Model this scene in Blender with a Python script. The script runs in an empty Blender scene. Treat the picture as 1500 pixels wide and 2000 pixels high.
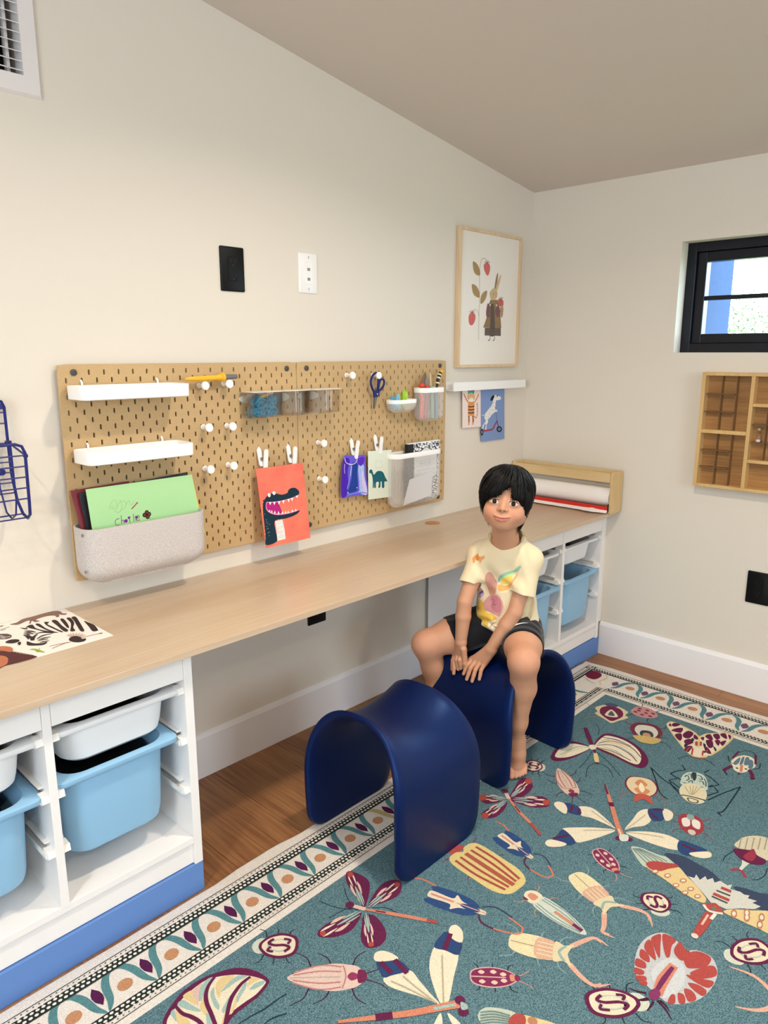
import bpy, bmesh, math, random
import numpy as np
from math import sin, cos, pi, radians, sqrt
from mathutils import Vector, Matrix
random.seed(7)
SC = bpy.context.scene
COL = SC.collection
# ---------------------------------------------------------------- camera, world, lights, exposure
cam_d = bpy.data.cameras.new('camera'); cam = bpy.data.objects.new('camera', cam_d); COL.objects.link(cam)
SC.camera = cam
cam_d.sensor_fit = 'VERTICAL'; cam_d.sensor_height = 24.0; cam_d.lens = 17.148
cam_d.clip_start = 0.02; cam_d.clip_end = 200
_a = radians(42) + .0288; _b = radians(-12) - .0041
_f = Vector((cos(_a) * cos(_b), sin(_a) * cos(_b), sin(_b)))
_r = _f.cross(Vector((0, 0, 1))).normalized(); _u = _r.cross(_f)
cam.matrix_world = Matrix(((_r.x, _u.x, -_f.x, -2.90182), (_r.y, _u.y, -_f.y, -1.86919), (_r.z, _u.z, -_f.z, 1.31384), (0, 0, 0, 1)))
SC.view_settings.view_transform = 'Standard'; SC.view_settings.look = 'None'
SC.view_settings.gamma = 1.0; SC.view_settings.use_curve_mapping = False
SC.view_settings.exposure = 0.60
W = bpy.data.worlds.new('sky'); SC.world = W; W.use_nodes = True
W.node_tree.nodes['Background'].inputs[0].default_value = (0.72, 0.87, 1.0, 1)
W.node_tree.nodes['Background'].inputs[1].default_value = 9.0

def area(name, loc, to, sx, sy, power, col, portal=False, shape='RECTANGLE', spread=180):
    L = bpy.data.lights.new(name, 'AREA'); L.shape = shape; L.size = sx; L.size_y = sy
    L.energy = power; L.color = col; L.spread = radians(spread)
    o = bpy.data.objects.new(name, L); COL.objects.link(o); o.location = loc
    o.rotation_euler = (Vector(to) - Vector(loc)).to_track_quat('-Z', 'Y').to_euler()
    if portal: L.cycles.is_portal = True
    return o
sun_d = bpy.data.lights.new('sun', 'SUN'); sun_d.energy = 6; sun_d.angle = .01; sun_d.color = (1, .95, .85)
sun = bpy.data.objects.new('sun', sun_d); COL.objects.link(sun); sun.location = (2, -6, 6)
sun.rotation_euler = Vector((.75, .42, -.7)).to_track_quat('-Z', 'Y').to_euler()
# daylight through the window in view and two unseen windows added behind the camera
area('window_portal', (.16, -1.28, 1.52), (-1, -1.28, 1.52), 1.24, .42, 1, (1, 1, 1), portal=True)
area('window_portal', (-2.0, -4.25, 1.45), (-2.0, 0, 1.45), 1.3, 1.0, 1, (1, 1, 1), portal=True)
area('window_portal', (-5.05, -2.0, 1.45), (0, -2.0, 1.45), 1.5, 1.2, 1, (1, 1, 1), portal=True)

# ---------------------------------------------------------------- helpers
def lin(h):
    h = h.lstrip('#'); v = [int(h[i:i + 2], 16) / 255 for i in (0, 2, 4)]
    return tuple(c / 12.92 if c <= .04045 else ((c + .055) / 1.055) ** 2.4 for c in v)
_mats = {}
def mat(name, col, rough=.5, spec=.5, noise=0, nscale=40, bump=0, bscale=200, stretch=(1, 1, 1), col2=None, metal=0, sheen=0, coat=0, emit=0, trans=0, alpha=1, attr=None, detail=4, thr=None, sss=0):
    if name in _mats: return _mats[name]
    m = bpy.data.materials.new(name); m.use_nodes = True; nt = m.node_tree; b = nt.nodes['Principled BSDF']
    c = lin(col) if isinstance(col, str) else col
    b.inputs['Base Color'].default_value = (*c, 1); b.inputs['Roughness'].default_value = rough
    b.inputs['Specular IOR Level'].default_value = spec; b.inputs['Metallic'].default_value = metal
    b.inputs['Sheen Weight'].default_value = sheen; b.inputs['Coat Weight'].default_value = coat
    b.inputs['Transmission Weight'].default_value = trans; b.inputs['Alpha'].default_value = alpha
    if sss:
        b.inputs['Subsurface Weight'].default_value = sss; b.inputs['Subsurface Radius'].default_value = (.012, .005, .003); b.inputs['Subsurface Scale'].default_value = .5
    src = None
    if attr:
        a = nt.nodes.new('ShaderNodeVertexColor'); a.layer_name = attr; src = a.outputs['Color']
    if noise or bump:
        tc = nt.nodes.new('ShaderNodeTexCoord'); mp = nt.nodes.new('ShaderNodeMapping')
        mp.inputs['Scale'].default_value = stretch; nt.links.new(tc.outputs['Object'], mp.inputs['Vector'])
    if noise:
        n = nt.nodes.new('ShaderNodeTexNoise'); n.inputs['Scale'].default_value = nscale; n.inputs['Detail'].default_value = detail
        nt.links.new(mp.outputs[0], n.inputs['Vector'])
        r = nt.nodes.new('ShaderNodeMapRange'); lo, hi = thr or (.3, .7)
        r.inputs['From Min'].default_value = lo; r.inputs['From Max'].default_value = hi
        nt.links.new(n.outputs['Fac'], r.inputs['Value'])
        mx = nt.nodes.new('ShaderNodeMix'); mx.data_type = 'RGBA'
        nt.links.new(r.outputs[0], mx.inputs[0])
        if src is not None:
            hs = nt.nodes.new('ShaderNodeHueSaturation'); hs.inputs['Value'].default_value = 1 - noise
            nt.links.new(src, hs.inputs['Color']); nt.links.new(hs.outputs[0], mx.inputs[6]); nt.links.new(src, mx.inputs[7])
        else:
            c2 = (lin(col2) if isinstance(col2, str) else col2) if col2 else tuple(x * (1 - noise) for x in c)
            mx.inputs[6].default_value = (*c2, 1); mx.inputs[7].default_value = (*c, 1)
        src = mx.outputs[2]
    if src is not None: nt.links.new(src, b.inputs['Base Color'])
    if bump:
        n2 = nt.nodes.new('ShaderNodeTexNoise'); n2.inputs['Scale'].default_value = bscale; n2.inputs['Detail'].default_value = 3
        nt.links.new(mp.outputs[0], n2.inputs['Vector'])
        bp = nt.nodes.new('ShaderNodeBump'); bp.inputs['Strength'].default_value = bump; bp.inputs['Distance'].default_value = .004
        nt.links.new(n2.outputs['Fac'], bp.inputs['Height']); nt.links.new(bp.outputs[0], b.inputs['Normal'])
    if emit:
        b.inputs['Emission Color'].default_value = (*c, 1); b.inputs['Emission Strength'].default_value = emit
    _mats[name] = m
    return m
def wood(name, c1, c2, axis='X', scale=6, rough=.45, bump=.05, fine=.25, sheen=0, noise2=3.0):
    if name in _mats: return _mats[name]
    m = bpy.data.materials.new(name); m.use_nodes = True; nt = m.node_tree; b = nt.nodes['Principled BSDF']
    L = nt.links.new; N = nt.nodes.new
    tc = N('ShaderNodeTexCoord'); mp = N('ShaderNodeMapping'); L(tc.outputs['Object'], mp.inputs[0])
    s = {'X': (.12, 1, 1), 'Y': (1, .12, 1), 'Z': (1, 1, .12)}[axis]; mp.inputs['Scale'].default_value = s
    n1 = N('ShaderNodeTexNoise'); n1.inputs['Scale'].default_value = scale; n1.inputs['Detail'].default_value = 2; n1.inputs['Distortion'].default_value = .6
    L(mp.outputs[0], n1.inputs['Vector'])
    mul = N('ShaderNodeMath'); mul.operation = 'MULTIPLY'; mul.inputs[1].default_value = noise2 * 6; L(n1.outputs['Fac'], mul.inputs[0])
    sn = N('ShaderNodeMath'); sn.operation = 'SINE'; L(mul.outputs[0], sn.inputs[0])
    n2 = N('ShaderNodeTexNoise'); n2.inputs['Scale'].default_value = scale * 22; n2.inputs['Detail'].default_value = 4
    mp2 = N('ShaderNodeMapping'); mp2.inputs['Scale'].default_value = tuple(x if x == 1 else .04 for x in s); L(tc.outputs['Object'], mp2.inputs[0]); L(mp2.outputs[0], n2.inputs['Vector'])
    ad = N('ShaderNodeMath'); ad.operation = 'MULTIPLY_ADD'; ad.inputs[1].default_value = .22; ad.inputs[2].default_value = .5; L(sn.outputs[0], ad.inputs[0])
    ad2 = N('ShaderNodeMath'); ad2.operation = 'MULTIPLY_ADD'; ad2.inputs[1].default_value = fine * 4; L(n2.outputs['Fac'], ad2.inputs[0])
    sb = N('ShaderNodeMath'); sb.operation = 'SUBTRACT'; sb.inputs[1].default_value = fine * 2; L(ad.outputs[0], sb.inputs[0]); L(sb.outputs[0], ad2.inputs[2])
    mx = N('ShaderNodeMix'); mx.data_type = 'RGBA'; mx.inputs[6].default_value = (*lin(c1), 1); mx.inputs[7].default_value = (*lin(c2), 1)
    L(ad2.outputs[0], mx.inputs[0]); L(mx.outputs[2], b.inputs['Base Color'])
    b.inputs['Roughness'].default_value = rough
    if bump:
        bp = N('ShaderNodeBump'); bp.inputs['Strength'].default_value = bump; bp.inputs['Distance'].default_value = .003
        L(n2.outputs['Fac'], bp.inputs['Height']); L(bp.outputs[0], b.inputs['Normal'])
    _mats[name] = m
    return m

_loc = {}
def tag(o, label=None, cat=None, group=None, kind=None):
    if label: o['label'] = label
    if cat: o['category'] = cat
    if group: o['group'] = group
    if kind: o['kind'] = kind
    return o
def thing(name, label, cat, loc, group=None):
    o = bpy.data.objects.new(name, None); o.empty_display_size = .05; COL.objects.link(o); o.location = loc
    _loc[o.name] = Vector(loc); return tag(o, label, cat, group)
def root_of(o):
    while o.parent: o = o.parent
    return o
class MB:
    def __init__(s): s.v = []; s.f = []; s.m = []; s.cur = 0
    def mat(s, i): s.cur = i; return s
    def add(s, vs, fs):
        n = len(s.v); s.v += [tuple(p) for p in vs]; s.f += [tuple(n + i for i in f) for f in fs]; s.m += [s.cur] * len(fs); return s
    def box(s, x0, x1, y0, y1, z0, z1):
        v = [(x, y, z) for x in (x0, x1) for y in (y0, y1) for z in (z0, z1)]
        return s.add(v, [(0, 1, 3, 2), (4, 6, 7, 5), (0, 4, 5, 1), (2, 3, 7, 6), (0, 2, 6, 4), (1, 5, 7, 3)])
    def loft(s, rings, cap0=True, cap1=True, closed=True):
        n = len(rings[0]); v = [p for r in rings for p in r]; f = []
        for i in range(len(rings) - 1):
            for j in range(n if closed else n - 1):
                k = (j + 1) % n; f.append((i * n + j, i * n + k, (i + 1) * n + k, (i + 1) * n + j))
        if cap0: f.append(tuple(range(n - 1, -1, -1)))
        if cap1: f.append(tuple(range((len(rings) - 1) * n, len(rings) * n)))
        return s.add(v, f)
    def tube(s, pts, r, n=10, caps=True, flat=1.0):
        P = [Vector(p) for p in pts]; R = r if isinstance(r, (list, tuple)) else [r] * len(P); rings = []
        t0 = (P[1] - P[0]).normalized(); up = Vector((0, 0, 1)) if abs(t0.z) < .9 else Vector((1, 0, 0)); a = t0.cross(up).normalized()
        for i, p in enumerate(P):
            t = (P[min(i + 1, len(P) - 1)] - P[max(i - 1, 0)]).normalized()
            a = (a - t * a.dot(t)).normalized(); b = t.cross(a)
            rings.append([p + (a * cos(2 * pi * j / n) + b * sin(2 * pi * j / n) * flat) * R[i] for j in range(n)])
        return s.loft(rings, caps, caps)
    def lathe(s, c, prof, n=20, axis='Z'):
        c = Vector(c); rings = []
        for r, h in prof:
            ring = []
            for j in range(n):
                a = 2 * pi * j / n
                q = {'Z': (r * cos(a), r * sin(a), h), 'Y': (r * sin(a), h, r * cos(a)), 'X': (h, r * cos(a), r * sin(a))}[axis]
                ring.append(c + Vector(q))
            rings.append(ring)
        return s.loft(rings)
    def ball(s, c, r, n=10, m=7, sc=(1, 1, 1)):
        rings = [[(c[0] + r * sc[0] * sin(pi * i / m) * cos(2 * pi * j / n), c[1] + r * sc[1] * sin(pi * i / m) * sin(2 * pi * j / n), c[2] - r * sc[2] * cos(pi * i / m)) for j in range(n)] for i in range(1, m)]
        return s.loft(rings)
    def prism(s, pts, d):           # polygon (3D points) extruded along d
        d = Vector(d); n = len(pts)
        a = [Vector(p) for p in pts]; b = [p + d for p in a]
        return s.add(a + b, [tuple(range(n - 1, -1, -1)), tuple(range(n, 2 * n))] + [(i, (i + 1) % n, n + (i + 1) % n, n + i) for i in range(n)])
    def build(s, name, mats, parent=None, smooth=False, bevel=0, seg=2, loc=None, recalc=True, angle=40):
        me = bpy.data.meshes.new(name)
        off = Vector((0, 0, 0))
        if parent is not None: off = _loc[root_of(parent).name]
        elif loc is not None: off = Vector(loc)
        me.from_pydata([tuple(Vector(p) - off) for p in s.v], [], s.f)
        if not isinstance(mats, (list, tuple)): mats = [mats]
        for m in mats: me.materials.append(m)
        if len(mats) > 1: me.polygons.foreach_set('material_index', s.m)
        if recalc:
            bm = bmesh.new(); bm.from_mesh(me); bmesh.ops.recalc_face_normals(bm, faces=bm.faces); bm.to_mesh(me); bm.free()
        o = bpy.data.objects.new(name, me); COL.objects.link(o)
        if parent is not None: o.parent = parent
        elif loc is not None: o.location = loc
        _loc[o.name] = Vector(loc) if loc is not None else Vector((0, 0, 0))
        if smooth or bevel:
            me.polygons.foreach_set('use_smooth', [True] * len(me.polygons))
            if smooth != 'all' and not bevel:
                try: me.set_sharp_from_angle(angle=radians(angle))
                except Exception: pass
        if bevel:
            b = o.modifiers.new('bevel', 'BEVEL'); b.width = bevel; b.segments = seg; b.limit_method = 'ANGLE'; b.angle_limit = radians(40); b.harden_normals = True
        return o
def dup(root, loc, label=None, group=None):
    r = root.copy(); COL.objects.link(r); r.location = loc; _loc[r.name] = Vector(loc)
    if label: r['label'] = label
    if group: r['group'] = group
    for ch in list(root.children):
        c = ch.copy(); COL.objects.link(c); c.parent = r
        for g in list(ch.children):
            d = g.copy(); COL.objects.link(d); d.parent = c
    return r
def rr(cx, cy, w, d, r, n=6):       # rounded rectangle outline, counter-clockwise
    o = []; r = min(r, w / 2 - 1e-5, d / 2 - 1e-5)
    for k, (sx, sy) in enumerate(((1, 1), (-1, 1), (-1, -1), (1, -1))):
        for i in range(n + 1):
            a = pi / 2 * k + pi / 2 * i / n
            o.append((cx + sx * (w / 2 - r) + r * cos(a), cy + sy * (d / 2 - r) + r * sin(a)))
    return o
def cr(pts, n=6, closed=True):      # Catmull-Rom through 2D points
    P = [np.array(p, float) for p in pts]; o = []; m = len(P)
    for i in range(m if closed else m - 1):
        if closed: a, b, c, d = P[i - 1], P[i], P[(i + 1) % m], P[(i + 2) % m]
        else: a, b, c, d = P[max(i - 1, 0)], P[i], P[i + 1], P[min(i + 2, m - 1)]
        for k in range(n):
            t = k / n; o.append(tuple(.5 * (2 * b + (c - a) * t + (2 * a - 5 * b + 4 * c - d) * t * t + (3 * b - a - 3 * c + d) * t ** 3)))
    if not closed: o.append(tuple(P[-1]))
    return o
def ell(cx, cy, rx, ry, rot=0, n=16):
    c, s = cos(rot), sin(rot)
    return [(cx + rx * cos(a) * c - ry * sin(a) * s, cy + rx * cos(a) * s + ry * sin(a) * c) for a in [2 * pi * i / n for i in range(n)]]
def stroke(pts, w, smooth=4):       # tapered or constant ribbon along a 2D path
    if smooth and len(pts) > 2: pts = cr(pts, smooth, False)
    n = len(pts); P = [np.array(p, float) for p in pts]
    if callable(w): ws = [w(i / (n - 1)) for i in range(n)]
    elif isinstance(w, (tuple, list)): ws = list(np.interp(np.linspace(0, 1, n), np.linspace(0, 1, len(w)), w))
    else: ws = [w] * n
    A = []; B = []
    for i in range(n):
        t = P[min(i + 1, n - 1)] - P[max(i - 1, 0)]; t = t / (np.linalg.norm(t) + 1e-12); q = np.array([-t[1], t[0]]) * ws[i] / 2
        A.append(tuple(P[i] + q)); B.append(tuple(P[i] - q))
    return A + B[::-1]
class Art:                          # flat print: coloured shapes laid one over the other on a plane
    def __init__(s, O, U, V, lift=.00012):
        s.O = Vector(O); s.U = Vector(U); s.V = Vector(V); s.N = s.U.cross(s.V).normalized(); s.mb = MB(); s.mats = []; s.l = lift; s.k = 0
    def put(s, poly, m, layer=1):
        if m not in s.mats: s.mats.append(m)
        s.k += 1; layer += s.k * 2.5e-6 / s.l
        ar = sum(poly[i - 1][0] * poly[i][1] - poly[i][0] * poly[i - 1][1] for i in range(len(poly)))
        if ar < 0: poly = poly[::-1]
        s.mb.mat(s.mats.index(m)).add([s.O + s.U * a + s.V * b + s.N * s.l * layer for a, b in poly], [tuple(range(len(poly)))])
    def build(s, name, parent): return s.mb.build(name, s.mats, parent, recalc=False)
INK = {}
def ink(col, rough=.7):
    if col not in INK: INK[col] = mat('ink ' + col, col, rough, .2, noise=.12, nscale=60)
    return INK[col]
# ---------------------------------------------------------------- room
M_wall = mat('wall paint', '#e1d8ca', .75, .3, bump=.03, bscale=350)
M_ceil = mat('ceiling paint', '#d6cbc1', .85, .2)
M_trim = mat('trim paint', '#f1eeee', .4, .4)
M_glass = None
def struct(o): o['kind'] = 'structure'; return o
def ceil_z(x): return 1.993 - .1466 * x
XB, YN = -5.0, -4.2
fl = struct(MB().box(XB - .1, .1, YN - .1, .1, -.1, -.006).build('floor', mat('subfloor', '#5a3f28', .8)))
M_oak = wood('oak floor', '#764728', '#ac7a4c', 'Y', 5, .42, .25, .42)
ph = 0
for i in range(26):
    x0 = .13 - .2085 * (i + 1); ys = [.0]
    ph = (ph + .53) % 1.0
    y = -.413 if i == 10 else -.35 - ph * 1.2
    while ys[-1] > YN:
        ys.append(max(y, YN)); y -= 1.5
    for a, b in zip(ys, ys[1:]):
        if x0 + .207 < XB or x0 > 0: continue
        mb = MB().box(max(x0, XB) + .0003, min(x0 + .2085, 0) - .0003, b + .0003, a - .0003, -.006, random.uniform(-.0004, 0))
        p = mb.build('plank', M_oak, fl, bevel=.0008, seg=1)
def wall_rect_holes(o, axis, at, th, u0, u1, ztop, holes):
    pass
T = .14
# wall_left behind the desk, with a chase behind the air grille
wl = MB()
def quadbox(mb, x0, x1, y0, y1, z0a, z1a, z0b, z1b):   # box in x whose top slopes
    v = [(x0, y0, z0a), (x0, y0, z1a), (x0, y1, z0a), (x0, y1, z1a), (x1, y0, z0b), (x1, y0, z1b), (x1, y1, z0b), (x1, y1, z1b)]
    mb.add(v, [(0, 1, 3, 2), (4, 6, 7, 5), (0, 4, 5, 1), (2, 3, 7, 6), (0, 2, 6, 4), (1, 5, 7, 3)])
gx0, gx1, gz0, gz1 = -2.52, -2.136, 1.934, 2.26
quadbox(wl, XB, gx0, 0, T, 0, ceil_z(XB), 0, ceil_z(gx0)); quadbox(wl, gx1, 0, 0, T, 0, ceil_z(gx1), 0, ceil_z(0))
wl.box(gx0, gx1, 0, T, 0, gz0); quadbox(wl, gx0, gx1, 0, T, gz1, ceil_z(gx0), gz1, ceil_z(gx1))
wl.box(gx0, gx1, T - .01, T, gz0, gz1)
struct(wl.build('wall_left', [M_wall]))
WY0, WY1, WZ0, WZ1 = -1.9, -.665, 1.317, 1.728
mb = MB()
mb.box(0, T, WY1, T, 0, ceil_z(0)); mb.box(0, T, YN, WY0, 0, ceil_z(0)); mb.box(0, T, WY0, WY1, 0, WZ0); mb.box(0, T, WY0, WY1, WZ1, ceil_z(0))
struct(mb.build('wall_right', M_wall))
mb = MB()                               # wall behind the camera, one wide window added for daylight
def nearwall(a, b, z0, z1f=None):
    quadbox(mb, a, b, YN - T, YN, z0, z1f if z1f else ceil_z(a), z0, z1f if z1f else ceil_z(b))
nearwall(XB, -2.65, 0); nearwall(-1.35, 0, 0); nearwall(-2.65, -1.35, 0, .95); nearwall(-2.65, -1.35, 1.95)
struct(mb.build('wall_near', M_wall))
mb = MB(); h = ceil_z(XB)
mb.box(XB - T, XB, -1.25, T, 0, h); mb.box(XB - T, XB, YN - T, -2.75, 0, h); mb.box(XB - T, XB, -2.75, -1.25, 0, .85); mb.box(XB - T, XB, -2.75, -1.25, 2.05, h)  # opening for the second added daylight window
struct(mb.build('wall_back', M_wall))
mb = MB()
quadbox(mb, XB - T, T, YN - T, T, ceil_z(XB - T), ceil_z(XB - T) + .1, ceil_z(T), ceil_z(T) + .1)
struct(mb.build('ceiling', M_ceil))
# baseboards with a small cap
def base(name, x0, x1, y0, y1, along):
    mb = MB()
    if along == 'x': prof = [(0, 0), (-.015, 0), (-.015, .134), (-.010, .144), (-.004, .148), (0, .148)]; mb.prism([(x0, a, z) for a, z in prof], (x1 - x0, 0, 0))
    else: prof = [(0, 0), (-.015, 0), (-.015, .134), (-.010, .144), (-.004, .148), (0, .148)]; mb.prism([(a, y0, z) for a, z in prof], (0, y1 - y0, 0))
    return struct(mb.build(name, M_trim))
base('baseboard_left', -2.045, -.715, 0, 0, 'x')
base('baseboard_right', 0, 0, -.44, YN, 'y')
struct(MB().box(-.0285, -.0005, -.436, -.42, .148, .642).build('trim_1', mat('unit white', '#f3efec', .35, .4), bevel=.001))
# window_1 : dark metal casement, two panes one over the other
M_dark = mat('window black', '#050b18', .28, .35)
M_glass = bpy.data.materials.new('window glass'); M_glass.use_nodes = True
nt = M_glass.node_tree; nt.nodes.clear(); out = nt.nodes.new('ShaderNodeOutputMaterial'); mixs = nt.nodes.new('ShaderNodeMixShader'); tr = nt.nodes.new('ShaderNodeBsdfTransparent'); gl = nt.nodes.new('ShaderNodeBsdfGlossy')
gl.inputs['Roughness'].default_value = .02; tr.inputs[0].default_value = (.93, .97, .97, 1); mixs.inputs[0].default_value = .05
nt.links.new(tr.outputs[0], mixs.inputs[1]); nt.links.new(gl.outputs[0], mixs.inputs[2]); nt.links.new(mixs.outputs[0], out.inputs[0])
w = bpy.data.objects.new('window_1', None); COL.objects.link(w); w.location = (.1, -1.28, 1.52); _loc['window_1'] = Vector(w.location); struct(w)
def ring(mb, x0, x1, y0, y1, z0, z1, t):
    mb.box(x0, x1, y0, y0 + t, z0, z1); mb.box(x0, x1, y1 - t, y1, z0, z1); mb.box(x0, x1, y0 + t, y1 - t, z0, z0 + t); mb.box(x0, x1, y0 + t, y1 - t, z1 - t, z1)
ym = (WY0 + WY1) / 2
mb = MB(); ring(mb, .062, .13, WY0 - .002, WY1 + .002, WZ0 - .002, WZ1 + .002, .037); mb.build('window_frame', M_dark, w, bevel=.002)
for k, (a, b) in enumerate(((ym - .001, WY1 - .0345), (WY0 + .0345, ym + .001))):
    mb = MB(); ring(mb, .078, .122, a, b, WZ0 + .0345, WZ1 - .0345, .0365); mb.build('sash', M_dark, w, bevel=.003)
    zc = (WZ0 + WZ1) / 2
    MB().box(.088, .112, a + .034, b - .034, zc - .008, zc + .008).build('muntin', M_dark, w, bevel=.002)
    for z0, z1 in ((WZ0 + .071, zc - .008), (zc + .008, WZ1 - .071)):
        MB().box(.098, .102, a + .034, b - .034, z0, z1).build('pane', M_glass, w)
for n, (x0, x1, y0, y1, z0, z1) in enumerate(((-2.65, -1.35, YN - .1, YN - .04, .95, 1.95), (XB - .1, XB - .04, -2.75, -1.25, .85, 2.05))):
    mb = MB(); t = .05
    if n == 0:
        mb.box(x0, x0 + t, y0, y1, z0, z1); mb.box(x1 - t, x1, y0, y1, z0, z1); mb.box(x0 + t, x1 - t, y0, y1, z0, z0 + t); mb.box(x0 + t, x1 - t, y0, y1, z1 - t, z1); mb.box(-2.02, -1.98, y0, y1, z0 + t, z1 - t)
    else: ring(mb, x0, x1, y0, y1, z0, z1, t)
    struct(mb.build('window_%d' % (n + 2), M_dark))  # both windows are added out of view to supply daylight
# outside the window: stucco pier, ground, hedge trees
struct(MB().box(.142, .5, -.69, -.3, -.4, 3.0).build('trim_2', mat('grey blue stucco', '#33496f', .9, .1, bump=.3, bscale=300)))
struct(MB().box(.3, 30, -15, 15, -.6, -.4).build('ground', mat('lawn', '#7d8f55', .95, .1, noise=.4, nscale=3)))
M_leaf = [mat('hedge leaf', '#46602a', .6, .3), mat('hedge leaf pale', '#6a8240', .6, .3), mat('hedge leaf dark', '#2f4a26', .6, .3)]
def tree(x, y, z, r, label, seed, n=12000):
    rng = random.Random(seed); t = thing('tree', label, 'tree', (x, y, -.4), 'trees outside the window')
    MB().tube([(x, y, -.4), (x + .05, y, z * .4), (x, y + .04, z)], [.09, .07, .04], 8).build('trunk', mat('bark', '#6b5a46', .9), t, smooth=True)
    mb = MB()
    for i in range(n):
        d = Vector((rng.gauss(0, 1), rng.gauss(0, 1), rng.gauss(0, 1))).normalized() * r * rng.uniform(.3, 1.0) ** .5
        d.z *= .95; c = Vector((x, y, z)) + d
        nrm = (d.normalized() + Vector((rng.uniform(-.6, .6), rng.uniform(-.6, .6), rng.uniform(-.3, .8)))).normalized()
        a = nrm.orthogonal().normalized(); a = Matrix.Rotation(rng.uniform(0, 6.28), 3, nrm) @ a; b = nrm.cross(a); L = rng.uniform(.010, .022); w_ = L * .45
        mb.mat(rng.randrange(3)).add([c - a * L, c + b * w_ + nrm * .01, c + a * L, c - b * w_ + nrm * .01], [(0, 1, 2, 3)])
    f = mb.build('foliage', M_leaf, t, recalc=False); f['kind'] = 'stuff'
    return t
tree(4.6, .55, 1.05, .95, 'leafy green tree nearest the blue pier outside the window', 1)
tree(5.4, -1.75, .95, 1.0, 'pale green tree seen low through the window at the photo edge', 2)
# ---------------------------------------------------------------- ceiling lamps behind the camera's view (recessed downlights)
M_lamp = mat('lamp lens', '#ffe2bd', .5, emit=18)
def downlight(x, y, power, lb):
    z = ceil_z(x)
    t = thing('ceiling_light', 'round recessed downlight in the ceiling, %s' % lb, 'ceiling light', (x, y, z), 'recessed downlights behind the camera')
    MB().lathe((x, y, z), [(.05, -.004), (.068, -.012), (.07, -.002)], 24).build('trim_ring', M_trim, t, smooth=True)
    MB().lathe((x, y, z), [(.048, -.013), (.048, -.008)], 24).build('lens', M_lamp, t)
    area('downlight', (x, y, z - .02), (x, y, 0), .1, .1, power, (1, .88, .72), shape='DISK', spread=150)
for x, y, p, lb in ((-1.6, -1.15, 9, 'over the middle of the worktop'), (-3.3, -1.15, 9, 'over the left end of the worktop'), (-1.6, -2.9, 9, 'far side, nearer the window'), (-3.3, -2.9, 9, 'far side, away from the window')): downlight(x, y, p, lb)

# ---------------------------------------------------------------- storage units, plinths, worktop
M_unit = mat('unit white', '#f3efec', .35, .4)
M_run = mat('runner white', '#f2eee8', .35, .4)
M_plinth = mat('plinth blue', '#6189c8', .5, .4)
ZU, HU, YF, YB = .082, .56, -.443, -.02
def storage_unit(xl, xr, label):
    x0, x1 = xl, xr; z1 = ZU + HU; t = thing('storage_unit', label, 'storage unit', ((xl + xr) / 2, -.23, ZU), 'open white storage units under the worktop')
    pw = .022; xm = (x0 + x1) / 2
    MB().box(x1 - pw, x1, YF, YB, ZU, z1).build('side_panel', M_unit, t, bevel=.001)
    MB().box(x0, x0 + pw, YF, YB, ZU, z1).build('side_panel', M_unit, t, bevel=.001)
    MB().box(xm - .009, xm + .009, YF + .001, YB, ZU + .07, z1 - .001).build('divider', M_unit, t, bevel=.001)
    MB().box(x0 + pw, x1 - pw, YB - .006, YB, ZU + .01, z1 - .01).build('back_panel', M_unit, t)
    MB().box(x0 + pw, x1 - pw, YF + .002, YB - .007, .140, .158).build('bottom_shelf', M_unit, t, bevel=.001)
    MB().box(x0 + pw, x1 - pw, YF + .008, YF + .022, ZU + .002, .139).build('bottom_rail', M_unit, t, bevel=.001)
    for a, b in ((x0 + pw, xm - .009), (xm + .009, x1 - pw)):
        MB().box(a + .0005, b - .0005, YF + .002, YF + .018, .572, z1).build('top_rail', M_unit, t, bevel=.001)
        for zr in (.539, .410, .282):
            for s, xx in ((1, a), (-1, b)):
                mb = MB(); p = [(0, 0), (.017, 0), (.017, .0115), (.0145, .0115), (.0145, .003), (.0, .003)]
                mb.prism([(xx + s * u, YF + .012, zr - .004 + v) for u, v in p], (0, .39, 0))
                mb.prism([(xx, YF + .028, zr + .014), (xx, YF + .008, zr + .012), (xx, YF + .003, zr - .002), (xx, YF + .012, zr - .008), (xx, YF + .03, zr - .008)], (s * .0145, 0, 0))
                mb.box(min(xx, xx + s * .011), max(xx, xx + s * .011), YF + .03, YB - .02, zr + .02, zr + .023)
                mb.build('runner', M_run, t)
    return t
U1 = (-2.728, -2.058); U2 = (-.700, -.030)
storage_unit(*U1, 'white open storage unit with bins at the left, nearest the camera')
storage_unit(*U2, 'white open storage unit with bins in the far corner behind the child')
for (a, b), lb in ((U1, 'blue plinth board under the near left storage unit'), (U2, 'blue plinth board under the far corner storage unit')):
    t = thing('plinth', lb, 'plinth', ((a + b) / 2, -.23, 0), 'blue plinths under the storage units')
    e = b if b < -1 else b + .013
    MB().box(a, e, YF + .001, YF + .019, .0, ZU - .001).build('front_board', M_plinth, t, bevel=.001)
    MB().box(b - .02, b, YF + .02, YB, .0, ZU - .001).build('side_board', M_plinth, t)
    MB().box(a, a + .02, YF + .02, YB, .0, ZU - .001).build('side_board', M_plinth, t)
M_desk = wood('maple worktop', '#b99d80', '#cfbba3', 'X', 5, .3, .02, .22, noise2=2.2)
M_edge = wood('worktop edge', '#c3a88c', '#d2bca2', 'X', 14, .4, .02, .2)
t = thing('worktop', 'long pale maple worktop running along the wall over the storage units', 'worktop', (-1.7, -.24, .642))
MB().box(-3.9, -.001, -.4815, -.0005, .6425, .6585).build('board', M_desk, t, bevel=.0012)
MB().box(-3.9, -.001, -.4835, -.4816, .6425, .6583).build('edge_band', M_edge, t, bevel=.0006)
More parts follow.
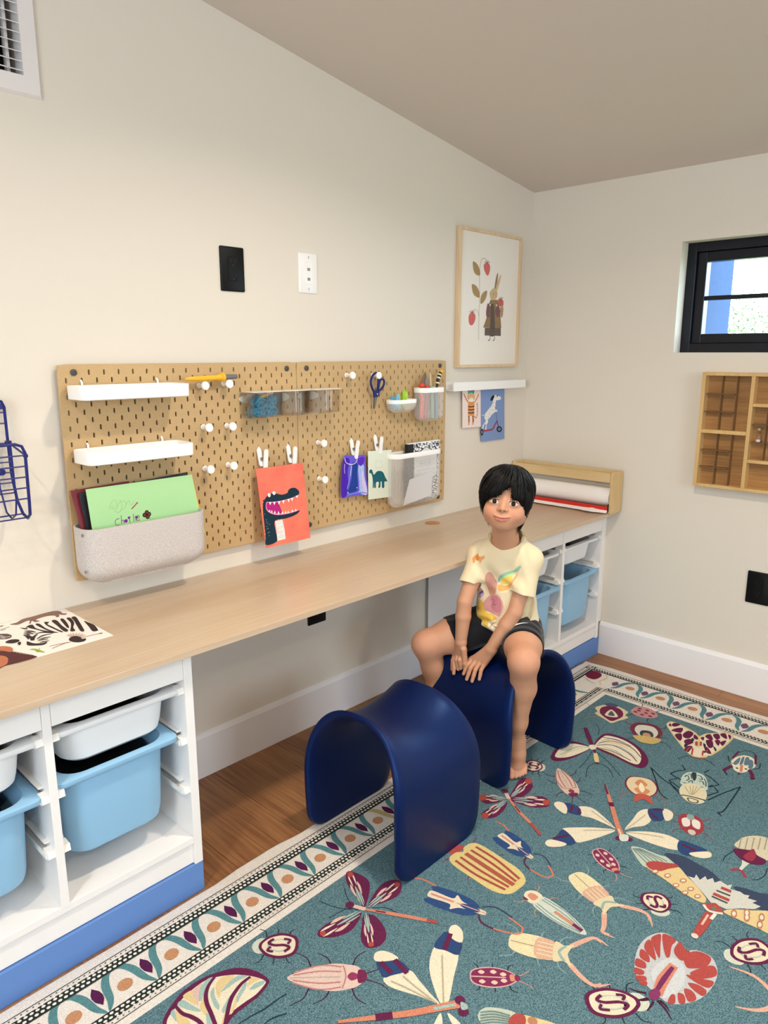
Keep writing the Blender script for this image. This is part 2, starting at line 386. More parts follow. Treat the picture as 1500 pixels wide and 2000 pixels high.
MB().lathe((-.735, -.067, .6585), [(.029, 0), (.029, .0025), (.026, .0035), (.0, .0036)], 28).build('cable_cap', wood('cap wood', '#a9744a', '#bb8657', 'X', 30, .4), t, smooth=True)

# ---------------------------------------------------------------- storage bins
M_blue = mat('bin blue', '#93c1e2', .38, .4); M_bwhite = mat('bin white', '#f1f1f2', .35, .45); M_dkin = mat('dark toy and fill plastic', '#141416', .45)
def make_bin(label, cx, ztop, h, m, cat='storage bin', group=None, yoff=0, w=.287):
    t = thing('storage_bin', label, cat, (cx, -.235 + yoff, ztop - h), group)
    yc = -.2325 + yoff; d = .405; wb = w - .042; rings = []
    zb = ztop - h; n = 6
    def R(dw, z, r=.05): return [(x, y, z) for x, y in rr(cx, yc, wb + dw, d - .03 + dw, r, n)]
    rings = [R(-.075, zb, .03), R(-.045, zb + .002, .04), R(-.022, zb + .012, .048), R(-.014, zb + .03, .05), R(0, ztop - .012, .05), R(.004, ztop - .010, .05)]
    fl = [(x, y, ztop - .012) for x, y in rr(cx, yc, w - .004, d, .018, n)]; fl1 = [(x, y, ztop - .009) for x, y in rr(cx, yc, w, d + .004, .02, n)]; fl2 = [(x, y, ztop - .001) for x, y in rr(cx, yc, w, d + .004, .02, n)]; fl3 = [(x, y, ztop) for x, y in rr(cx, yc, w - .004, d, .018, n)]
    rings += [fl, fl1, fl2, fl3, R(-.002, ztop, .048), R(-.006, ztop - .004, .048), R(-.006 - .012, zb + .03, .048), R(-.05, zb + .006, .04), R(-.08, zb + .005, .03)]
    MB().loft(rings).build('body', m, t, smooth=True, angle=35)
    for sx in (-1, 1): MB().box(cx + sx * (w / 2 - .03) - .022, cx + sx * (w / 2 - .03) + .022, yc - d / 2 + .004, yc - d / 2 + .03, ztop - .016, ztop - .0125).build('grip_lip', m, t, bevel=.002)
    return t
XC = {'u1r': -2.232, 'u1l': -2.556, 'u2r': -.204, 'u2l': -.526}
make_bin('shallow white bin in the near unit, full width in view at top right', XC['u1r'] + .001, .550, .105, M_bwhite, group='shallow white bins', w=.296)
make_bin('shallow white bin at the left edge of the photo, top of the near unit', XC['u1l'], .550, .105, M_bwhite, group='shallow white bins', w=.296)
make_bin('deep light blue bin fully in view in the near unit', XC['u1r'] - .008, .434, .212, M_blue, group='deep light blue bins')
make_bin('deep light blue bin cut by the left edge of the photo', XC['u1l'], .421, .203, M_blue, group='deep light blue bins', w=.291)
make_bin('shallow white bin in the corner unit, nearest the right wall', XC['u2r'], .545, .093, M_bwhite, group='shallow white bins', w=.29)
make_bin('shallow white bin in the corner unit, half hidden by the shirt', XC['u2l'], .540, .093, M_bwhite, group='shallow white bins', w=.29)
make_bin('deep light blue bin with dark and red toys, nearest the right wall', XC['u2r'], .404, .212, M_blue, group='deep light blue bins', w=.293, yoff=-.012)
make_bin('deep light blue bin half hidden behind the seated child', XC['u2l'], .398, .212, M_blue, group='deep light blue bins', w=.293, yoff=-.012)
# toys in the bins, then blocks put in for their dark insides
def toy_bar(label, x, y, z, L, m, cat, ang, nm='toy'):
    t = thing(nm, label, cat, (x, y, z))
    c, s = cos(ang), sin(ang); P = [(x + c * a, y + s * a, z) for a in (-L / 2, -L / 4, 0, L / 4, L / 2)]
    MB().tube(P, [.022, .03, .026, .03, .02], 12).build('body', m, t, smooth=True)
    MB().lathe((x + c * L / 4, y + s * L / 4, z), [(.012, .0), (.034, .004), (.034, .018), (.01, .03)], 14).build('knob', m, t, smooth=True)
M_red = mat('toy red', '#a51f2c', .4)
toy_bar('red toy lying in the blue bin of the corner unit', XC['u2r'] - .07, -.35, .335, .16, M_red, 'toy', .5)
toy_bar('black toy lying behind the red toy in the blue bin', XC['u2r'] - .055, -.26, .345, .17, M_dkin, 'toy', -.4)
def block(label, x0, x1, y0, y1, z0, z1, m, nm='bin_fill'):  # plain block put in where the inside of a bin is just dark
    t = thing(nm, label, 'toy', ((x0 + x1) / 2, (y0 + y1) / 2, z0)); MB().box(x0, x1, y0, y1, z0, z1 - .012).build('body', m, t, bevel=.006); MB().box(x0 - .002, x1 + .002, y0 - .002, y1 + .002, z1 - .011, z1).build('lid', m, t, bevel=.004)
block('flat black fill for the dark inside of the fully visible white bin', XC['u1r'] - .10, XC['u1r'] + .10, -.38, -.09, .452, .50, M_dkin)
block('flat brown case in the white bin at the left photo edge', XC['u1l'] - .10, XC['u1l'] + .10, -.38, -.09, .452, .508, mat('toy brown', '#5a2f1c', .5))
block('black fill for the dark inside of the white bin nearest the right wall', XC['u2r'] - .10, XC['u2r'] + .06, -.38, -.09, .458, .512, M_dkin)
block('black fill for the dark inside of the half hidden white corner bin', XC['u2l'] - .10, XC['u2l'] + .06, -.38, -.09, .454, .508, M_dkin)
block('black fill for the dark inside of the deep blue bin fully in view', XC['u1r'] - .10, XC['u1r'] + .10, -.37, -.1, .232, .39, M_dkin)
block('black fill for the dark inside of the deep blue bin at the left photo edge', XC['u1l'] - .10, XC['u1l'] + .09, -.37, -.1, .232, .38, M_dkin)

# ---------------------------------------------------------------- pegboards
M_peg = mat('pegboard fibre', '#c8a87a', .7, .25, noise=.12, nscale=260, bump=.05, bscale=500)
M_screw = mat('grey screw', '#4a4a4c', .5, .4)
M_white = mat('white plastic', '#f6f4f1', .35, .45)
def pegboard(x0, label):
    z0 = .727; t = thing('pegboard', label, 'pegboard', (x0 + .38, -.02, z0), 'wood fibre pegboards over the worktop')
    yf, yb = -.02, -.0145; v = []; f = []; idx = {}
    def vid(p):
        k = (round(p[0], 5), round(p[1], 5), round(p[2], 5))
        if k not in idx: idx[k] = len(v); v.append(k)
        return idx[k]
    screws = {(2, 1), (36, 1), (2, 27), (36, 27)}
    for k in range(1, 38):
        for j in range(1, 28):
            cx, cz = x0 + .02 * k, z0 + .56 - .02 * j; q = .01
            sq = [(cx + q, cz - q), (cx + q, cz + q), (cx - q, cz + q), (cx - q, cz - q)]
            if (k + j) % 2 == 1 and (k, j) not in screws:
                r = .0026; h = .0072 - r; sl = [(cx + r, cz - h), (cx + r, cz + h), (cx + r * .6, cz + h + r * .8), (cx - r * .6, cz + h + r * .8), (cx - r, cz + h), (cx - r, cz - h), (cx - r * .6, cz - h - r * .8), (cx + r * .6, cz - h - r * .8)]
                S = [vid((a, yf, b)) for a, b in sq]; L = [vid((a, yf, b)) for a, b in sl]; B = [vid((a, yb, b)) for a, b in sl]
                f += [(S[0], S[1], L[1], L[0]), (S[1], S[2], L[3], L[2], L[1]), (S[2], S[3], L[5], L[4], L[3]), (S[3], S[0], L[0], L[7], L[6], L[5])]
                f += [(L[i], L[(i + 1) % 8], B[(i + 1) % 8], B[i]) for i in range(8)]
            else: f.append(tuple(vid((a, yf, b)) for a, b in sq))
    # rim with rounded corners, edge and back
    inner = []; xs0, xs1, zs0, zs1 = x0 + .01, x0 + .75, z0 + .01, z0 + .55
    for i in range(37): inner.append((xs1 - .02 * i, zs1))
    for i in range(27): inner.append((xs0, zs1 - .02 * i))
    for i in range(37): inner.append((xs0 + .02 * i, zs0))
    for i in range(27): inner.append((xs1, zs0 + .02 * i))
    def out(p, e):
        X0, X1, Z0, Z1 = x0 + e, x0 + .76 - e, z0 + e, z0 + .56 - e; x = min(max(p[0], X0 + .0), X1); z = min(max(p[1], Z0), Z1)
        x = X1 if p[0] >= xs1 - 1e-6 else X0 if p[0] <= xs0 + 1e-6 else p[0]; z = Z1 if p[1] >= zs1 - 1e-6 else Z0 if p[1] <= zs0 + 1e-6 else p[1]
        r = .008
        if (x in (X0, X1)) and (z in (Z0, Z1)):
            x += r * .3 if x == X0 else -r * .3; z += r * .3 if z == Z0 else -r * .3
        return x, z
    I = [vid((a, yf, b)) for a, b in inner]; O1 = [vid((*[out(p, .001)[0]], yf, out(p, .001)[1])) for p in inner]; O2 = [vid((out(p, 0)[0], yf + .001, out(p, 0)[1])) for p in inner]; O3 = [vid((out(p, 0)[0], yb, out(p, 0)[1])) for p in inner]
    m = len(I)
    for A, Bq in ((I, O1), (O1, O2), (O2, O3)): f += [(A[i], A[(i + 1) % m], Bq[(i + 1) % m], Bq[i]) for i in range(m)]
    mb = MB(); mb.add(v, f); mb.build('panel', M_peg, t)
    for k, j in screws:
        cx, cz = x0 + .02 * k, z0 + .56 - .02 * j
        MB().lathe((cx, yf, cz), [(.0085, 0), (.0085, -.003), (.007, -.0045), (.0035, -.005), (.0035, -.0035), (0, -.0035)], 14, 'Y').build('mounting_screw', M_screw, t, smooth=True)
        MB().lathe((cx, -.0005, cz), [(.011, 0), (.011, -.014), (0, -.014)], 12, 'Y').build('spacer', M_screw, t)
PX = (-2.13, -1.3685)
pegboard(PX[0], 'left wood fibre pegboard, with the white trays and felt pocket on it')
pegboard(PX[1], 'right wood fibre pegboard, with the scissors and mesh baskets on it')
YP = -.02
# trays
def tray(x0, x1, z, label):
    t = thing('shelf_tray', label, 'tray', ((x0 + x1) / 2, YP, z), 'white trays on the left pegboard')
    yc = (YP - .002 + -.125) / 2; d = .102; w = x1 - x0; cx = (x0 + x1) / 2
    def R(e, zz): return [(x, y, zz) for x, y in rr(cx, yc, w - 2 * e, d - 2 * e, .022 - e, 5)]
    MB().loft([R(.003, z - .033), R(.0006, z - .031), R(0, z), R(.0008, z + .001), R(.0025, z), R(.004, z - .029)]).build('body', M_white, t, smooth=True)
    for hx in (x0 + .045, x1 - .045):
        MB().tube([(hx, YP - .006, z - .004), (hx, YP - .005, z + .008), (hx, YP - .001, z + .012), (hx, YP + .004, z + .010)], .0028, 8).build('hook', M_white, t, smooth=True)
tray(-2.118, -1.818, 1.2345, 'upper long white tray on the left pegboard')
tray(-2.116, -1.815, 1.075, 'lower long white tray, above the felt pocket')
# pegs
def peg(px, pz, label):
    t = thing('peg', label, 'peg', (px, YP, pz), 'white knob pegs on the pegboards')
    MB().lathe((px, YP, pz), [(.006, 0), (.0085, -.001), (.0085, -.003), (.0055, -.004), (.0055, -.026)], 16, 'Y').build('stem', M_white, t, smooth=True)
    MB().lathe((px, YP, pz), [(.0055, -.026), (.0115, -.028), (.0125, -.030), (.0125, -.034), (.0115, -.036), (0, -.0365)], 20, 'Y').build('cap', M_white, t, smooth=True, angle=60)
def g(x, z): return x - .002, z
for x, z, lb in ((-1.731, 1.224, 'white peg under the yellow tip end of the marker'), (-1.649, 1.227, 'white peg under the grey end of the marker'), (-1.725, 1.105, 'white peg left of the middle pair, beside the upper tray'), (-1.644, 1.103, 'white peg right of the middle pair on the left pegboard'),
                 (-1.727, .984, 'white peg at the lower left, beside the green paper'), (-1.646, .986, 'white peg right of the lower pair, left of the orange print'), (-1.151, 1.241, 'white peg alone near the top of the right pegboard'), (-1.286, 1.022, 'white peg right of the orange print, upper of two'),
                 (-1.284, .899, 'white peg right of the orange print, lower of two'), (-1.024, 1.238, 'white peg holding the blue scissors')): peg(x, z, lb)
# marker on two pegs
M_yel = mat('marker yellow', '#efb52a', .45); M_grey = mat('marker grey', '#6d6d6b', .5)
t = thing('marker', 'yellow and grey craft marker lying across two pegs', 'marker', (-1.70, -.046, 1.2455)); zz = 1.2445
MB().tube([(-1.792, -.047, zz), (-1.775, -.047, zz), (-1.74, -.047, zz), (-1.69, -.047, zz + .001), (-1.675, -.047, zz + .002), (-1.666, -.047, zz + .002)], [.0025, .006, .0075, .008, .0105, .010], 14).build('barrel', M_yel, t, smooth=True)
MB().tube([(-1.674, -.047, zz + .002), (-1.664, -.047, zz + .002)], [.0125, .0125], 14).build('collar', M_yel, t, smooth=True)
MB().tube([(-1.666, -.047, zz + .002), (-1.620, -.047, zz + .003)], [.0078, .0065], 14).build('cap', M_grey, t, smooth=True)
# clear containers
M_clear = bpy.data.materials.new('clear plastic'); M_clear.use_nodes = True
nt = M_clear.node_tree; nt.nodes.clear(); out = nt.nodes.new('ShaderNodeOutputMaterial'); mixs = nt.nodes.new('ShaderNodeMixShader'); tr = nt.nodes.new('ShaderNodeBsdfTransparent'); gl = nt.nodes.new('ShaderNodeBsdfGlossy'); fr = nt.nodes.new('ShaderNodeLayerWeight'); mu = nt.nodes.new('ShaderNodeMath'); mu.operation = 'MULTIPLY_ADD'; mu.inputs[1].default_value = .45; mu.inputs[2].default_value = .025
fr.inputs[0].default_value = .3; gl.inputs['Roughness'].default_value = .08; tr.inputs[0].default_value = (.985, .983, .98, 1)
nt.links.new(fr.outputs['Facing'], mu.inputs[0]); nt.links.new(mu.outputs[0], mixs.inputs[0]); nt.links.new(tr.outputs[0], mixs.inputs[1]); nt.links.new(gl.outputs[0], mixs.inputs[2]); nt.links.new(mixs.outputs[0], out.inputs[0])
M_hang = mat('translucent hanger', '#e3dccf', .35, .4)
def clearbox(x0, x1, label):
    zt, zb = 1.199, 1.125; w = x1 - x0; cx = (x0 + x1) / 2; t = thing('clear_container', label, 'container', (cx, YP, zb), 'clear containers across the pegboard seam')
    yc = YP - .004 - .036; d = .072
    def R(e, z): return [(x, y, z) for x, y in rr(cx, yc, w - 2 * e, d - 2 * e, .014 - e * .5, 5)]
    MB().loft([R(.006, zb), R(.003, zb + .003), R(0, zt), R(.0018, zt), R(.0045, zb + .005), R(.008, zb + .004)]).build('body', M_clear, t, smooth=True)
    MB().loft([R(-.001, zt + .001), R(-.0015, zt + .002), R(-.001, zt + .0035)]).build('lid', M_hang, t, bevel=.0005)
    mb = MB(); mb.prism([(cx - w / 2 - .002 + x, YP - .001, zt - .012 + z) for x, z in ell(w * .34, -.008, w * .36, .014, 0, 16)], (0, -.003, 0)); mb.build('hanger', M_hang, t)
CB = [(-1.594, -1.482), (-1.478, -1.370), (-1.366, -1.240)]
clearbox(*CB[0], 'clear container full of teal modelling foam'); clearbox(*CB[1], 'empty clear container in the middle, left of the board seam'); clearbox(*CB[2], 'empty clear container at the right of the board seam')
# teal coils in the first container
M_teal = mat('teal foam', '#1788ac', .8, .15, noise=.25, nscale=120)
t = thing('modelling_foam', 'coiled teal modelling foam inside the clear container', 'modelling foam', (-1.538, -.06, 1.13)); rng = random.Random(3)
mb = MB()
for i in range(130):
    zz = 1.134 + .050 * rng.random() ** 1.2; fx = 1 - (zz - 1.13) * 6; cx = -1.538 + rng.uniform(-.043, .043) * fx; cy = -.061 + rng.uniform(-.022, .022); R0 = rng.uniform(.006, .013); tl = rng.uniform(-.8, .8); ph = rng.uniform(0, 6)
    P = []
    for k in range(15):
        a = ph + k * .62; r_ = R0 * (1 - k / 26); P.append((cx + r_ * cos(a), cy + r_ * sin(a) * sin(tl) - .002 * sin(a), zz + r_ * sin(a) * cos(tl)))
    mb.tube(P, .0022, 6)
o = mb.build('coils', M_teal, t, smooth=True); o['kind'] = 'stuff'
MB().tube([(-1.538 + .013 * cos(a), -.064 + .006 * sin(a), 1.187 + .004 * cos(a + 1)) for a in np.linspace(0, 6.28, 14)], .003, 7).build('yellow_ring', M_yel, t, smooth=True)['label'] = 'yellow ring on top'
# pegboard clips
def clip(x, z, lean, label):
    t = thing('clip', label, 'clip', (x, YP, z), 'white clips holding pictures on the pegboards')
    y0 = YP - .002
    for nm, ys, dx in (('back_jaw', [(-.004, .026), (-.010, .0), (-.015, -.02)], 0), ('front_jaw', [(-.028, .024), (-.026, .0), (-.0215, -.032)], lean)):
        R = []
        P = []
        for (yy, zz) in ys: P.append((x + dx * (zz / .05 - .3) + (.006 if nm == 'front_jaw' else -.004), YP + yy, z + zz))
        mb = MB(); pts = [Vector(p) for p in P]; rings = []
        outline = rr(0, 0, .0155, .066 if nm == 'front_jaw' else .058, .0077, 5)
        top, bot = pts[0], pts[-1]; ax = (bot - top).normalized(); c = (top + bot) / 2; side = Vector((1, 0, 0)); side = (side - ax * side.dot(ax)).normalized(); nn = side.cross(ax)
        mb.prism([c + side * a + ax * b - nn * .0025 for a, b in outline], nn * .005); mb.build(nm, M_white, t, bevel=.0012)
    MB().lathe((x - .007, YP - .017, z - .002), [(.005, 0), (.005, .014)], 12, 'X').build('spring', mat('spring steel', '#9a9a98', .3, metal=1), t, smooth=True)
    MB().tube([(x - .002, YP - .004, z + .030), (x - .002, YP - .001, z + .034), (x - .002, YP + .004, z + .033)], .0025, 8).build('hook', M_white, t, smooth=True)
clip(-1.528, .995, .0, 'white clip on the left top edge of the orange print'); clip(-1.412, .993, -.0, 'white clip on the right top edge of the orange print')
clip(-1.130, .989, .004, 'white clip holding the purple painting'); clip(-1.011, .993, .0, 'white clip holding the green dinosaur card')
ART = {}
ART['croc'] = '''#16303f|#b3227a|#f0a3cf|#f7f2ee|#f5f3ee|#0a1a22|#ece7e2|#b9b0ac|#e8f0ee
c0:1::-757,259 -620,373 -493,417 -274,396 -59,331 161,355 232,445 377,490 536,460 648,344 622,246 450,196 49,144 -357,139 -661,175 -732,61 -718,-65 -603,-172 -330,-277 28,-307 353,-294 581,-264 510,-346 289,-412 -38,-442 -445,-448 -468,-749 -464,-1093 -901,-1137 -870,-858 -871,-502 -862,-149 -833,111
o0:1:28:-786,237
o0:1:28:-813,144
o0:1:28:-827,49
o0:1:28:-835,-47
o0:1:28:-840,-153
o0:1:28:-845,-258
o0:1:28:-840,-365
o0:1:28:-847,-488
o0:1:28:-855,-611
o0:1:28:-858,-735
o0:1:28:-866,-858
o0:1:28:-874,-982
o0:1:28:-885,-1104
c1:2::-694,171 -445,147 -270,121 -199,-1 -142,-226 -324,-234 -598,-137 -692,-34 -715,76
s2:3:22:-682,178 -726,60 -688,-79 -561,-187 -328,-265 30,-289 333,-272 548,-250
s2:3:18:-682,178 -357,139 49,144 449,187 608,230
p3:4::-596,167 -500,160 -563,66
p3:4::-433,152 -336,145 -400,44
p3:4::-249,143 -151,136 -217,29
p3:4::-72,150 27,143 -41,30
p3:4::138,156 239,149 172,41
p3:4::278,168 379,161 314,64
p3:4::489,220 591,213 527,134
p3:4::-656,-128 -582,-132 -609,-64
p3:4::-574,-168 -499,-172 -525,-90
p3:4::-459,-212 -384,-217 -407,-122
p3:4::-320,-256 -245,-260 -267,-156
p3:4::-165,-268 -88,-272 -112,-176
p3:4::-41,-274 36,-279 11,-191
p3:4::62,-276 139,-281 112,-202
p3:4::236,-266 315,-271 287,-192
p3:4::377,-261 456,-265 428,-186
c4:3::-588,439 -513,429 -502,356 -562,320 -605,370
c4:3::-396,475 -310,455 -302,391 -368,364 -416,415
o0:4:14:-538,379
o0:4:14:-345,411
o5:2:14:319,406
p6:3::-447,-456 -155,-459 -114,-793 -123,-1083 -452,-1086 -436,-755
s7:4:9:-408,-571 -284,-565 -135,-553
s7:4:9:-410,-660 -297,-653 -139,-643
s7:4:9:-412,-714 -305,-706 -142,-697
s7:4:9:-414,-822 -321,-811 -147,-805
s7:4:9:-416,-876 -328,-864 -150,-859
s7:4:9:-418,-966 -342,-952 -154,-950
s7:4:9:-419,-1020 -350,-1005 -157,-1004
o8:2:9:-773,-429
o8:2:9:-737,-480
o8:2:9:-678,-525
o8:2:9:-783,-570
o8:2:9:-739,-640
o8:2:9:-787,-641
o8:2:9:-718,-760
o8:2:9:-771,-777
o8:2:9:-741,-872
o8:2:9:-811,-175
o8:2:9:-773,-358'''
ART['purple'] = '''#6a5ad8|#4a22b0|#1f3f95|#a9c4ee|#d6c9f2|#5b2bbd|#e4e6fa|#8fa5e6|#c6d4f4|#e9ecfb|#7c88dd|#eef0ff|#8f8fdc
c0:1::-538,782 -294,785 52,732 470,709 455,399 503,-49 615,-697 138,-687 -364,-671 -683,-645 -691,5 -616,444
c1:2::-589,619 -393,705 -272,586 -375,237 -357,-217 -462,-621 -670,-628 -685,-85
c2:2::-150,465 0,503 112,400 83,93 116,-333 38,-525 -362,-526 -284,-281 -181,34
c3:2::149,360 403,368 451,-42 576,-673 241,-627 169,-192
c4:3::325,157 438,-41 576,-673 395,-666 296,-208
c5:3::152,614 355,666 456,583 378,408 250,348 125,471
s6:4:22:-515,718 -468,570 -347,486 -150,447 25,500 102,637
s7:3:30:-200,434 -254,133 -306,-96 -409,-392
s8:4:20:-176,395 -215,219 -243,41
s9:4:16:-518,504 -533,327 -523,165
s10:3:40:-388,-613 -114,-596 190,-601 550,-669
o11:5:22:65,-409
o11:5:22:-374,-533
o11:5:22:165,-561
o11:5:22:288,271
o11:5:22:-249,457
s12:4:11:249,239 272,-21 345,-399 395,-592
s12:4:11:402,240 401,56 463,-229
s12:4:11:198,171 182,-102 242,-478'''
ART['dino'] = '''#1b6472|#a9c6c2|#b5c9c4|#9fb9a8
c0:1::-549,215 -502,261 -411,245 -372,166 -306,56 -160,151 27,152 176,75 271,-89 395,-282 244,-272 230,-481 113,-473 94,-261 40,-254 13,-446 -81,-444 -54,-258 -201,-248 -215,-430 -289,-420 -307,-244 -321,-416 -374,-409 -373,-180 -393,-27 -451,110 -542,140
s1:1:9:-212,549 -186,435 -212,307 135,287 108,403 136,513
s1:1:9:-198,548 -159,563 -26,493 109,535
s2:1:7:-213,251 -213,195
s2:1:7:-93,237 -93,181
s2:1:7:28,224 27,167
s2:1:7:149,210 149,153
o3:1:6:244,10
o3:1:6:268,-28
o3:1:6:293,-65
o3:1:6:318,-102
o3:1:6:342,-139
o3:1:6:367,-177
o3:1:6:392,-214'''
ART['tiger'] = '''#e59a5e|#efc089|#f6f0ea|#5fae95|#4a5a66|#3a2b2a
p0:1::-213,317 238,296 233,-294 208,-316 235,-500 185,-668 109,-663 119,-470 74,-285 -77,-276 -69,-480 -81,-650 -174,-655 -163,-452 -197,-269
s0:1:60:-212,294 -385,458 -520,653
s0:1:60:239,273 384,425 510,613
c1:2::-261,587 -152,650 71,663 206,591 250,454 160,345 -7,303 -177,360 -264,476
c2:3::-142,403 -14,465 139,402 105,313 -7,296 -120,324
p3:3::-259,743 200,731 187,603 -22,667 -232,613
p4:3::-261,787 198,776 200,731 -259,743
p5:3::-206,137 1,109 215,125 217,80 3,68 -204,92
p5:3::-201,9 6,-20 221,-5 223,-50 8,-61 -199,-36
p5:3::-196,-115 11,-145 226,-130 228,-176 13,-186 -194,-160
p5:3::-169,-304 -84,-291 -90,-336 -179,-344
p5:3::113,-312 219,-328 206,-368 107,-348
p5:3::-166,-395 -80,-382 -86,-427 -175,-435
p5:3::117,-403 223,-419 210,-460 111,-440
p5:3::-163,-474 -77,-462 -83,-507 -172,-514
p5:3::120,-484 227,-500 213,-540 114,-520
s5:3:16:-500,596 -427,605
s5:3:16:-435,516 -351,535
s5:3:16:-364,413 -292,454
s5:3:16:-288,343 -222,373
s5:3:16:455,547 513,533
s5:3:16:382,471 460,445
s5:3:16:329,382 395,357
s5:4:11:-241,564 -166,527
s5:4:11:-250,497 -182,472
s5:4:11:-225,429 -162,426
s5:4:11:171,525 227,545
s5:4:11:174,457 238,472
s5:4:11:158,401 226,405
s5:4:11:-20,600 -17,544
s5:4:11:-94,591 -81,546
s5:4:11:56,586 46,548
s0:1:42:226,-294 325,-391 418,-328 448,-147 430,82 401,220
s5:4:20:266,-342 322,-323
s5:4:20:362,-371 420,-363
s5:4:20:384,-258 461,-258
s5:4:20:409,-122 474,-126
s5:4:20:396,-7 469,-16
s5:4:20:392,84 461,85
s5:4:20:388,164 453,172
s5:4:20:375,210 432,219
o5:5:12:-90,502
o5:5:12:79,495
s5:5:8:-49,410 -1,424 45,406'''
ART['dog'] = '''#f2efea|#1b1b22|#2a2a30|#a8474c|#3a3f52|#7a3a42|#191b26|#8f97b0|#1d2130
c0:1::124,832 304,876 470,822 658,774 663,691 480,652 297,637 265,474 235,287 402,219 385,161 183,125 24,52 -130,-68 -247,-131 -279,-294 -355,-359 -364,-570 -445,-540 -415,-355 -553,-369 -586,-507 -644,-514 -631,-375 -498,-279 -443,-189 -529,-44 -514,48 -421,159 -152,354 1,487 73,647
s0:1:25:-711,60 -613,66 -514,44
c1:2::21,859 142,859 128,761 -8,651 -128,656 -94,771
c1:2::324,870 407,855 390,797 340,811
o1:2:22:648,746
s1:3:10:226,804 289,783 307,812
o2:3:16:99,541
o2:3:16:243,510
o2:3:16:46,403
o2:3:16:146,421
o2:3:16:-72,350
o2:3:16:191,348
o2:3:16:-107,258
o2:3:16:55,238
o2:3:16:176,243
o2:3:16:-303,176
o2:3:16:-184,193
o2:3:16:-39,114
o2:3:16:-218,78
o2:3:16:-377,75
o2:3:16:-453,10
o2:3:16:-253,-26
o2:3:16:-391,-41
o2:3:16:-53,-14
o2:3:16:-326,-150
o2:3:16:-444,-177
o2:3:16:-400,-262
o2:3:16:-476,-327
o2:3:16:-136,38
o2:3:16:300,213
o2:3:16:180,172
o2:3:16:-513,25
s3:4:75:-659,-618 -263,-613 79,-590 215,-469 388,-267
s4:3:18:283,143 349,-74 430,-270 571,-566
s5:4:28:386,-219 496,-489
c6:4::796,-643 744,-730 607,-759 463,-713 396,-619 442,-530 575,-497 721,-539
c7:5::705,-636 677,-684 601,-700 523,-675 485,-623 510,-574 584,-556 664,-579
c8:6::635,-631 617,-652 577,-650 555,-626 572,-605 611,-606
c6:4::-582,-671 -607,-767 -679,-804 -756,-760 -794,-660 -772,-563 -702,-522 -624,-561
c7:5::-630,-667 -644,-720 -683,-740 -726,-716 -746,-662 -734,-608 -696,-585 -653,-607
c8:6::-667,-664 -676,-688 -697,-687 -709,-662 -701,-638 -680,-638
s3:7:30:-659,-618 -688,-658'''
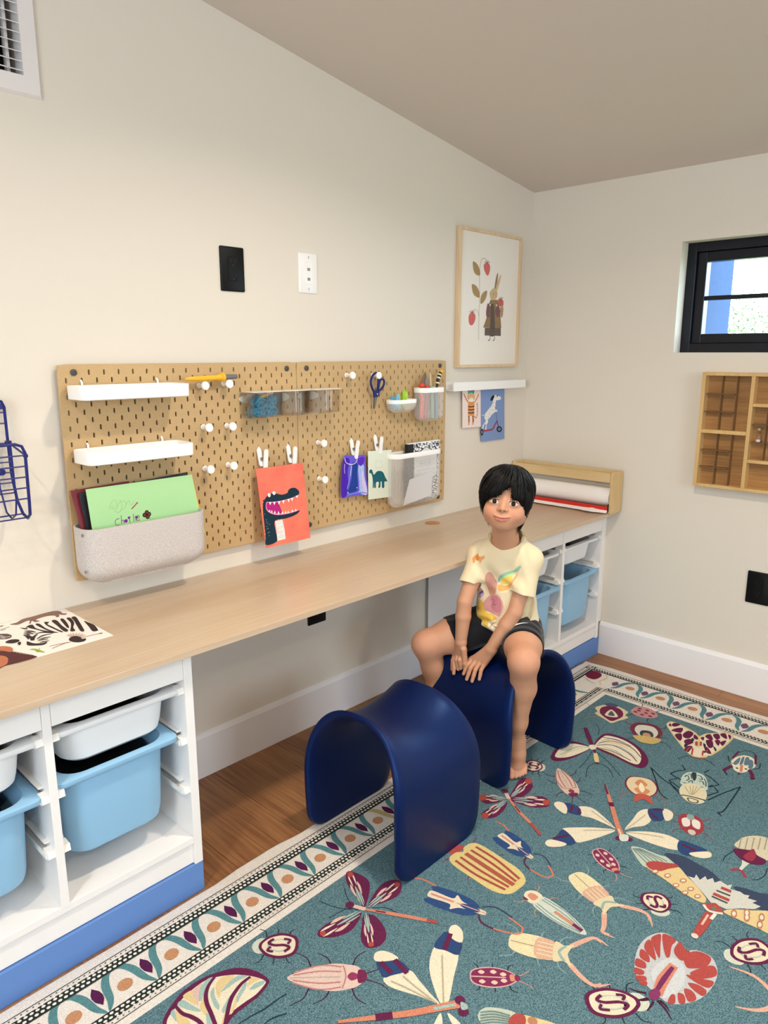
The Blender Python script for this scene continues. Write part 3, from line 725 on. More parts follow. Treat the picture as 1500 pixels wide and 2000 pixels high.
ART['rabbit'] = '''#8a8a68|#a5834f|#7c5f38|#cf5a54|#8c4a40|#a88a64|#d3b582|#7e6a55|#c9ab7b|#5f5340|#6a5c46|#84683f|#6e4242|#8f7450|#4a3d34|#54453a|#3a302a|#7d6a58|#403a36|#c0504a|#b3936a|#7c6a44|#93533f|#e6dccb|#5c4630
s0:1:22:-683,-1589 -710,-814 -703,-37 -718,634 -752,1013 -703,1396 -597,1603 -414,1638 -275,1565
s0:1:18:-719,-619 -793,-452 -963,-377 -1101,-440 -1181,-491
c1:2::-1199,1458 -917,1378 -725,1157 -733,957 -1023,993 -1170,1170
s2:3:12:-1181,1427 -951,1211 -750,975
c1:2::-1227,587 -920,526 -719,299 -726,96 -1045,161 -1200,343
s2:3:12:-1193,556 -953,333 -744,115
c1:2::-217,400 -223,181 -391,-46 -615,-140 -626,111 -492,287
s2:3:12:-250,374 -441,121 -599,-110
c3:2::-461,1392 -271,1489 -82,1437 -29,1259 -105,1060 -187,987 -318,1054 -435,1203
s4:3:20:-254,1476 -367,1499 -441,1498
s4:3:20:-254,1476 -318,1529 -360,1572
s4:3:20:-254,1476 -247,1543 -243,1601
s4:3:20:-254,1476 -186,1537 -140,1581
s4:3:20:-254,1476 -133,1514 -52,1521
c3:2::-1365,-594 -1181,-501 -980,-571 -947,-749 -1063,-946 -1225,-1013 -1360,-930 -1399,-763
s4:3:20:-1180,-520 -1289,-492 -1361,-489
s4:3:20:-1180,-520 -1241,-463 -1283,-419
s4:3:20:-1180,-520 -1173,-453 -1169,-395
s4:3:20:-1180,-520 -1113,-462 -1069,-420
s4:3:20:-1180,-520 -1063,-487 -983,-484
c5:2::315,505 424,904 524,1155 550,1010 519,787 455,513
c6:2::420,511 559,864 723,1096 764,1001 655,723 528,458
c7:3::321,554 396,926 490,1143 477,907 399,559
c8:3::19,340 184,497 402,510 533,370 509,170 339,63 120,62 18,194
o9:4:22:274,281
o10:4:18:18,350
p11:2::77,50 533,72 689,-169 826,-666 903,-1059 -400,-1080 -187,-699 -68,-154
c12:3::-131,-107 48,-222 88,-492 26,-643 -164,-649 -225,-455
c12:3::616,-147 760,-316 748,-568 572,-624 439,-479 446,-279
p13:3::43,-296 358,-283 472,-1079 50,-1089
c14:4::90,-196 317,-186 437,-1080 418,-1383 83,-1389 79,-989
p15:1::-280,-1087 867,-1060 886,-1395 -282,-1395
s16:4:10:-166,-1119 -153,-1383
s16:4:10:-27,-1116 -14,-1380
s16:4:10:112,-1113 126,-1378
s16:4:10:253,-1110 267,-1375
s16:4:10:394,-1106 409,-1373
s16:4:10:536,-1103 551,-1371
s16:4:10:679,-1100 695,-1368
s16:4:10:824,-1096 839,-1366
s17:4:10:-276,-1171 854,-1147
s17:4:10:-271,-1270 860,-1248
s17:4:10:-267,-1345 864,-1324
s18:1:36:92,-1398 100,-1549 -29,-1601
s18:1:36:410,-1393 427,-1545 306,-1602
c19:3::603,76 779,135 982,45 976,-157 798,-189 633,-122
c20:3::780,-190 996,-181 966,-586 821,-591
s21:4:20:798,111 669,179
s21:4:20:798,111 774,214
s21:4:20:798,111 882,210
s21:4:20:798,111 975,175
s22:4:22:804,-289 984,-292
s22:4:22:809,-390 990,-393
s22:4:22:815,-490 997,-494
o23:5:45:36,-159
o23:5:45:492,-153
s24:4:25:77,50 32,-75 19,-174
s24:4:25:533,72 575,-50 511,-167'''
ART['mat'] = '''#8a6a60|#3a2b2c|#cbb3a8|#a04a48|#8a3c3c|#9aae3e|#6f7a3a|#5a4c4c|#b5a59d|#8f7f78|#5b2f30|#c07653
c0:1::-1414,-187 -1252,-178 -1115,-73 -998,-27 -756,-24 -454,9 -257,-20 -159,-140 -168,-335 -108,-442 -169,-509 -249,-426 -272,-358 -328,-515 -404,-522 -390,-365 -566,-266 -833,-326 -804,-481 -917,-488 -939,-340 -1028,-494 -1056,-465 -974,-303 -1024,-251 -1239,-354 -1326,-328
c1:2::-1172,-666 -1038,-646 -1070,-930 -972,-1268 -807,-1579 -891,-1545 -1025,-1304 -1103,-1014 -1167,-829
c1:2::-978,-669 -892,-677 -905,-1104 -860,-1424 -825,-1575 -896,-1463 -950,-1214
c1:2::-762,-650 -677,-739 -764,-853 -749,-1109 -735,-1360 -712,-1632 -760,-1606 -792,-1261 -812,-923
c1:2::-599,-697 -495,-739 -559,-1228 -580,-1601 -651,-1697 -685,-1569 -643,-1140
c1:2::-401,-737 -332,-767 -392,-1120 -489,-1461 -528,-1436 -484,-1146
c1:2::-262,-782 -180,-825 -260,-1217 -420,-1533 -480,-1783 -574,-1724 -437,-1436 -323,-1151
c1:2::-150,-813 -54,-846 -161,-1321 -243,-1639 -335,-1951 -403,-1902 -309,-1490 -210,-1105
c1:2::-40,-1283 -15,-1433 8,-1742 -68,-2099 -111,-2170 -205,-2110 -127,-1721
c1:3::-1595,-1726 -1543,-1637 -1513,-1776 -1467,-1895 -1340,-1993 -1237,-1993 -1291,-2079 -1389,-2117 -1533,-2015 -1629,-1887
s1:3:20/70/30:-1382,-992 -1314,-1063 -1261,-1270
s1:3:20/70/30:-1327,-896 -1242,-1024 -1185,-1198
s1:3:20/70/30:-1450,-1148 -1430,-1318 -1474,-1529
s1:3:20/70/30:-1389,-1211 -1390,-1434 -1457,-1655
s1:3:20/70/30:-1413,-1074 -1369,-1157 -1335,-1267
s1:3:20/70/30:-1424,-1690 -1310,-1444 -1193,-1341
s1:3:20/70/30:-1341,-1668 -1203,-1556 -1080,-1535 -964,-1582
s1:3:20/70/30:-1325,-1722 -1204,-1702 -1053,-1750
s1:3:20/70/30:-1368,-1784 -1259,-1791 -1145,-1837
s1:3:20/70/30:-1382,-1913 -1296,-1931 -1174,-1952
s1:3:20/70/30:-1247,-1285 -1070,-1319 -915,-1557
s1:3:20/70/30:-1350,-1402 -1397,-1573 -1437,-1676
c1:3::-1328,-620 -1236,-757 -1218,-838 -1289,-796
s1:3:40:-1225,-729 -1104,-616 -1038,-646
c1:3::-835,-2234 -719,-2100 -616,-2134 -570,-2293 -602,-2407 -524,-2452 -611,-2578 -747,-2557 -837,-2413
s2:2:40/120/30:-714,-2093 -749,-1931
s2:2:40/120/30:-698,-2086 -706,-1889
s2:2:40/120/30:-674,-2091 -650,-1876
s2:2:40/120/30:-645,-2108 -588,-1893
s2:2:40/120/30:-616,-2134 -529,-1939
s2:2:40/120/30:-590,-2166 -480,-2006
s2:2:40/120/30:-569,-2201 -448,-2088
s2:2:40/120/30:-558,-2233 -435,-2173
s2:2:40/120/30:-556,-2259 -444,-2250
s3:3:22:-617,-2354 -377,-2347 -105,-2391
s3:3:22:-874,-2410 -1073,-2343 -1309,-2306
s3:3:22:-913,-2369 -1186,-2434 -1319,-2487
s4:3:50:-169,-2377 -98,-2398
c5:3::-1701,-2169 -1605,-2201 -1560,-2316 -1519,-2575 -1582,-2508 -1630,-2311
s5:1:40:-1617,-2324 -1616,-2459
s6:1:15:-1560,-2316 -1496,-2247
c1:3::-1925,-1343 -1810,-1249 -1699,-1293 -1639,-1406 -1697,-1512 -1833,-1511
c1:3::-1738,-1575 -1670,-1539 -1692,-1659 -1769,-1754
c7:2::-1887,-689 -1783,-708 -1679,-832 -1668,-1031 -1772,-1143 -1910,-1071 -1971,-934
s8:3:60:-1852,-801 -1810,-993 -1697,-1037
s8:3:50:-1926,-908 -1839,-1074
s9:1:30:-1716,-410 -1594,-382 -1481,-358
s9:1:30:-1722,-481 -1604,-465
s1:1:50:-1650,-165 -1556,-167
c10:2::-2229,-1683 -2102,-1816 -2018,-2071 -1907,-2339 -1828,-2501 -1742,-2709 -2025,-2743 -2372,-2720 -2599,-2663
p10:2::-2119,-1865 -2109,-1687 -2077,-1943
p10:2::-2078,-1955 -2069,-1783 -2036,-2033
p10:2::-2037,-2045 -2029,-1879 -1995,-2122
p10:2::-1996,-2134 -1990,-1974 -1954,-2211
p10:2::-1955,-2223 -1951,-2069 -1914,-2300
p10:2::-1915,-2312 -1912,-2163 -1873,-2388
p10:2::-1874,-2400 -1873,-2257 -1833,-2477
p10:2::-1834,-2488 -1834,-2350 -1793,-2564
p10:2::-1794,-2576 -1795,-2444 -1753,-2652
c11:3::-2160,-1482 -2013,-1567 -1937,-1750 -1974,-1950 -2064,-2004 -2119,-1865 -2229,-1683
c11:3::-2388,-2044 -2263,-2078 -2215,-2257 -2254,-2439 -2360,-2640 -2520,-2717 -2599,-2663'''
ART['green'] = '''#7a4b66|#7d1fa0|#3a1d1a|#7a4038|#2c1512|#8fb53a|#b0555f|#9b4a56|#8fb082
s0:1:17:-741,-285 -825,-297 -872,-361 -846,-445 -762,-441
s0:1:17:-685,-211 -695,-336 -702,-444
s0:1:17:-691,-366 -642,-337 -633,-437
s0:1:17:-466,-282 -470,-366 -465,-447
s0:1:17:-350,-227 -350,-337 -355,-436
s0:1:17:-332,-322 -279,-330
s0:1:17:-294,-328 -292,-431
s0:1:17:-258,-352 -190,-345 -202,-287 -259,-304 -276,-368 -236,-419 -178,-402
c1:2::-617,-349 -549,-331 -526,-382 -562,-423 -613,-404
c1:2::-513,-286 -449,-274 -449,-325 -503,-331
o1:2:35:-258,-326
o1:2:15:-290,-299
o2:2:62:41,-244
o3:3:32:41,-244
o2:2:62:98,-301
o3:3:32:98,-301
o2:2:62:49,-364
o3:3:32:49,-364
o2:2:62:-31,-303
o3:3:32:-31,-303
o4:4:30:41,-304
s5:1:16:109,-393 122,-477 132,-554
s6:1:30:-378,-87 -283,-18 -185,67
s7:2:16:-360,-68 -218,28 -172,51
s8:1:8:-982,-3 -904,164 -785,212 -767,73 -841,-60 -718,-115 -619,51 -674,203
s8:1:8:-782,-33 -684,132 -530,146 -531,1 -676,-85
s8:1:8:-526,37 -415,148 -375,15 -263,126
s8:1:8:-954,65 -873,-19 -877,89'''
ART['shirt'] = '''#e2954a|#cf7f35|#7fb59f|#b7d18a|#eac450|#e2a45a|#cf8c80|#d08a90|#bf7780|#c8906f|#a98db2|#57385f|#e0b32c|#efe0c0|#6f4a3c|#5f3a3a
c0:1::-955,904 -892,987 -828,1037 -775,1086 -751,1002 -654,991 -569,1033 -577,934 -651,882 -691,769 -747,850 -824,885 -875,770 -930,808
c1:1::-838,993 -774,1043 -738,916 -769,848 -824,885
c2:1::-140,288 -60,450 104,578 353,661 453,769 554,845 577,784 499,657 356,575 149,497 6,371 -74,230
c3:1::-56,320 67,454 253,541 397,591 358,522 152,432 29,309
c4:1::-41,191 28,352 213,472 319,452 304,299 160,205 34,167
c5:1::-114,138 -8,162 162,151 283,296 441,532 480,622 465,470 366,306 229,50 41,-18 -87,-12
c6:1::-526,306 -509,440 -425,505 -317,474 -227,343 -149,243 -134,114 -170,-111 -252,-232 -359,-246 -428,-100 -475,27 -511,132
c7:1::-506,-398 -380,-248 -168,-154 -38,-204 52,-346 91,-561 -17,-843 -147,-817 -321,-774 -517,-757 -629,-661 -589,-521
c8:1::-336,-287 -209,-204 -58,-250 34,-458 -21,-710 -193,-712 -327,-574 -267,-411
c9:1::-430,-34 -261,54 -172,-45 -253,-188 -372,-181
c10:1::-769,-344 -689,-89 -599,-166 -575,-252 -680,-399 -745,-430
s11:1:22:-737,-295 -685,-200 -608,-234
s11:1:22:-708,-265 -660,-165 -609,-212
s11:1:22:-678,-234 -635,-131 -609,-190
s11:1:22:-648,-204 -610,-97 -610,-168
c12:1::-847,-713 -744,-452 -611,-524 -494,-776 -276,-813 -101,-899 -142,-972 -356,-1048 -393,-1256 -592,-1173 -816,-1047
c13:1::-354,-1093 -141,-994 -134,-1218 -305,-1288
s14:1:16:-306,-1243 -223,-1119 -117,-1058
s14:1:16:-267,-433 -334,-353 -204,-358 -242,-518 -137,-460
s15:1:22:-385,451 -376,443
s15:1:24:-203,263 -192,253'''
# ---------------------------------------------------------------- flat prints (shape lists in tenths of a millimetre on each sheet)
def soft(h): return '#' + ''.join('%02x' % round(int(h[i:i + 2], 16) * .84 + b * .16) for i, b in ((1, 238), (3, 231), (5, 220)))
def draw(art, key, over=None):
    rows = ART[key].split('\n'); cols = rows[0].split('|')
    for r in rows[1:]:
        head, L, w, P = r.split(':'); k = head[0]; m = ink(soft(cols[int(head[1:])]) if key == 'rabbit' else cols[int(head[1:])]); L = int(L)
        P = [tuple(float(v) * 1e-4 for v in q.split(',')) for q in P.split(' ')]
        W = [float(v) * 1e-4 for v in w.split('/')] if w else 0
        if k == 'p': art.put(P, m, L)
        elif k == 'c': art.put(cr(P, 5), m, L)
        elif k == 'o': art.put(ell(*P[0], W[0], W[0], 0, 12), m, L)
        else: art.put(stroke(P, W if len(W) > 1 else W[0], 5), m, L)
def sheet(name, label, cat, O, U, V, corners, key, m, group=None, th=.0006, curl=0):
    O = Vector(O); U = Vector(U).normalized(); V = Vector(V).normalized(); N = U.cross(V)
    t = thing(name, label, cat, O, group)
    MB().prism([O + U * a + V * b for a, b in corners], -N * th).build('sheet', m, t)
    a = Art(O, U, V); draw(a, key); a.build('printed_picture', t)
    return t
M_orange = mat('orange print', '#ee8064', .6, .3, noise=1, nscale=14, col2='#e0695a', detail=6)
sheet('art_print', 'orange print of a dark toothy crocodile, clipped to the pegboards', 'art print', (-1.47, -.0655, .843), (1, 0, 0), (0, .035, .245), [(-.0935, .1250), (.0936, .1245), (.0905, -.1235), (-.0915, -.1235)], 'croc', M_orange)
sheet('painting', 'small purple and blue hand painting under a clip', 'painting', (-1.13, -.040, .89), (1, 0, 0), (0, 0, 1), [(-.0538, .0782), (.047, .0715), (.0615, -.0697), (-.0683, -.0645)], 'purple', mat('paint purple', '#6a5ad8', .5))
sheet('greeting_card', 'pale green card with a teal dinosaur under a clip', 'card', (-1.006, -.040, .88), (1, 0, 0), (0, 0, 1), [(-.0610, .0935), (.0612, .0870), (.0604, -.0885), (-.060, -.0826)], 'dino', mat('pale card', '#dfe6d4', .6))
# ---------------------------------------------------------------- felt pocket with papers
M_felt = mat('grey felt', '#d3ccc8', .95, .1, noise=.26, nscale=420, bump=.3, bscale=420, thr=(.36, .64), detail=3)
t = thing('felt_pocket', 'grey felt pocket full of papers at the bottom of the left pegboard', 'pocket', (-1.965, -.08, .735))
x0, x1, y0, y1, zb, zt = -2.14, -1.79, -.130, -.0225, .7335, .884
cx, cy, w, d = (x0 + x1) / 2, (y0 + y1) / 2, x1 - x0, y1 - y0
def R(e, z, r=.04):
    return [(cx + (w / 2 - e) * u, cy + max(d / 2 - min(e, .03), .01) * v, z) for u, v in [(a / (w / 2), b / (d / 2)) for a, b in rr(0, 0, w, d, r, 7)]]
rings = []
rad = .05
for k in range(8):
    a = pi / 2 * k / 7; rings.append(R(rad * (1 - sin(a)) + .0005, zb + rad * (1 - cos(a))))
rings.append(R(0, zt)); rings.append(R(.003, zt)); rings.append(R(.004, zb + rad))
rings.append(R(.03, zb + .008))
MB().loft(rings).build('pouch', M_felt, t, smooth=True, angle=50)
for rz in (.870, .775): MB().lathe((x0 - .0008, -.105, rz), [(.004, 0), (.004, -.0015), (.0015, -.0025)], 12, 'X').build('rivet', mat('rivet', '#8d8d8d', .3, metal=1), t)
MB().prism([(x1 - .03, -.024, zt - .01), (x1 - .001, -.024, zt - .01), (x1 - .001, -.024, zt + .010), (x1 - .012, -.024, zt + .018), (x1 - .03, -.024, zt + .018)], (0, .0025, 0)).build('back_tab', M_felt, t)
def paper(name, label, cat, corners, m, key=None, O=None, U=None, V=None, th=.0006, group=None):
    c = sum((Vector(p) for p in corners), Vector()) / 4; t = thing(name, label, cat, c, group)
    n = (Vector(corners[1]) - Vector(corners[0])).cross(Vector(corners[2]) - Vector(corners[1])).normalized()
    if n.y > 0: n = -n
    MB().prism(corners, -n * th).build('sheet', m, t)
    if key: a = Art(O, U, V, .00015); draw(a, key); a.build('drawing', t)
    return t
Og, Ug, Vg = Vector((-1.955, -.0775, .92)), Vector((1, 0, 0)), Vector((0, .028, .25)).normalized()
def gp(a, b, off=0): return Og + Ug * a + Vg * b + Vector((0, off, 0))
paper('paper', 'light green paper with a child\'s writing in the felt pocket', 'paper', [gp(-.1525, .0586), gp(.1537, .0606), gp(.168, -.11), gp(-.148, -.11)], mat('green paper', '#a9d59b', .75, .2), 'green', Og, Ug, Vg)
paper('paper', 'yellow paper behind the green sheet in the felt pocket', 'paper', [gp(-.12, .030, .008), gp(.160, .043, .008), gp(.178, -.11, .006), gp(-.12, -.11, .006)], mat('yellow paper', '#f1d04a', .75, .2))
paper('folder', 'black folder behind the papers in the felt pocket', 'folder', [gp(-.164, .048, .018), gp(.152, .066, .018), gp(.146, -.12, .014), gp(-.150, -.12, .014)], mat('black card', '#1d1e26', .6), th=.002)
paper('folder', 'dark red folder at the left back of the felt pocket', 'folder', [gp(-.178, .055, .030), gp(-.02, .060, .030), gp(-.01, -.12, .024), gp(-.158, -.12, .024)], mat('red card', '#7d2630', .5), th=.002)
# ---------------------------------------------------------------- mesh baskets
M_mesh = mat('mesh white', '#efece8', .45, .4)
def basket(name, label, x0, x1, y0, y1, zb, zt, r, rb, rim=.018, pitch=.0048, group='white mesh baskets on the right pegboard', sw=.00095):
    cx, cy, w, d = (x0 + x1) / 2, (y0 + y1) / 2, x1 - x0, y1 - y0; t = thing(name, label, 'basket', (cx, cy, zb), group)
    outl = rr(cx, cy, w, d, r, 12); outl = outl + [outl[0]]
    L = [0]
    for a, b in zip(outl, outl[1:]): L.append(L[-1] + math.dist(a, b))
    tot = L[-1]; X = [p[0] for p in outl]; Y = [p[1] for p in outl]
    def S(u, z):
        u %= tot; x = float(np.interp(u, L, X)); y = float(np.interp(u, L, Y)); h = z - zb; e = 0
        if h < rb: e = rb - sqrt(max(rb * rb - (rb - h) ** 2, 0))
        return Vector((cx + (x - cx) * (w / 2 - e) / (w / 2), cy + (y - cy) * max(d / 2 - e, .004) / (d / 2), z))
    mb = MB(); H = zt - rim - zb; n = int(tot / pitch); steps = max(10, int(H / .004)); run = H * .62
    for sgn in (1, -1):
        for k in range(n):
            A = []; B = []
            for i in range(steps + 1):
                f = i / steps; z = zb + .0006 + (H - .0006) * f; u = k * pitch + sgn * run * f
                p = S(u, z); q = S(u + .0008, z); tn = (q - p).normalized()
                A.append(p - tn * sw * .5); B.append(p + tn * sw * .5)
            m = len(A); mb.add(A + B, [(i, i + 1, m + i + 1, m + i) for i in range(m - 1)])
    o = mb.build('mesh_wall', M_mesh, t, recalc=False); o['kind'] = 'stuff'
    ring = lambda e, z: [(cx + (x - cx) * (w / 2 + e) / (w / 2), cy + (y - cy) * (d / 2 + e) / (d / 2), z) for x, y in rr(cx, cy, w, d, r, 8)]
    MB().loft([ring(.0003, zt - rim), ring(.0012, zt - rim + .001), ring(.0012, zt - .001), ring(.0004, zt), ring(-.0012, zt), ring(-.0018, zt - .001), ring(-.0018, zt - rim)]).build('rim', M_mesh, t, smooth=True) if False else None
    R0 = [ring(.0012, zt - rim), ring(.0012, zt - .001), ring(.0004, zt), ring(-.0012, zt), ring(-.0018, zt - .001), ring(-.0018, zt - rim)]
    MB().loft(R0 + [R0[0]], False, False).build('rim', M_white, t, smooth=True)
    b = [S(u, zb + .0008) for u in np.linspace(0, tot, 40)[:-1]]; MB().prism(b, (0, 0, -.0006)).build('base', M_mesh, t)
    return t
basket('mesh_basket', 'small shallow white mesh basket on the right pegboard', -.970, -.842, -.086, -.0215, 1.105, 1.150, .03, .028, .014)
basket('mesh_basket', 'tall white mesh cup of craft tools at the right board edge', -.819, -.684, -.086, -.0215, 1.066, 1.188, .03, .022, .018)
basket('letter_holder', 'wide white mesh letter holder with a notebook on the right pegboard', -.965, -.697, -.084, -.0215, .752, .954, .03, .028, .018)
# contents: erasers in the shallow basket
def eraser(label, x, z, m, lean, tall, y=-.06, nm='eraser', w_=.010):
    t = thing(nm, label, 'eraser', (x, y, z)); c = Vector((x, y, z)); u = Vector((sin(lean), -.15, cos(lean))).normalized(); s = Vector((cos(lean), 0, -sin(lean)))
    MB().prism([c - s * w_ - u * .028, c + s * w_ - u * .028, c + s * w_ + u * tall * .5, c + s * w_ * .1 + u * tall, c - s * w_ * .6 + u * tall * .6, c - s * w_ + u * tall * .3], (0, .007, 0)).build('wedge', m, t, bevel=.0015)
    MB().prism([c - s * (w_ + .0006) - u * .028 + Vector((0, -.0006, 0)), c + s * (w_ + .0006) - u * .028 + Vector((0, -.0006, 0)), c + s * (w_ + .0006) - u * .004 + Vector((0, -.0006, 0)), c - s * (w_ + .0006) - u * .004 + Vector((0, -.0006, 0))], (0, .0082, 0)).build('sleeve', m, t)
M_lime = mat('lime', '#c3e84e', .5); M_lime2 = mat('yellow green', '#dfe53c', .5); M_cy = mat('sky cyan', '#3fb3dd', .5); M_cy2 = mat('pale blue', '#7dc0ea', .5)
eraser('tall lime wedge eraser at the right of the shallow basket', -.885, 1.150, M_lime, .25, .030, -.05, w_=.014); eraser('bright green leaning wedge eraser in the shallow basket', -.902, 1.150, mat('leaf lime', '#9fd83a', .5), -.2, .043, -.066, w_=.007)
eraser('yellow wedge eraser in the middle of the shallow basket', -.918, 1.145, M_lime2, .1, .026, -.048)
eraser('cyan wedge eraser at the left of the shallow basket', -.947, 1.145, M_cy, -.5, .020, -.052); eraser('pale blue wedge eraser in the shallow basket', -.932, 1.146, M_cy2, -.25, .028, -.062, w_=.008)
# craft tools in the tall cup
def tool(nm, label, cat, p0, p1, r, m, tip=None, cap=None):
    t = thing(nm, label, cat, p0); P0, P1 = Vector(p0), Vector(p1)
    MB().tube([P0, P0.lerp(P1, .5), P1], r, 10).build('shaft', m, t, smooth=True)
    if tip: MB().tube([P1, P1 + (P1 - P0).normalized() * tip[0]], [r if not isinstance(r, list) else r[-1], .0008], 10).build('tip', tip[1], t, smooth=True)
    if cap: MB().ball(P1, cap[0], 12, 9, (1, 1, 1)).build('cap', cap[1], t, smooth=True)
    return t
M_or = mat('marker orange red', '#d8432c', .45); M_or2 = mat('marker orange', '#e8823c', .45); M_tw = mat('twig', '#7d6a58', .8); M_gr2 = mat('sage green', '#8db39a', .5); M_pk = mat('marker pink', '#d9828c', .5); M_bl2 = mat('marker slate', '#7f98ad', .5)
tool('marker', 'orange red rounded marker at the left of the tall cup', 'marker', (-.800, -.058, 1.074), (-.801, -.060, 1.196), .0085, M_or, cap=(.0115, M_or)); tool('marker', 'orange marker just right of the red one in the tall cup', 'marker', (-.778, -.045, 1.074), (-.782, -.045, 1.194), .008, M_or2, cap=(.0105, M_or2))
tool('marker', 'dark red marker low behind the orange one in the tall cup', 'marker', (-.786, -.067, 1.074), (-.774, -.064, 1.190), .007, M_red, cap=(.009, M_or))
tool('pencil', 'brown pencil leaning to the right in the tall cup', 'pencil', (-.800, -.038, 1.078), (-.775, -.046, 1.225), .0042, M_tw, (.02, M_tw)); tool('pencil', 'brown pencil beside the leaning one in the tall cup', 'pencil', (-.790, -.034, 1.078), (-.762, -.042, 1.230), .0042, M_tw, (.018, M_tw))
tool('paint_brush', 'pale wooden brush handle in the middle of the tall cup', 'brush', (-.722, -.050, 1.075), (-.742, -.05, 1.232), [.0045, .005, .003], mat('pale wood', '#d8c8a8', .6), (.012, mat('pale wood', '#d8c8a8', .6)))
tool('pencil', 'grey green pencil at the middle of the tall cup', 'pencil', (-.745, -.035, 1.078), (-.752, -.036, 1.222), .0045, M_bl2, (.014, M_tw)); tool('marker', 'sage green marker in the middle of the tall cup', 'marker', (-.742, -.064, 1.074), (-.747, -.062, 1.186), .008, M_gr2, cap=(.009, M_gr2))
tool('marker', 'slate blue marker in the right half of the tall cup', 'marker', (-.720, -.066, 1.074), (-.724, -.064, 1.180), .007, M_bl2, cap=(.0075, M_bl2))
t = thing('pipe_cleaner', 'black and yellow striped twist at the right of the tall cup', 'craft stem', (-.705, -.045, 1.074)); P = [(-.715, -.05, 1.076), (-.708, -.05, 1.12), (-.70, -.05, 1.19), (-.694, -.05, 1.215), (-.684, -.05, 1.236), (-.676, -.05, 1.245)]
MB().tube(P, [.003, .003, .004, .007, .0075, .006], 10).build('stem', M_dkin, t, smooth=True); mb = MB()
for k, (a, b) in enumerate((((-.6985, -.05, 1.200), (-.697, -.05, 1.205)), ((-.6925, -.05, 1.2185), (-.690, -.05, 1.2235)), ((-.687, -.05, 1.231), (-.6845, -.05, 1.2355)))): MB().tube([a, b], [.0083, .0083], 10).build('stripe', mat('cream stripe', '#efe6c8', .6), t, smooth=True)
MB().ball((-.676, -.052, 1.246), .0085, 10, 7).build('yellow_tip', M_yel, t, smooth=True)
# notebook and torn paper in the letter holder
M_marble = mat('marbled cover', '#f2f2f4', .6, .3, noise=1, nscale=150, col2='#1b1c2c', thr=(.47, .53), detail=5)
t = thing('notebook', 'black and white marbled notebook in the mesh letter holder', 'notebook', (-.775, -.05, .77)); 
zb, zt = .765, .981
def NB(x, z, y): return (x, y - .012 * (z - zb) / (zt - zb) * 0 , z - .028 * (x + .875) * .15)
MB().prism([NB(-.842, zb, -.058), NB(-.702, zb, -.058), NB(-.684, zt, -.058), NB(-.842, zt, -.058)], (0, .0012, 0)).build('cover', M_marble, t)
MB().prism([NB(-.872, zb, -.0585), NB(-.842, zb, -.0585), NB(-.842, zt, -.0585), NB(-.872, zt, -.0585)], (0, .018, 0)).build('spine_tape', mat('black tape', '#10121c', .5), t)
MB().prism([NB(-.868, zb, -.056), NB(-.704, zb, -.056), NB(-.688, zt + .004, -.056), NB(-.868, zt + .003, -.056)], (0, .012, 0)).build('pages', mat('page white', '#f4f2ef', .8), t)
MB().prism([NB(-.870, zb, -.0425), NB(-.702, zb, -.0425), NB(-.686, zt, -.0425), NB(-.870, zt, -.0425)], (0, .0012, 0)).build('back_cover', M_marble, t)
a = Art((-.765, -.0585, .90), (1, 0, 0), (0, 0, 1)); wl_ = ink('#eceae8'); bk = ink('#2a2a33')
a.put([(-.075, -.055), (-.075, .033), (-.005, .066), (.062, .036), (.062, -.052), (-.005, -.075)], bk, 1); a.put([(-.073, -.053), (-.073, .032), (-.005, .0635), (.060, .0345), (.060, -.05), (-.005, -.0725)], wl_, 2)
a.put(stroke([(-.022, .048), (-.008, .041), (.008, .048)], .004), bk, 3); a.put(stroke([(-.015, .0455), (-.007, .047), (.003, .0455)], .0015), bk, 4)
for z_ in (.012, -.006, -.024, -.042): a.put(stroke([(-.06, z_), (0, z_ + .001), (.05, z_)], .0008, 0), ink('#9a98a0'), 3)
for x_ in (-.04, -.03, -.018, -.004, .012): a.put(stroke([(x_, -.002), (x_ + .004, .006), (x_ + .008, -.001)], .0012), ink('#77757f'), 4)
a.build('cover_label', t)
paper('torn_paper', 'torn white paper scrap in front inside the letter holder', 'paper', [(-.918, -.0745, .757), (-.755, -.0745, .775), (-.745, -.0735, .870), (-.880, -.0735, .852)], mat('scrap white', '#e2e0e2', .8))
# scissors hanging on a peg
M_navy = mat('navy handle', '#161d63', .3, .5); M_steel = mat('steel', '#b9bcc2', .25, metal=1)
t = thing('scissors', 'small dark blue scissors hanging from a white peg', 'scissors', (-1.02, -.045, 1.18))
sxz = lambda u, v, y=-.047: (-1.049 + (u - 250) * .00036, y, 1.25 - (v - 190) * .00025)
MB().tube([sxz(*q) for q in cr([(300, 203), (255, 230), (226, 310), (238, 400), (275, 468), (312, 445), (326, 380), (330, 300), (328, 232)], 4)] + [sxz(300, 203), sxz(290, 205)], .0042, 8).build('large_handle', M_navy, t, smooth=True)
MB().tube([sxz(*q, -.051) for q in cr([(345, 305), (378, 288), (400, 325), (392, 380), (355, 430), (328, 450), (322, 410), (332, 350)], 4)] + [sxz(345, 305, -.051), sxz(352, 298, -.051)], .0038, 8).build('small_handle', M_navy, t, smooth=True)
MB().prism([sxz(*q, -.043) for q in [(255, 450), (345, 440), (330, 500), (312, 540), (262, 540), (262, 500)]], (0, -.009, 0)).build('shank', M_navy, t, bevel=.002)
MB().lathe(sxz(298, 495, -.052), [(.004, 0), (.004, -.002), (.002, -.003)], 12, 'Y').build('pivot', M_steel, t)
MB().prism([sxz(*q, -.046) for q in [(268, 538), (300, 538), (287, 640), (272, 706), (262, 690)]], (0, .0015, 0)).build('blade', M_steel, t); MB().prism([sxz(*q, -.049) for q in [(275, 538), (308, 538), (290, 640), (272, 706), (266, 690)]], (0, .0015, 0)).build('blade', M_steel, t)
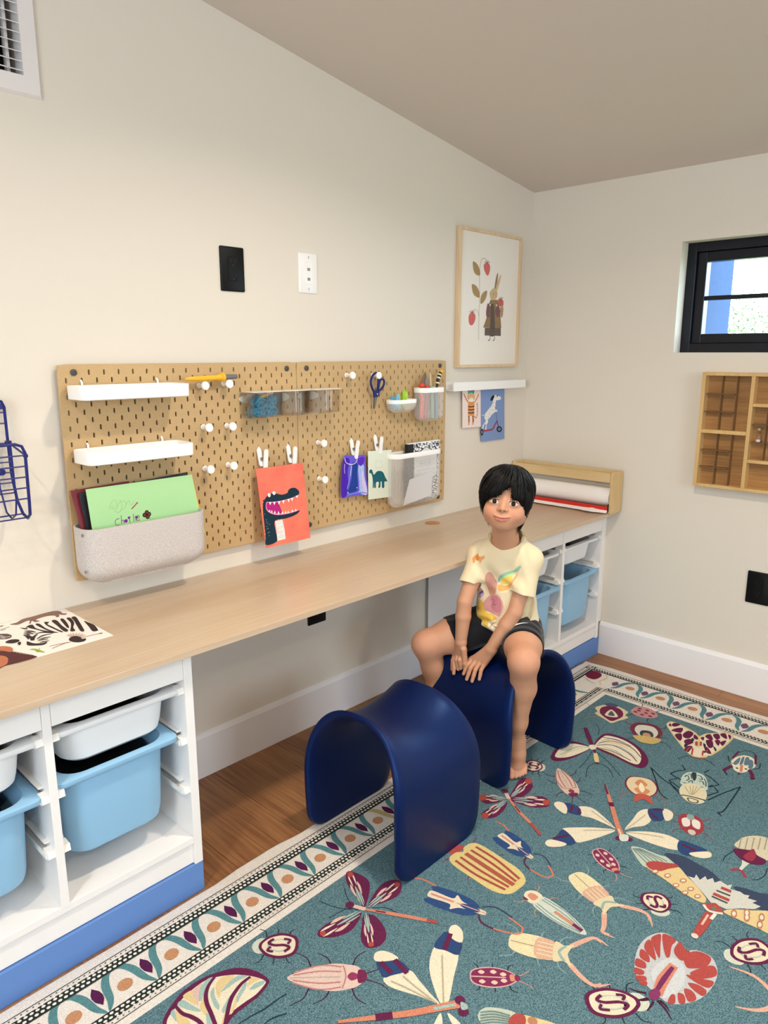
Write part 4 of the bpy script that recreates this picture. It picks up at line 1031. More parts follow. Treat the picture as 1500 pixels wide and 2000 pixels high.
# ---------------------------------------------------------------- wall plates
M_blk = mat('plate black', '#050506', .5, .25); M_plate = mat('plate white', '#f3f0ec', .35, .4)
def plate(label, cat, c, U, V, w, h, m, slots, deco=None, nm='wall_outlet', group=None):
    C = Vector(c); U = Vector(U); V = Vector(V); N = U.cross(V); t = thing(nm, label, cat, c, group)
    def P(a, b, n): return C + U * a + V * b + N * n
    MB().loft([[P(a, b, 0) for a, b in rr(0, 0, w, h, .004, 3)], [P(a, b, .004) for a, b in rr(0, 0, w, h, .004, 3)], [P(a, b, .006) for a, b in rr(0, 0, w - .006, h - .006, .003, 3)]]).build('cover_plate', m, t, bevel=.0006)
    if deco: MB().loft([[P(a, b, .0055) for a, b in rr(0, 0, .034, .068, .002, 3)], [P(a, b, .0075) for a, b in rr(0, 0, .033, .067, .002, 3)]]).build('insert', deco, t, bevel=.0004)
    for (a, b, sw, sh, ms, part) in slots:
        MB().loft([[P(a + x, b + y, .0072 if deco else .0055) for x, y in rr(0, 0, sw, sh, .0005, 2)], [P(a + x, b + y, .0082 if deco else .0065) for x, y in rr(0, 0, sw, sh, .0005, 2)]]).build(part, ms, t)
    return t
X_, Z_ = (1, 0, 0), (0, 0, 1); blk2 = mat('slot grey', '#151517', .4); gs = mat('jack grey', '#8c8a86', .5)
so = [(s * .0065, z, .0025, .008, blk2, 'slot') for s in (-1, 1) for z in (.022, -.017)] + [(0, .011, .005, .005, blk2, 'ground_hole'), (0, -.028, .005, .005, blk2, 'ground_hole')]
plate('large black outlet plate high on the left wall', 'outlet', (-1.5875, 0, 1.554), X_, Z_, .083, .125, M_blk, so, M_blk)
plate('white two-jack phone plate high on the left wall', 'phone plate', (-1.2985, 0, 1.5635), X_, Z_, .077, .122, M_plate, [(0, .012, .011, .009, gs, 'jack'), (0, -.018, .011, .009, gs, 'jack'), (0, .0485, .0016, .007, gs, 'screw'), (0, -.0485, .0016, .007, gs, 'screw')], M_plate, 'phone_jack')
plate('black outlet plate on the wall just under the worktop', 'outlet', (-1.29, 0, .437), X_, Z_, .083, .118, M_blk, so, M_blk)
plate('black outlet plate low on the right wall at the photo edge', 'outlet', (0, -1.066, .443), (0, -1, 0), Z_, .083, .125, M_blk, so, M_blk)
# ---------------------------------------------------------------- air grille (return vent) high on the left wall
M_vent = mat('vent white', '#e4dedb', .45, .4); M_void = mat('duct black', '#050505', .9)
t = thing('air_vent', 'white metal air grille high on the left wall', 'air vent', (-2.33, 0, 2.09))
mb = MB(); fx0, fx1, fz0, fz1 = -2.56, -2.0975, 1.890, 2.30; ix0, ix1, iz0, iz1 = -2.52, -2.138, 1.932, 2.262
def fr(mb, a, b, c_, d_, ya, yb): mb.box(fx0, ix0, ya, yb, fz0, fz1); mb.box(ix1, fx1, ya, yb, fz0, fz1); mb.box(ix0, ix1, ya, yb, fz0, iz0); mb.box(ix0, ix1, ya, yb, iz1, fz1)
mb.loft([[(x, -.0005, z) for x, z in ((fx0, fz0), (fx1, fz0), (fx1, fz1), (fx0, fz1))], [(x, -.008, z) for x, z in ((fx0 + .006, fz0 + .006), (fx1 - .006, fz0 + .006), (fx1 - .006, fz1 - .006), (fx0 + .006, fz1 - .006))], [(x, -.008, z) for x, z in ((ix0, iz0), (ix1, iz0), (ix1, iz1), (ix0, iz1))], [(x, .05, z) for x, z in ((ix0, iz0), (ix1, iz0), (ix1, iz1), (ix0, iz1))]], False, False)
mb.build('frame', M_vent, t)
MB().box(gx0 + .001, gx1 - .001, .10, .105, gz0 + .001, gz1 - .001).build('duct_back', M_void, t)
zc = iz0 + .012
while zc < iz1:
    MB().prism([(ix0, -.005, zc - .0030), (ix0, -.005, zc - .0012), (ix0, .014, zc + .0062), (ix0, .014, zc + .0044)], (ix1 - ix0, 0, 0)).build('louver', M_vent, t); zc += .0195
xc = ix1 - .020
while xc > ix0: MB().box(xc - .0035, xc + .0035, .022, .04, iz0, iz1).build('vertical_vane', M_vent, t); xc -= .0235
# ---------------------------------------------------------------- framed rabbit print, picture ledge with two cards
M_ash = wood('frame ash', '#d3b48a', '#e6cda8', 'Z', 18, .5, .03, .15)
t = thing('framed_picture', 'light wood framed print of a dressed rabbit and strawberries', 'picture', (-.321, -.012, 1.527))
fx0, fx1, fz0, fz1 = -.536, -.107, 1.257, 1.796; fw = .0115
for (a, b, c_, d_) in ((fx0, fx0 + fw, fz0, fz1), (fx1 - fw, fx1, fz0, fz1), (fx0 + fw, fx1 - fw, fz0, fz0 + fw), (fx0 + fw, fx1 - fw, fz1 - fw, fz1)): MB().box(a, b, -.022, -.001, c_, d_).build('frame_bar', M_ash, t, bevel=.001)
MB().box(fx0 + fw, fx1 - fw, -.0118, -.003, fz0 + fw, fz1 - fw).build('backing', mat('print paper', '#eee7dc', .7, .2), t)
a = Art((-.321, -.012, 1.526), (1, 0, 0), (0, 0, 1)); draw(a, 'rabbit'); a.build('printed_picture', t)
t = thing('picture_ledge', 'white picture ledge under the framed rabbit print', 'shelf', (-.335, -.02, 1.165))
MB().box(-.590, -.078, -.046, -.0405, 1.166, 1.2005).build('front_rail', M_white, t, bevel=.001)
MB().box(-.590, -.078, -.0405, -.0005, 1.166, 1.172).build('base', M_white, t, bevel=.001)
MB().box(-.590, -.078, -.006, -.0005, 1.172, 1.2).build('back_rail', M_white, t, bevel=.001)
sheet('art_card', 'pale pink card of a dancing tiger under the white ledge', 'card', (-.43, -.012, 1.087), X_, Z_, [(-.0614, .079), (.0637, .079), (.0727, -.0784), (-.0555, -.0756)], 'tiger', mat('pale pink card', '#efdcd6', .65))
sheet('art_card', 'blue card of a spotted dog riding a scooter under the ledge', 'card', (-.275, -.008, 1.05), X_, Z_, [(-.0858, .116), (.0886, .116), (.1025, -.1085), (-.0716, -.1071)], 'dog', mat('blue card', '#7c95c6', .65))
# ---------------------------------------------------------------- animal mat on the worktop
t = thing('animal_mat', 'white sheet of zebra, hyena and ostrich drawings on the worktop', 'poster', (-2.163, -.002, .6585))
MB().box(-2.62, -2.1615, -.2745, -.0025, .6586, .6591).build('sheet', mat('mat paper', '#efe8e0', .7, .2), t)
a = Art((-2.163, -.002, .6592), (1, 0, 0), (0, 1, 0)); draw(a, 'mat'); a.build('printed_picture', t)
# ---------------------------------------------------------------- paper roll holder in the corner
M_pine = wood('pine', '#cfae78', '#e0c596', 'Y', 9, .5, .03, .2); M_pine2 = wood('pine z', '#cdab74', '#dcc08f', 'Z', 12, .5, .03, .2)
t = thing('paper_roll_holder', 'pine paper roll holder with a red cutter bar in the corner', 'paper roll holder', (-.055, -.25, .6585))
def side(y0, y1):
    o = [(-.100, .6588), (-.022, .6588), (-.013, .668), (-.013, .826), (-.020, .834), (-.088, .834), (-.100, .822)]
    MB().prism([(x, y0, z) for x, z in o], (0, y1 - y0, 0)).build('end_panel', M_pine2, t, bevel=.0015)
side(-.502, -.488); side(-.020, -.006)
MB().box(-.100, -.088, -.487, -.021, .790, .828).build('front_rail', M_pine, t, bevel=.001)
MB().box(-.030, -.018, -.487, -.021, .790, .834).build('back_rail', M_pine, t, bevel=.001)
MB().box(-.096, -.02, -.487, -.021, .6588, .664).build('base_slat', M_pine, t, bevel=.001)
M_cut = mat('cutter red', '#d3261c', .4)
MB().box(-.106, -.094, -.486, -.024, .674, .688).build('cutter_bar', M_cut, t, bevel=.001)
for y in (-.4872, -.0222): MB().box(-.106, -.088, y, y + .0012, .668, .70).build('bar_end', M_dkin, t)
t = thing('paper_roll', 'roll of white drawing paper inside the pine holder', 'paper roll', (-.056, -.25, .70))
M_pap = mat('roll paper', '#f4efec', .8, .2); mb = MB()
MB().lathe((-.056, -.483, .7225), [(.012, 0), (.040, 0), (.040, .458), (.012, .458)], 40, 'Y').build('roll', M_pap, t, smooth=True)
MB().lathe((-.056, -.4875, .7225), [(.0085, 0), (.0085, .467)], 16, 'Y').build('dowel', M_pine, t, smooth=True)
tear = [(-.486, -.121), (-.455, -.123), (-.435, -.132), (-.415, -.150), (-.395, -.134), (-.372, -.126), (-.345, -.127), (-.31, -.124), (-.28, -.127), (-.245, -.124), (-.2, -.126), (-.15, -.124), (-.1, -.125), (-.06, -.123), (-.03, -.124)]
mb = MB(); n = len(tear); rows_ = []
for f, zc_ in ((0, .683), (.35, .672), (.7, .6665), (1, .6655)): rows_.append([(-.0965 + f * (b + .0965), a, zc_ + (.004 if (f == 1 and b < -.14) else 0)) for a, b in tear])
v = [p for r_ in rows_ for p in r_]; mb.add(v, [(i * n + j, i * n + j + 1, (i + 1) * n + j + 1, (i + 1) * n + j) for i in range(3) for j in range(n - 1)])
o = mb.build('loose_end', M_pap, t, smooth='all', recalc=False); s_ = o.modifiers.new('th', 'SOLIDIFY'); s_.thickness = .0004
# ---------------------------------------------------------------- wooden display tray on the right wall
M_tw1 = wood('tray rail', '#c99f62', '#dcb87e', 'Z', 14, .5, .03, .15); M_tback = wood('tray back', '#8a5f30', '#b58449', 'Y', 10, .55, .05, .35); M_tdiv = wood('tray divider', '#74502e', '#8f683e', 'Z', 18, .6, .03, .2)
t = thing('display_tray', 'shallow wooden compartment tray hung on the right wall', 'display tray', (-.02, -1.11, .81))
ty0, ty1, tz0, tz1 = -1.42, -.802, .812, 1.2445
MB().box(-.008, -.001, ty0 + .01, ty1 - .01, tz0 + .01, tz1 - .01).build('back_panel', M_tback, t)
for (a, b, c_, d_) in ((ty1 - .014, ty1, tz0, tz1), (ty0, ty0 + .014, tz0, tz1), (ty0 + .014, ty1 - .014, tz1 - .012, tz1), (ty0 + .014, ty1 - .014, tz0, tz0 + .012)): MB().box(-.045, -.001, a, b, c_, d_).build('frame_bar', M_tw1, t, bevel=.001)
for y in (-.984, -1.24): MB().box(-.044, -.008, y - .0065, y + .0065, tz0 + .012, tz1 - .012).build('upright', M_tw1, t, bevel=.001)
MB().box(-.044, -.008, -.977, ty1 - .014, 1.018, 1.032).build('shelf', M_tw1, t, bevel=.001)
for z in (1.130, .925): MB().box(-.044, -.008, -1.233, -.991, z - .006, z + .006).build('shelf', M_tw1, t, bevel=.001)
MB().box(-.044, -.008, ty0 + .014, -1.247, 1.018, 1.032).build('shelf', M_tw1, t, bevel=.001)
for (za, zb_) in ((1.032, tz1 - .012), (tz0 + .012, 1.018)):
    MB().box(-.036, -.008, -.926, -.9235, za, zb_).build('divider', M_tdiv, t); MB().box(-.034, -.008, -.873, -.871, za, zb_).build('divider', M_tdiv, t)
    for k in (1, 2):
        z = za + (zb_ - za) * k / 3; MB().box(-.034, -.008, -.9235, ty1 - .014, z - .001, z + .001).build('divider', M_tdiv, t)
        MB().lathe((-.0362, -.935 + .011, z), [(.0022, 0), (.0022, .0004)], 8, 'X').build('pin', M_blk, t)
for y in (-1.039, -1.087, -1.135, -1.185): MB().box(-.034, -.008, y - .001, y + .001, .931, 1.124).build('divider', M_tdiv, t)
for z in (.995, 1.06): MB().box(-.034, -.008, -1.233, -.991, z - .001, z + .001).build('divider', M_tdiv, t)
t = thing('glass_bottle', 'tiny glass bottle standing in the wooden display tray', 'bottle', (-.022, -1.015, .996))
MB().lathe((-.022, -1.015, .9965), [(.009, 0), (.0105, .002), (.0105, .028), (.006, .035), (.005, .042), (.006, .043)], 16).build('body', M_clear, t, smooth=True)
MB().lathe((-.022, -1.015, .9975), [(.0085, 0), (.0085, .008), (.006, .009)], 14).build('shells', mat('shell white', '#e6e0da', .6), t, smooth=True)
MB().lathe((-.022, -1.015, 1.0395), [(.0058, 0), (.0065, .007), (.0, .0072)], 12).build('stopper', mat('cork', '#b7a48c', .8), t, smooth=True)
# ---------------------------------------------------------------- blue wire basket at the left edge
M_wire = mat('wire blue', '#0a1a6a', .35, .5)
t = thing('wire_basket', 'dark blue wire magazine rack on the wall at the left edge', 'wire rack', (-2.4, -.07, .93))
xr = -2.262; xl = -2.60
def wire(nm, P, r): MB().tube(P, r, 8).build(nm, M_wire, t, smooth=True)
wire('back_frame', [(xl, -.02, .96), (xl, -.02, 1.19), (xl + .004, -.02, 1.203), (xl + .016, -.02, 1.208), (xr - .018, -.02, 1.208), (xr - .005, -.02, 1.203), (xr, -.02, 1.19), (xr, -.02, 1.105), (xr, -.022, 1.03), (xr + .002, -.035, .967), (xr + .003, -.06, .938), (xr + .002, -.09, .932), (xr, -.112, .945), (xr - .002, -.12, .975), (xr, -.12, 1.09), (xr - .006, -.12, 1.106), (xr - .02, -.12, 1.1115), (xl + .02, -.12, 1.1115), (xl + .005, -.12, 1.106), (xl, -.12, 1.09), (xl, -.12, .975), (xl, -.112, .945), (xl, -.09, .932), (xl, -.06, .938), (xl, -.035, .967), (xl, -.02, .97)], .0036)
for z in (1.178, 1.152, 1.105): wire('back_wire', [(xl, -.02, z), (xr, -.02, z)], .0018 if z < 1.17 else .002)
MB().box(xl, xr - .001, -.0215, -.0185, 1.185, 1.199).build('top_band', M_wire, t)
for z in (1.085, 1.06, 1.035, 1.01, .985): wire('front_wire', [(xl, -.121, z), (xr, -.121, z)], .0018)
for z in (1.06, 1.035, 1.01, .985): wire('rear_wire', [(xl, -.024, z), (xr, -.024, z)], .0016)
wire('floor_wire', [(xl, -.06, .938), (xr, -.06, .938)], .0018); wire('floor_wire', [(xl, -.10, .936), (xr, -.10, .936)], .0018)
for x in (-2.292, -2.335): wire('cross_wire', [(x, -.02, 1.108), (x, -.024, 1.0), (x, -.05, .945), (x, -.08, .934), (x, -.108, .948), (x, -.12, .985), (x, -.12, 1.11)], .0022)
wire('strut', [(xr, -.022, 1.107), (xr, -.12, 1.085)], .0024)
MB().box(xr - .004, xr + .004, -.126, -.114, 1.080, 1.088).build('joint_cap', M_wire, t, bevel=.001); MB().box(xr - .006, xr + .006, -.028, -.016, 1.102, 1.111).build('joint_cap', M_wire, t, bevel=.001)
MB().prism([(-2.292 + x, -.026, 1.038 + z) for x, z in rr(0, 0, .03, .015, .007, 4)], (0, -.003, 0)).build('hanger_tab', M_wire, t); MB().lathe((-2.292, -.029, 1.038), [(.0045, 0), (.0045, -.003), (.002, -.004)], 12, 'Y').build('screw', M_wire, t)
MB().tube([(-2.292, -.0005, 1.038), (-2.292, -.026, 1.038)], .006, 10).build('stand_off', M_wire, t)
MOTIFS = [
('butterfly_motif', '''#6d1d4c|#e3d6b8|#dcc07e|#d9b3a4|#9dbcb4|#24404e
c0:1::-23357,-7243 -23219,-7071 -22997,-6948 -22652,-6818 -22250,-6822 -21951,-6905 -21580,-7091 -21375,-7324 -21260,-7612 -21234,-7887 -21356,-7985 -21644,-8062 -21934,-8062 -22266,-8071 -22641,-8190 -23109,-8109 -23414,-7655
c1:2::-23303,-7300 -23191,-7159 -22998,-7068 -22696,-6959 -22267,-6918 -21996,-7006 -21682,-7237 -21486,-7475 -21363,-7686 -21311,-7871 -21408,-7931 -21656,-7987 -21935,-7971 -22267,-7981 -22667,-8107 -23092,-8019 -23362,-7600
c2:3::-22721,-6932 -22512,-6933 -22559,-7041 -22636,-7297 -22676,-7195
c3:3::-22511,-6965 -22273,-6927 -22372,-7048 -22622,-7341 -22591,-7192
c4:3::-22385,-7034 -22145,-6932 -22009,-6992 -22156,-7082 -22319,-7166 -22551,-7295
c2:3::-22430,-7238 -22381,-7227 -22635,-7684 -22650,-7580 -22620,-7404
c4:3::-22292,-7289 -22155,-7212 -22265,-7410 -22322,-7656 -22394,-7731 -22397,-7577
c2:3::-22104,-7201 -21911,-7112 -21686,-7242 -21820,-7338 -22064,-7370 -22226,-7513 -22191,-7364
c4:3::-22115,-7412 -21833,-7324 -21617,-7338 -21492,-7485 -21729,-7433 -21975,-7432
c4:3::-22344,-7783 -22075,-7641 -21936,-7600 -22098,-7769 -22342,-7874
c2:3::-22255,-7964 -22061,-7809 -21923,-7707 -22085,-7905 -22267,-8011
c4:3::-21948,-7743 -21599,-7569 -21692,-7697 -21897,-7796 -22029,-7873
c2:3::-21666,-7692 -21467,-7577 -21351,-7732 -21523,-7714
c4:3::-21667,-7787 -21484,-7755 -21313,-7837 -21381,-7895 -21603,-7854
c4:3::-22899,-7021 -22767,-7007 -22711,-7218 -22653,-7488 -22727,-7441 -22842,-7231
c2:3::-23001,-7124 -22945,-7300 -22965,-7626 -23157,-7649 -23126,-7400
c4:3::-23107,-7101 -23015,-7080 -23117,-7352 -23124,-7230
c4:3::-22589,-7614 -22640,-7881 -22785,-8039 -22724,-7821
c2:3::-22494,-8005 -22270,-7830 -22435,-8010 -22597,-8125
s0:4:60/90/80:-21990,-6996 -22207,-7093 -22368,-7241 -22474,-7436 -22550,-7714 -22636,-7999
s0:4:60/90/80:-21467,-7545 -21704,-7556 -21974,-7654 -22136,-7761 -22328,-7947 -22548,-8175
s0:4:60/90/80:-22947,-7000 -22947,-7269 -22867,-7469 -22811,-7702 -22833,-7989
s5:1:20/40/30:-22295,-8294 -22056,-8320 -21735,-8391 -21405,-8405 -21197,-8436
s5:1:20/40/30:-21942,-8663 -21737,-8683 -21489,-8797'''),
('dragonfly_motif', '''#6d1d4c|#9dbcb4|#d9b3a4|#e3d6b8|#b8433c|#d9805e|#24404e
c0:1::-18393,-7877 -18282,-7587 -18131,-7067 -17922,-6754 -17753,-6703 -17653,-6945 -17635,-7235 -17754,-7462 -18124,-7753
c1:2::-18287,-7809 -18141,-7582 -18076,-7409 -18193,-7609
c1:2::-18370,-7786 -18276,-7546 -18170,-7385 -18261,-7591
c2:2::-18099,-7526 -17926,-7297 -17876,-7113 -18009,-7317
c2:2::-18258,-7484 -18184,-7231 -18056,-7068 -18138,-7284
c3:2::-17975,-7215 -17816,-6972 -17749,-6787 -17876,-7000
c3:2::-18072,-7190 -17975,-6933 -17859,-6760 -17955,-6981
s1:3:20/60/20:-18346,-7832 -18136,-7421 -18030,-7215
c4:3::-17823,-6723 -17729,-6802 -17819,-6908 -17914,-6844
c0:1::-18269,-7927 -17900,-7737 -17498,-7643 -17209,-7725 -17120,-7907 -17349,-8145 -17622,-8196 -17961,-8087
c1:2::-18267,-7994 -18039,-8022 -17863,-7994 -18063,-7981
c1:2::-18238,-7892 -17991,-7856 -17829,-7879 -18039,-7898
c2:2::-17984,-8036 -17760,-8091 -17573,-8040 -17773,-8014
c2:2::-17927,-7840 -17664,-7775 -17505,-7822 -17725,-7856
c3:2::-17669,-7993 -17432,-8025 -17246,-7993 -17454,-7978
c3:2::-17632,-7874 -17371,-7833 -17203,-7860 -17424,-7882
s1:3:20/60/20:-18288,-7944 -17871,-7937 -17663,-7934
c4:3::-17260,-7843 -17168,-7922 -17260,-8017 -17354,-7954
c0:1::-18537,-7964 -18780,-7866 -19222,-7634 -19588,-7626 -19719,-7746 -19604,-7938 -19338,-8108 -19008,-8160
c1:2::-18551,-7858 -18799,-7783 -18991,-7787 -18779,-7838
c1:2::-18600,-7981 -18874,-7977 -19041,-7920 -18816,-7935
c2:2::-18857,-7757 -19088,-7651 -19286,-7682 -19084,-7748
c2:2::-18944,-7984 -19221,-8012 -19375,-7929 -19151,-7929
c3:2::-19194,-7756 -19429,-7678 -19614,-7687 -19411,-7738
c3:2::-19243,-7891 -19504,-7893 -19664,-7834 -19449,-7845
s1:3:20/60/20:-18536,-7926 -18990,-7858 -19206,-7825
c4:3::-19606,-7688 -19524,-7760 -19593,-7849 -19676,-7791
c0:1::-18534,-8047 -18799,-8229 -19098,-8505 -19185,-8783 -18976,-8953 -18710,-8912 -18504,-8689 -18390,-8275
c1:2::-18531,-8047 -18694,-8220 -18778,-8357 -18648,-8209
c1:2::-18470,-8089 -18597,-8286 -18712,-8402 -18600,-8242
c2:2::-18738,-8260 -18911,-8416 -18979,-8558 -18846,-8420
c2:2::-18624,-8337 -18732,-8539 -18857,-8642 -18756,-8482
c3:2::-18890,-8498 -19045,-8658 -19121,-8788 -18998,-8650
c3:2::-18823,-8544 -18939,-8731 -19049,-8838 -18945,-8687
s1:3:20/60/20:-18478,-8040 -18731,-8362 -18849,-8513
c4:3::-19068,-8714 -18986,-8786 -19058,-8866 -19140,-8808
s5:4:60/110/100/80:-18404,-7946 -18145,-8375 -17853,-8876 -17656,-9237 -17530,-9469
s0:5:40/40:-18274,-8161 -18145,-8375
s4:5:90/80:-17656,-9237 -17530,-9469
s2:4:120/100:-18404,-7946 -18562,-7579
o0:5:110:-18562,-7579
s6:1:20:-18514,-7589 -18404,-7293 -18251,-7070
s6:1:20:-18507,-7758 -18742,-7591 -19179,-7526
s6:1:20:-18517,-7827 -18818,-7432 -18980,-6937
s6:1:20:-18252,-8025 -18026,-8262 -17949,-8581'''),
('dragonfly_motif', '''#6d1d4c|#9dbcb4|#d9b3a4|#e3d6b8|#b8433c|#d9805e
c0:1::-12243,-7863 -11736,-7706 -11186,-7565 -10980,-7732 -11245,-8064 -11749,-8154 -12138,-8047
c1:2::-12165,-7933 -11930,-7939 -11744,-7905 -11951,-7908
c1:2::-12124,-7850 -11863,-7805 -11697,-7812 -11918,-7841
c2:2::-11873,-7946 -11645,-7974 -11447,-7921 -11651,-7914
c2:2::-11795,-7788 -11516,-7719 -11355,-7745 -11587,-7786
c3:2::-11541,-7890 -11299,-7899 -11103,-7861 -11317,-7863
c3:2::-11492,-7794 -11218,-7744 -11046,-7754 -11277,-7786
s1:3:20/60/20:-12181,-7894 -11746,-7860 -11530,-7843
c4:3::-11080,-7684 -10937,-7801 -11139,-7945 -11290,-7850
c0:1::-12287,-7966 -11839,-8212 -11499,-8568 -11575,-8860 -11857,-8927 -12165,-8634 -12311,-8162
c1:2::-12290,-8072 -12202,-8287 -12075,-8399 -12164,-8225
c1:2::-12145,-7985 -11969,-8152 -11914,-8307 -12047,-8157
c2:2::-12189,-8346 -12140,-8581 -11982,-8675 -12052,-8491
c2:2::-11916,-8188 -11700,-8332 -11678,-8506 -11832,-8367
c3:2::-11972,-8552 -11892,-8768 -11760,-8877 -11845,-8703
c3:2::-11807,-8459 -11626,-8622 -11576,-8778 -11712,-8630
s1:3:20/60/20:-12238,-8000 -12008,-8334 -11896,-8496
c4:3::-11658,-8683 -11522,-8796 -11709,-8923 -11852,-8831
c0:1::-12457,-7936 -12771,-7825 -13142,-7724 -13464,-7739 -13538,-7938 -13296,-8122 -12791,-8092
c1:2::-12438,-7851 -12671,-7814 -12858,-7831 -12657,-7853
c1:2::-12497,-7944 -12762,-7961 -12919,-7931 -12702,-7926
c2:2::-12725,-7799 -12940,-7739 -13136,-7776 -12945,-7809
c2:2::-12831,-7970 -13104,-8011 -13247,-7961 -13028,-7945
c3:2::-13053,-7822 -13275,-7783 -13457,-7802 -13264,-7825
c3:2::-13114,-7924 -13371,-7944 -13521,-7912 -13311,-7906
s1:3:20/60/20:-12430,-7899 -12864,-7882 -13071,-7874
c4:3::-13432,-7742 -13302,-7850 -13466,-7983 -13602,-7895
c0:1::-12371,-7804 -12518,-7574 -12713,-7265 -12920,-7303 -12938,-7577 -12604,-7782
c1:2::-12320,-7789 -12393,-7641 -12489,-7568 -12417,-7687
c1:2::-12419,-7853 -12550,-7744 -12597,-7639 -12496,-7738
c2:2::-12405,-7600 -12452,-7435 -12570,-7375 -12511,-7503
c2:2::-12589,-7721 -12745,-7630 -12771,-7511 -12657,-7601
c3:2::-12570,-7464 -12640,-7313 -12739,-7241 -12668,-7362
c3:2::-12680,-7538 -12815,-7432 -12859,-7324 -12756,-7422
s1:3:20/60/20:-12354,-7840 -12533,-7616 -12620,-7507
c4:3::-12759,-7178 -12623,-7290 -12800,-7434 -12943,-7343
s5:4:60/110/100/80:-12303,-7904 -12646,-8526 -12847,-9000 -13116,-9501
s0:5:40/40:-12478,-8220 -12646,-8526
s4:5:90/80:-12847,-9000 -13116,-9501
s2:4:120/100:-12303,-7904 -12065,-7594
o0:5:110:-12065,-7594'''),
('dragonfly_motif', '''#e3d6b8|#2c4a7c|#6d1d4c|#d9805e|#cdd3c6|#b9ad8e
c0:1::-11399,-10849 -11411,-10639 -11432,-10145 -11526,-9840 -11214,-9602 -10990,-9909 -11145,-10377
c0:1::-11264,-11057 -10667,-11015 -10197,-10981 -9927,-11137 -10303,-11397 -10693,-11392 -11019,-11182
c0:1::-11484,-10891 -11906,-10770 -12533,-10490 -12687,-10328 -12569,-9947 -12410,-9790 -11972,-10183 -11617,-10621
c0:1::-11371,-11139 -10955,-11510 -10692,-11979 -10721,-12389 -11095,-12485 -11275,-12114 -11371,-11583
c1:2::-11214,-9602 -11526,-9840 -11661,-9488 -11460,-9272 -11285,-9238
c1:2::-9927,-11137 -10321,-11405 -10175,-11640 -9834,-11614 -9609,-11427
c1:2::-12450,-9813 -12687,-10328 -12977,-10245 -13187,-9866 -12804,-9828
c1:2::-10678,-12371 -11095,-12485 -11151,-12781 -10606,-13057 -10580,-12721
c0:3::-11531,-9413 -11789,-9495 -11737,-9197 -11580,-9001 -11407,-9036 -11371,-9220
c0:3::-9753,-11489 -9548,-11492 -9596,-11724 -9899,-11820 -10094,-11724
c0:3::-13074,-9798 -12936,-10190 -13144,-10155 -13373,-9915 -13294,-9753
c0:3::-10991,-12772 -10610,-13112 -10773,-13236 -10987,-13093 -11076,-12859
s2:4:70:-11283,-9673 -11523,-9774
s2:4:70:-11294,-9446 -11626,-9568
s2:4:70:-10046,-11252 -10182,-11524
s2:4:70:-9843,-11253 -9637,-11469
s2:4:70:-12997,-9816 -12589,-10053
s2:4:70:-10810,-12480 -10795,-12859
s3:5:50/130/140/160:-9660,-9646 -10457,-10251 -11157,-10772 -11574,-11117
s2:6:40/60:-9638,-9621 -10052,-9934
s2:6:140:-10376,-10190 -10538,-10311
s0:6:40:-11382,-10932 -11678,-11198
o2:6:90:-11756,-11117
o2:6:90:-11595,-11348
c4:6::-11613,-11076 -11457,-11240 -11688,-11351 -11823,-11209
s5:4:20:-11124,-9981 -11276,-10445 -11377,-10807
s5:4:20:-12095,-10250 -11780,-10581 -11503,-10870
s5:4:20:-10860,-11993 -11083,-11569 -11351,-11159
s5:4:20:-10241,-11186 -10805,-11141 -11244,-11077'''),
('dragonfly_motif', '''#e3d6b8|#2c4a7c|#6d1d4c|#d9805e|#9dbcb4|#b9ad8e
c0:1::-19197,-10891 -19336,-10481 -19583,-9889 -19539,-9624 -19338,-9709 -18986,-9885 -19049,-10232 -19127,-10581
c0:1::-19173,-10916 -18948,-10524 -18607,-10119 -18135,-9870 -18019,-10095 -17916,-10375 -18447,-10675 -19061,-11005
c0:1::-19339,-11030 -19844,-11186 -20015,-11373 -19655,-11332
c0:1::-19244,-11129 -19447,-11550 -19454,-11806 -19252,-11483
c1:2::-19508,-9594 -19336,-9223 -19213,-9286 -18963,-9514 -18961,-9814 -19015,-9887 -19338,-9709
c1:2::-18135,-9870 -17827,-9765 -17561,-9825 -17596,-10223 -17934,-10390 -18038,-10110
c0:3::-19319,-9207 -19195,-9034 -19016,-9098 -18921,-9321 -18953,-9505
c0:3::-17601,-9857 -17413,-9757 -17284,-9832 -17344,-10053 -17596,-10237 -17677,-10066
s2:4:110:-19271,-9291 -19318,-9666
s2:4:110:-19010,-9465 -19090,-9905
s2:4:110:-17581,-9892 -18032,-10081
s3:5:60/140/160/200:-20910,-9690 -20326,-10164 -19782,-10594 -19310,-10917 -18920,-11182
s4:6:70:-19374,-10880 -18984,-11144
s2:6:160:-20326,-10164 -20053,-10377
o2:6:110:-18844,-11144
o2:6:110:-19002,-11354
c4:6::-18864,-11182 -18828,-11308 -18895,-11381 -18995,-11305
s5:4:30:-19121,-10942 -18712,-10586 -18200,-10145
s5:4:30:-19218,-10840 -19221,-10239 -19202,-9883
s5:4:30:-19235,-10764 -19376,-10137 -19474,-9787'''),
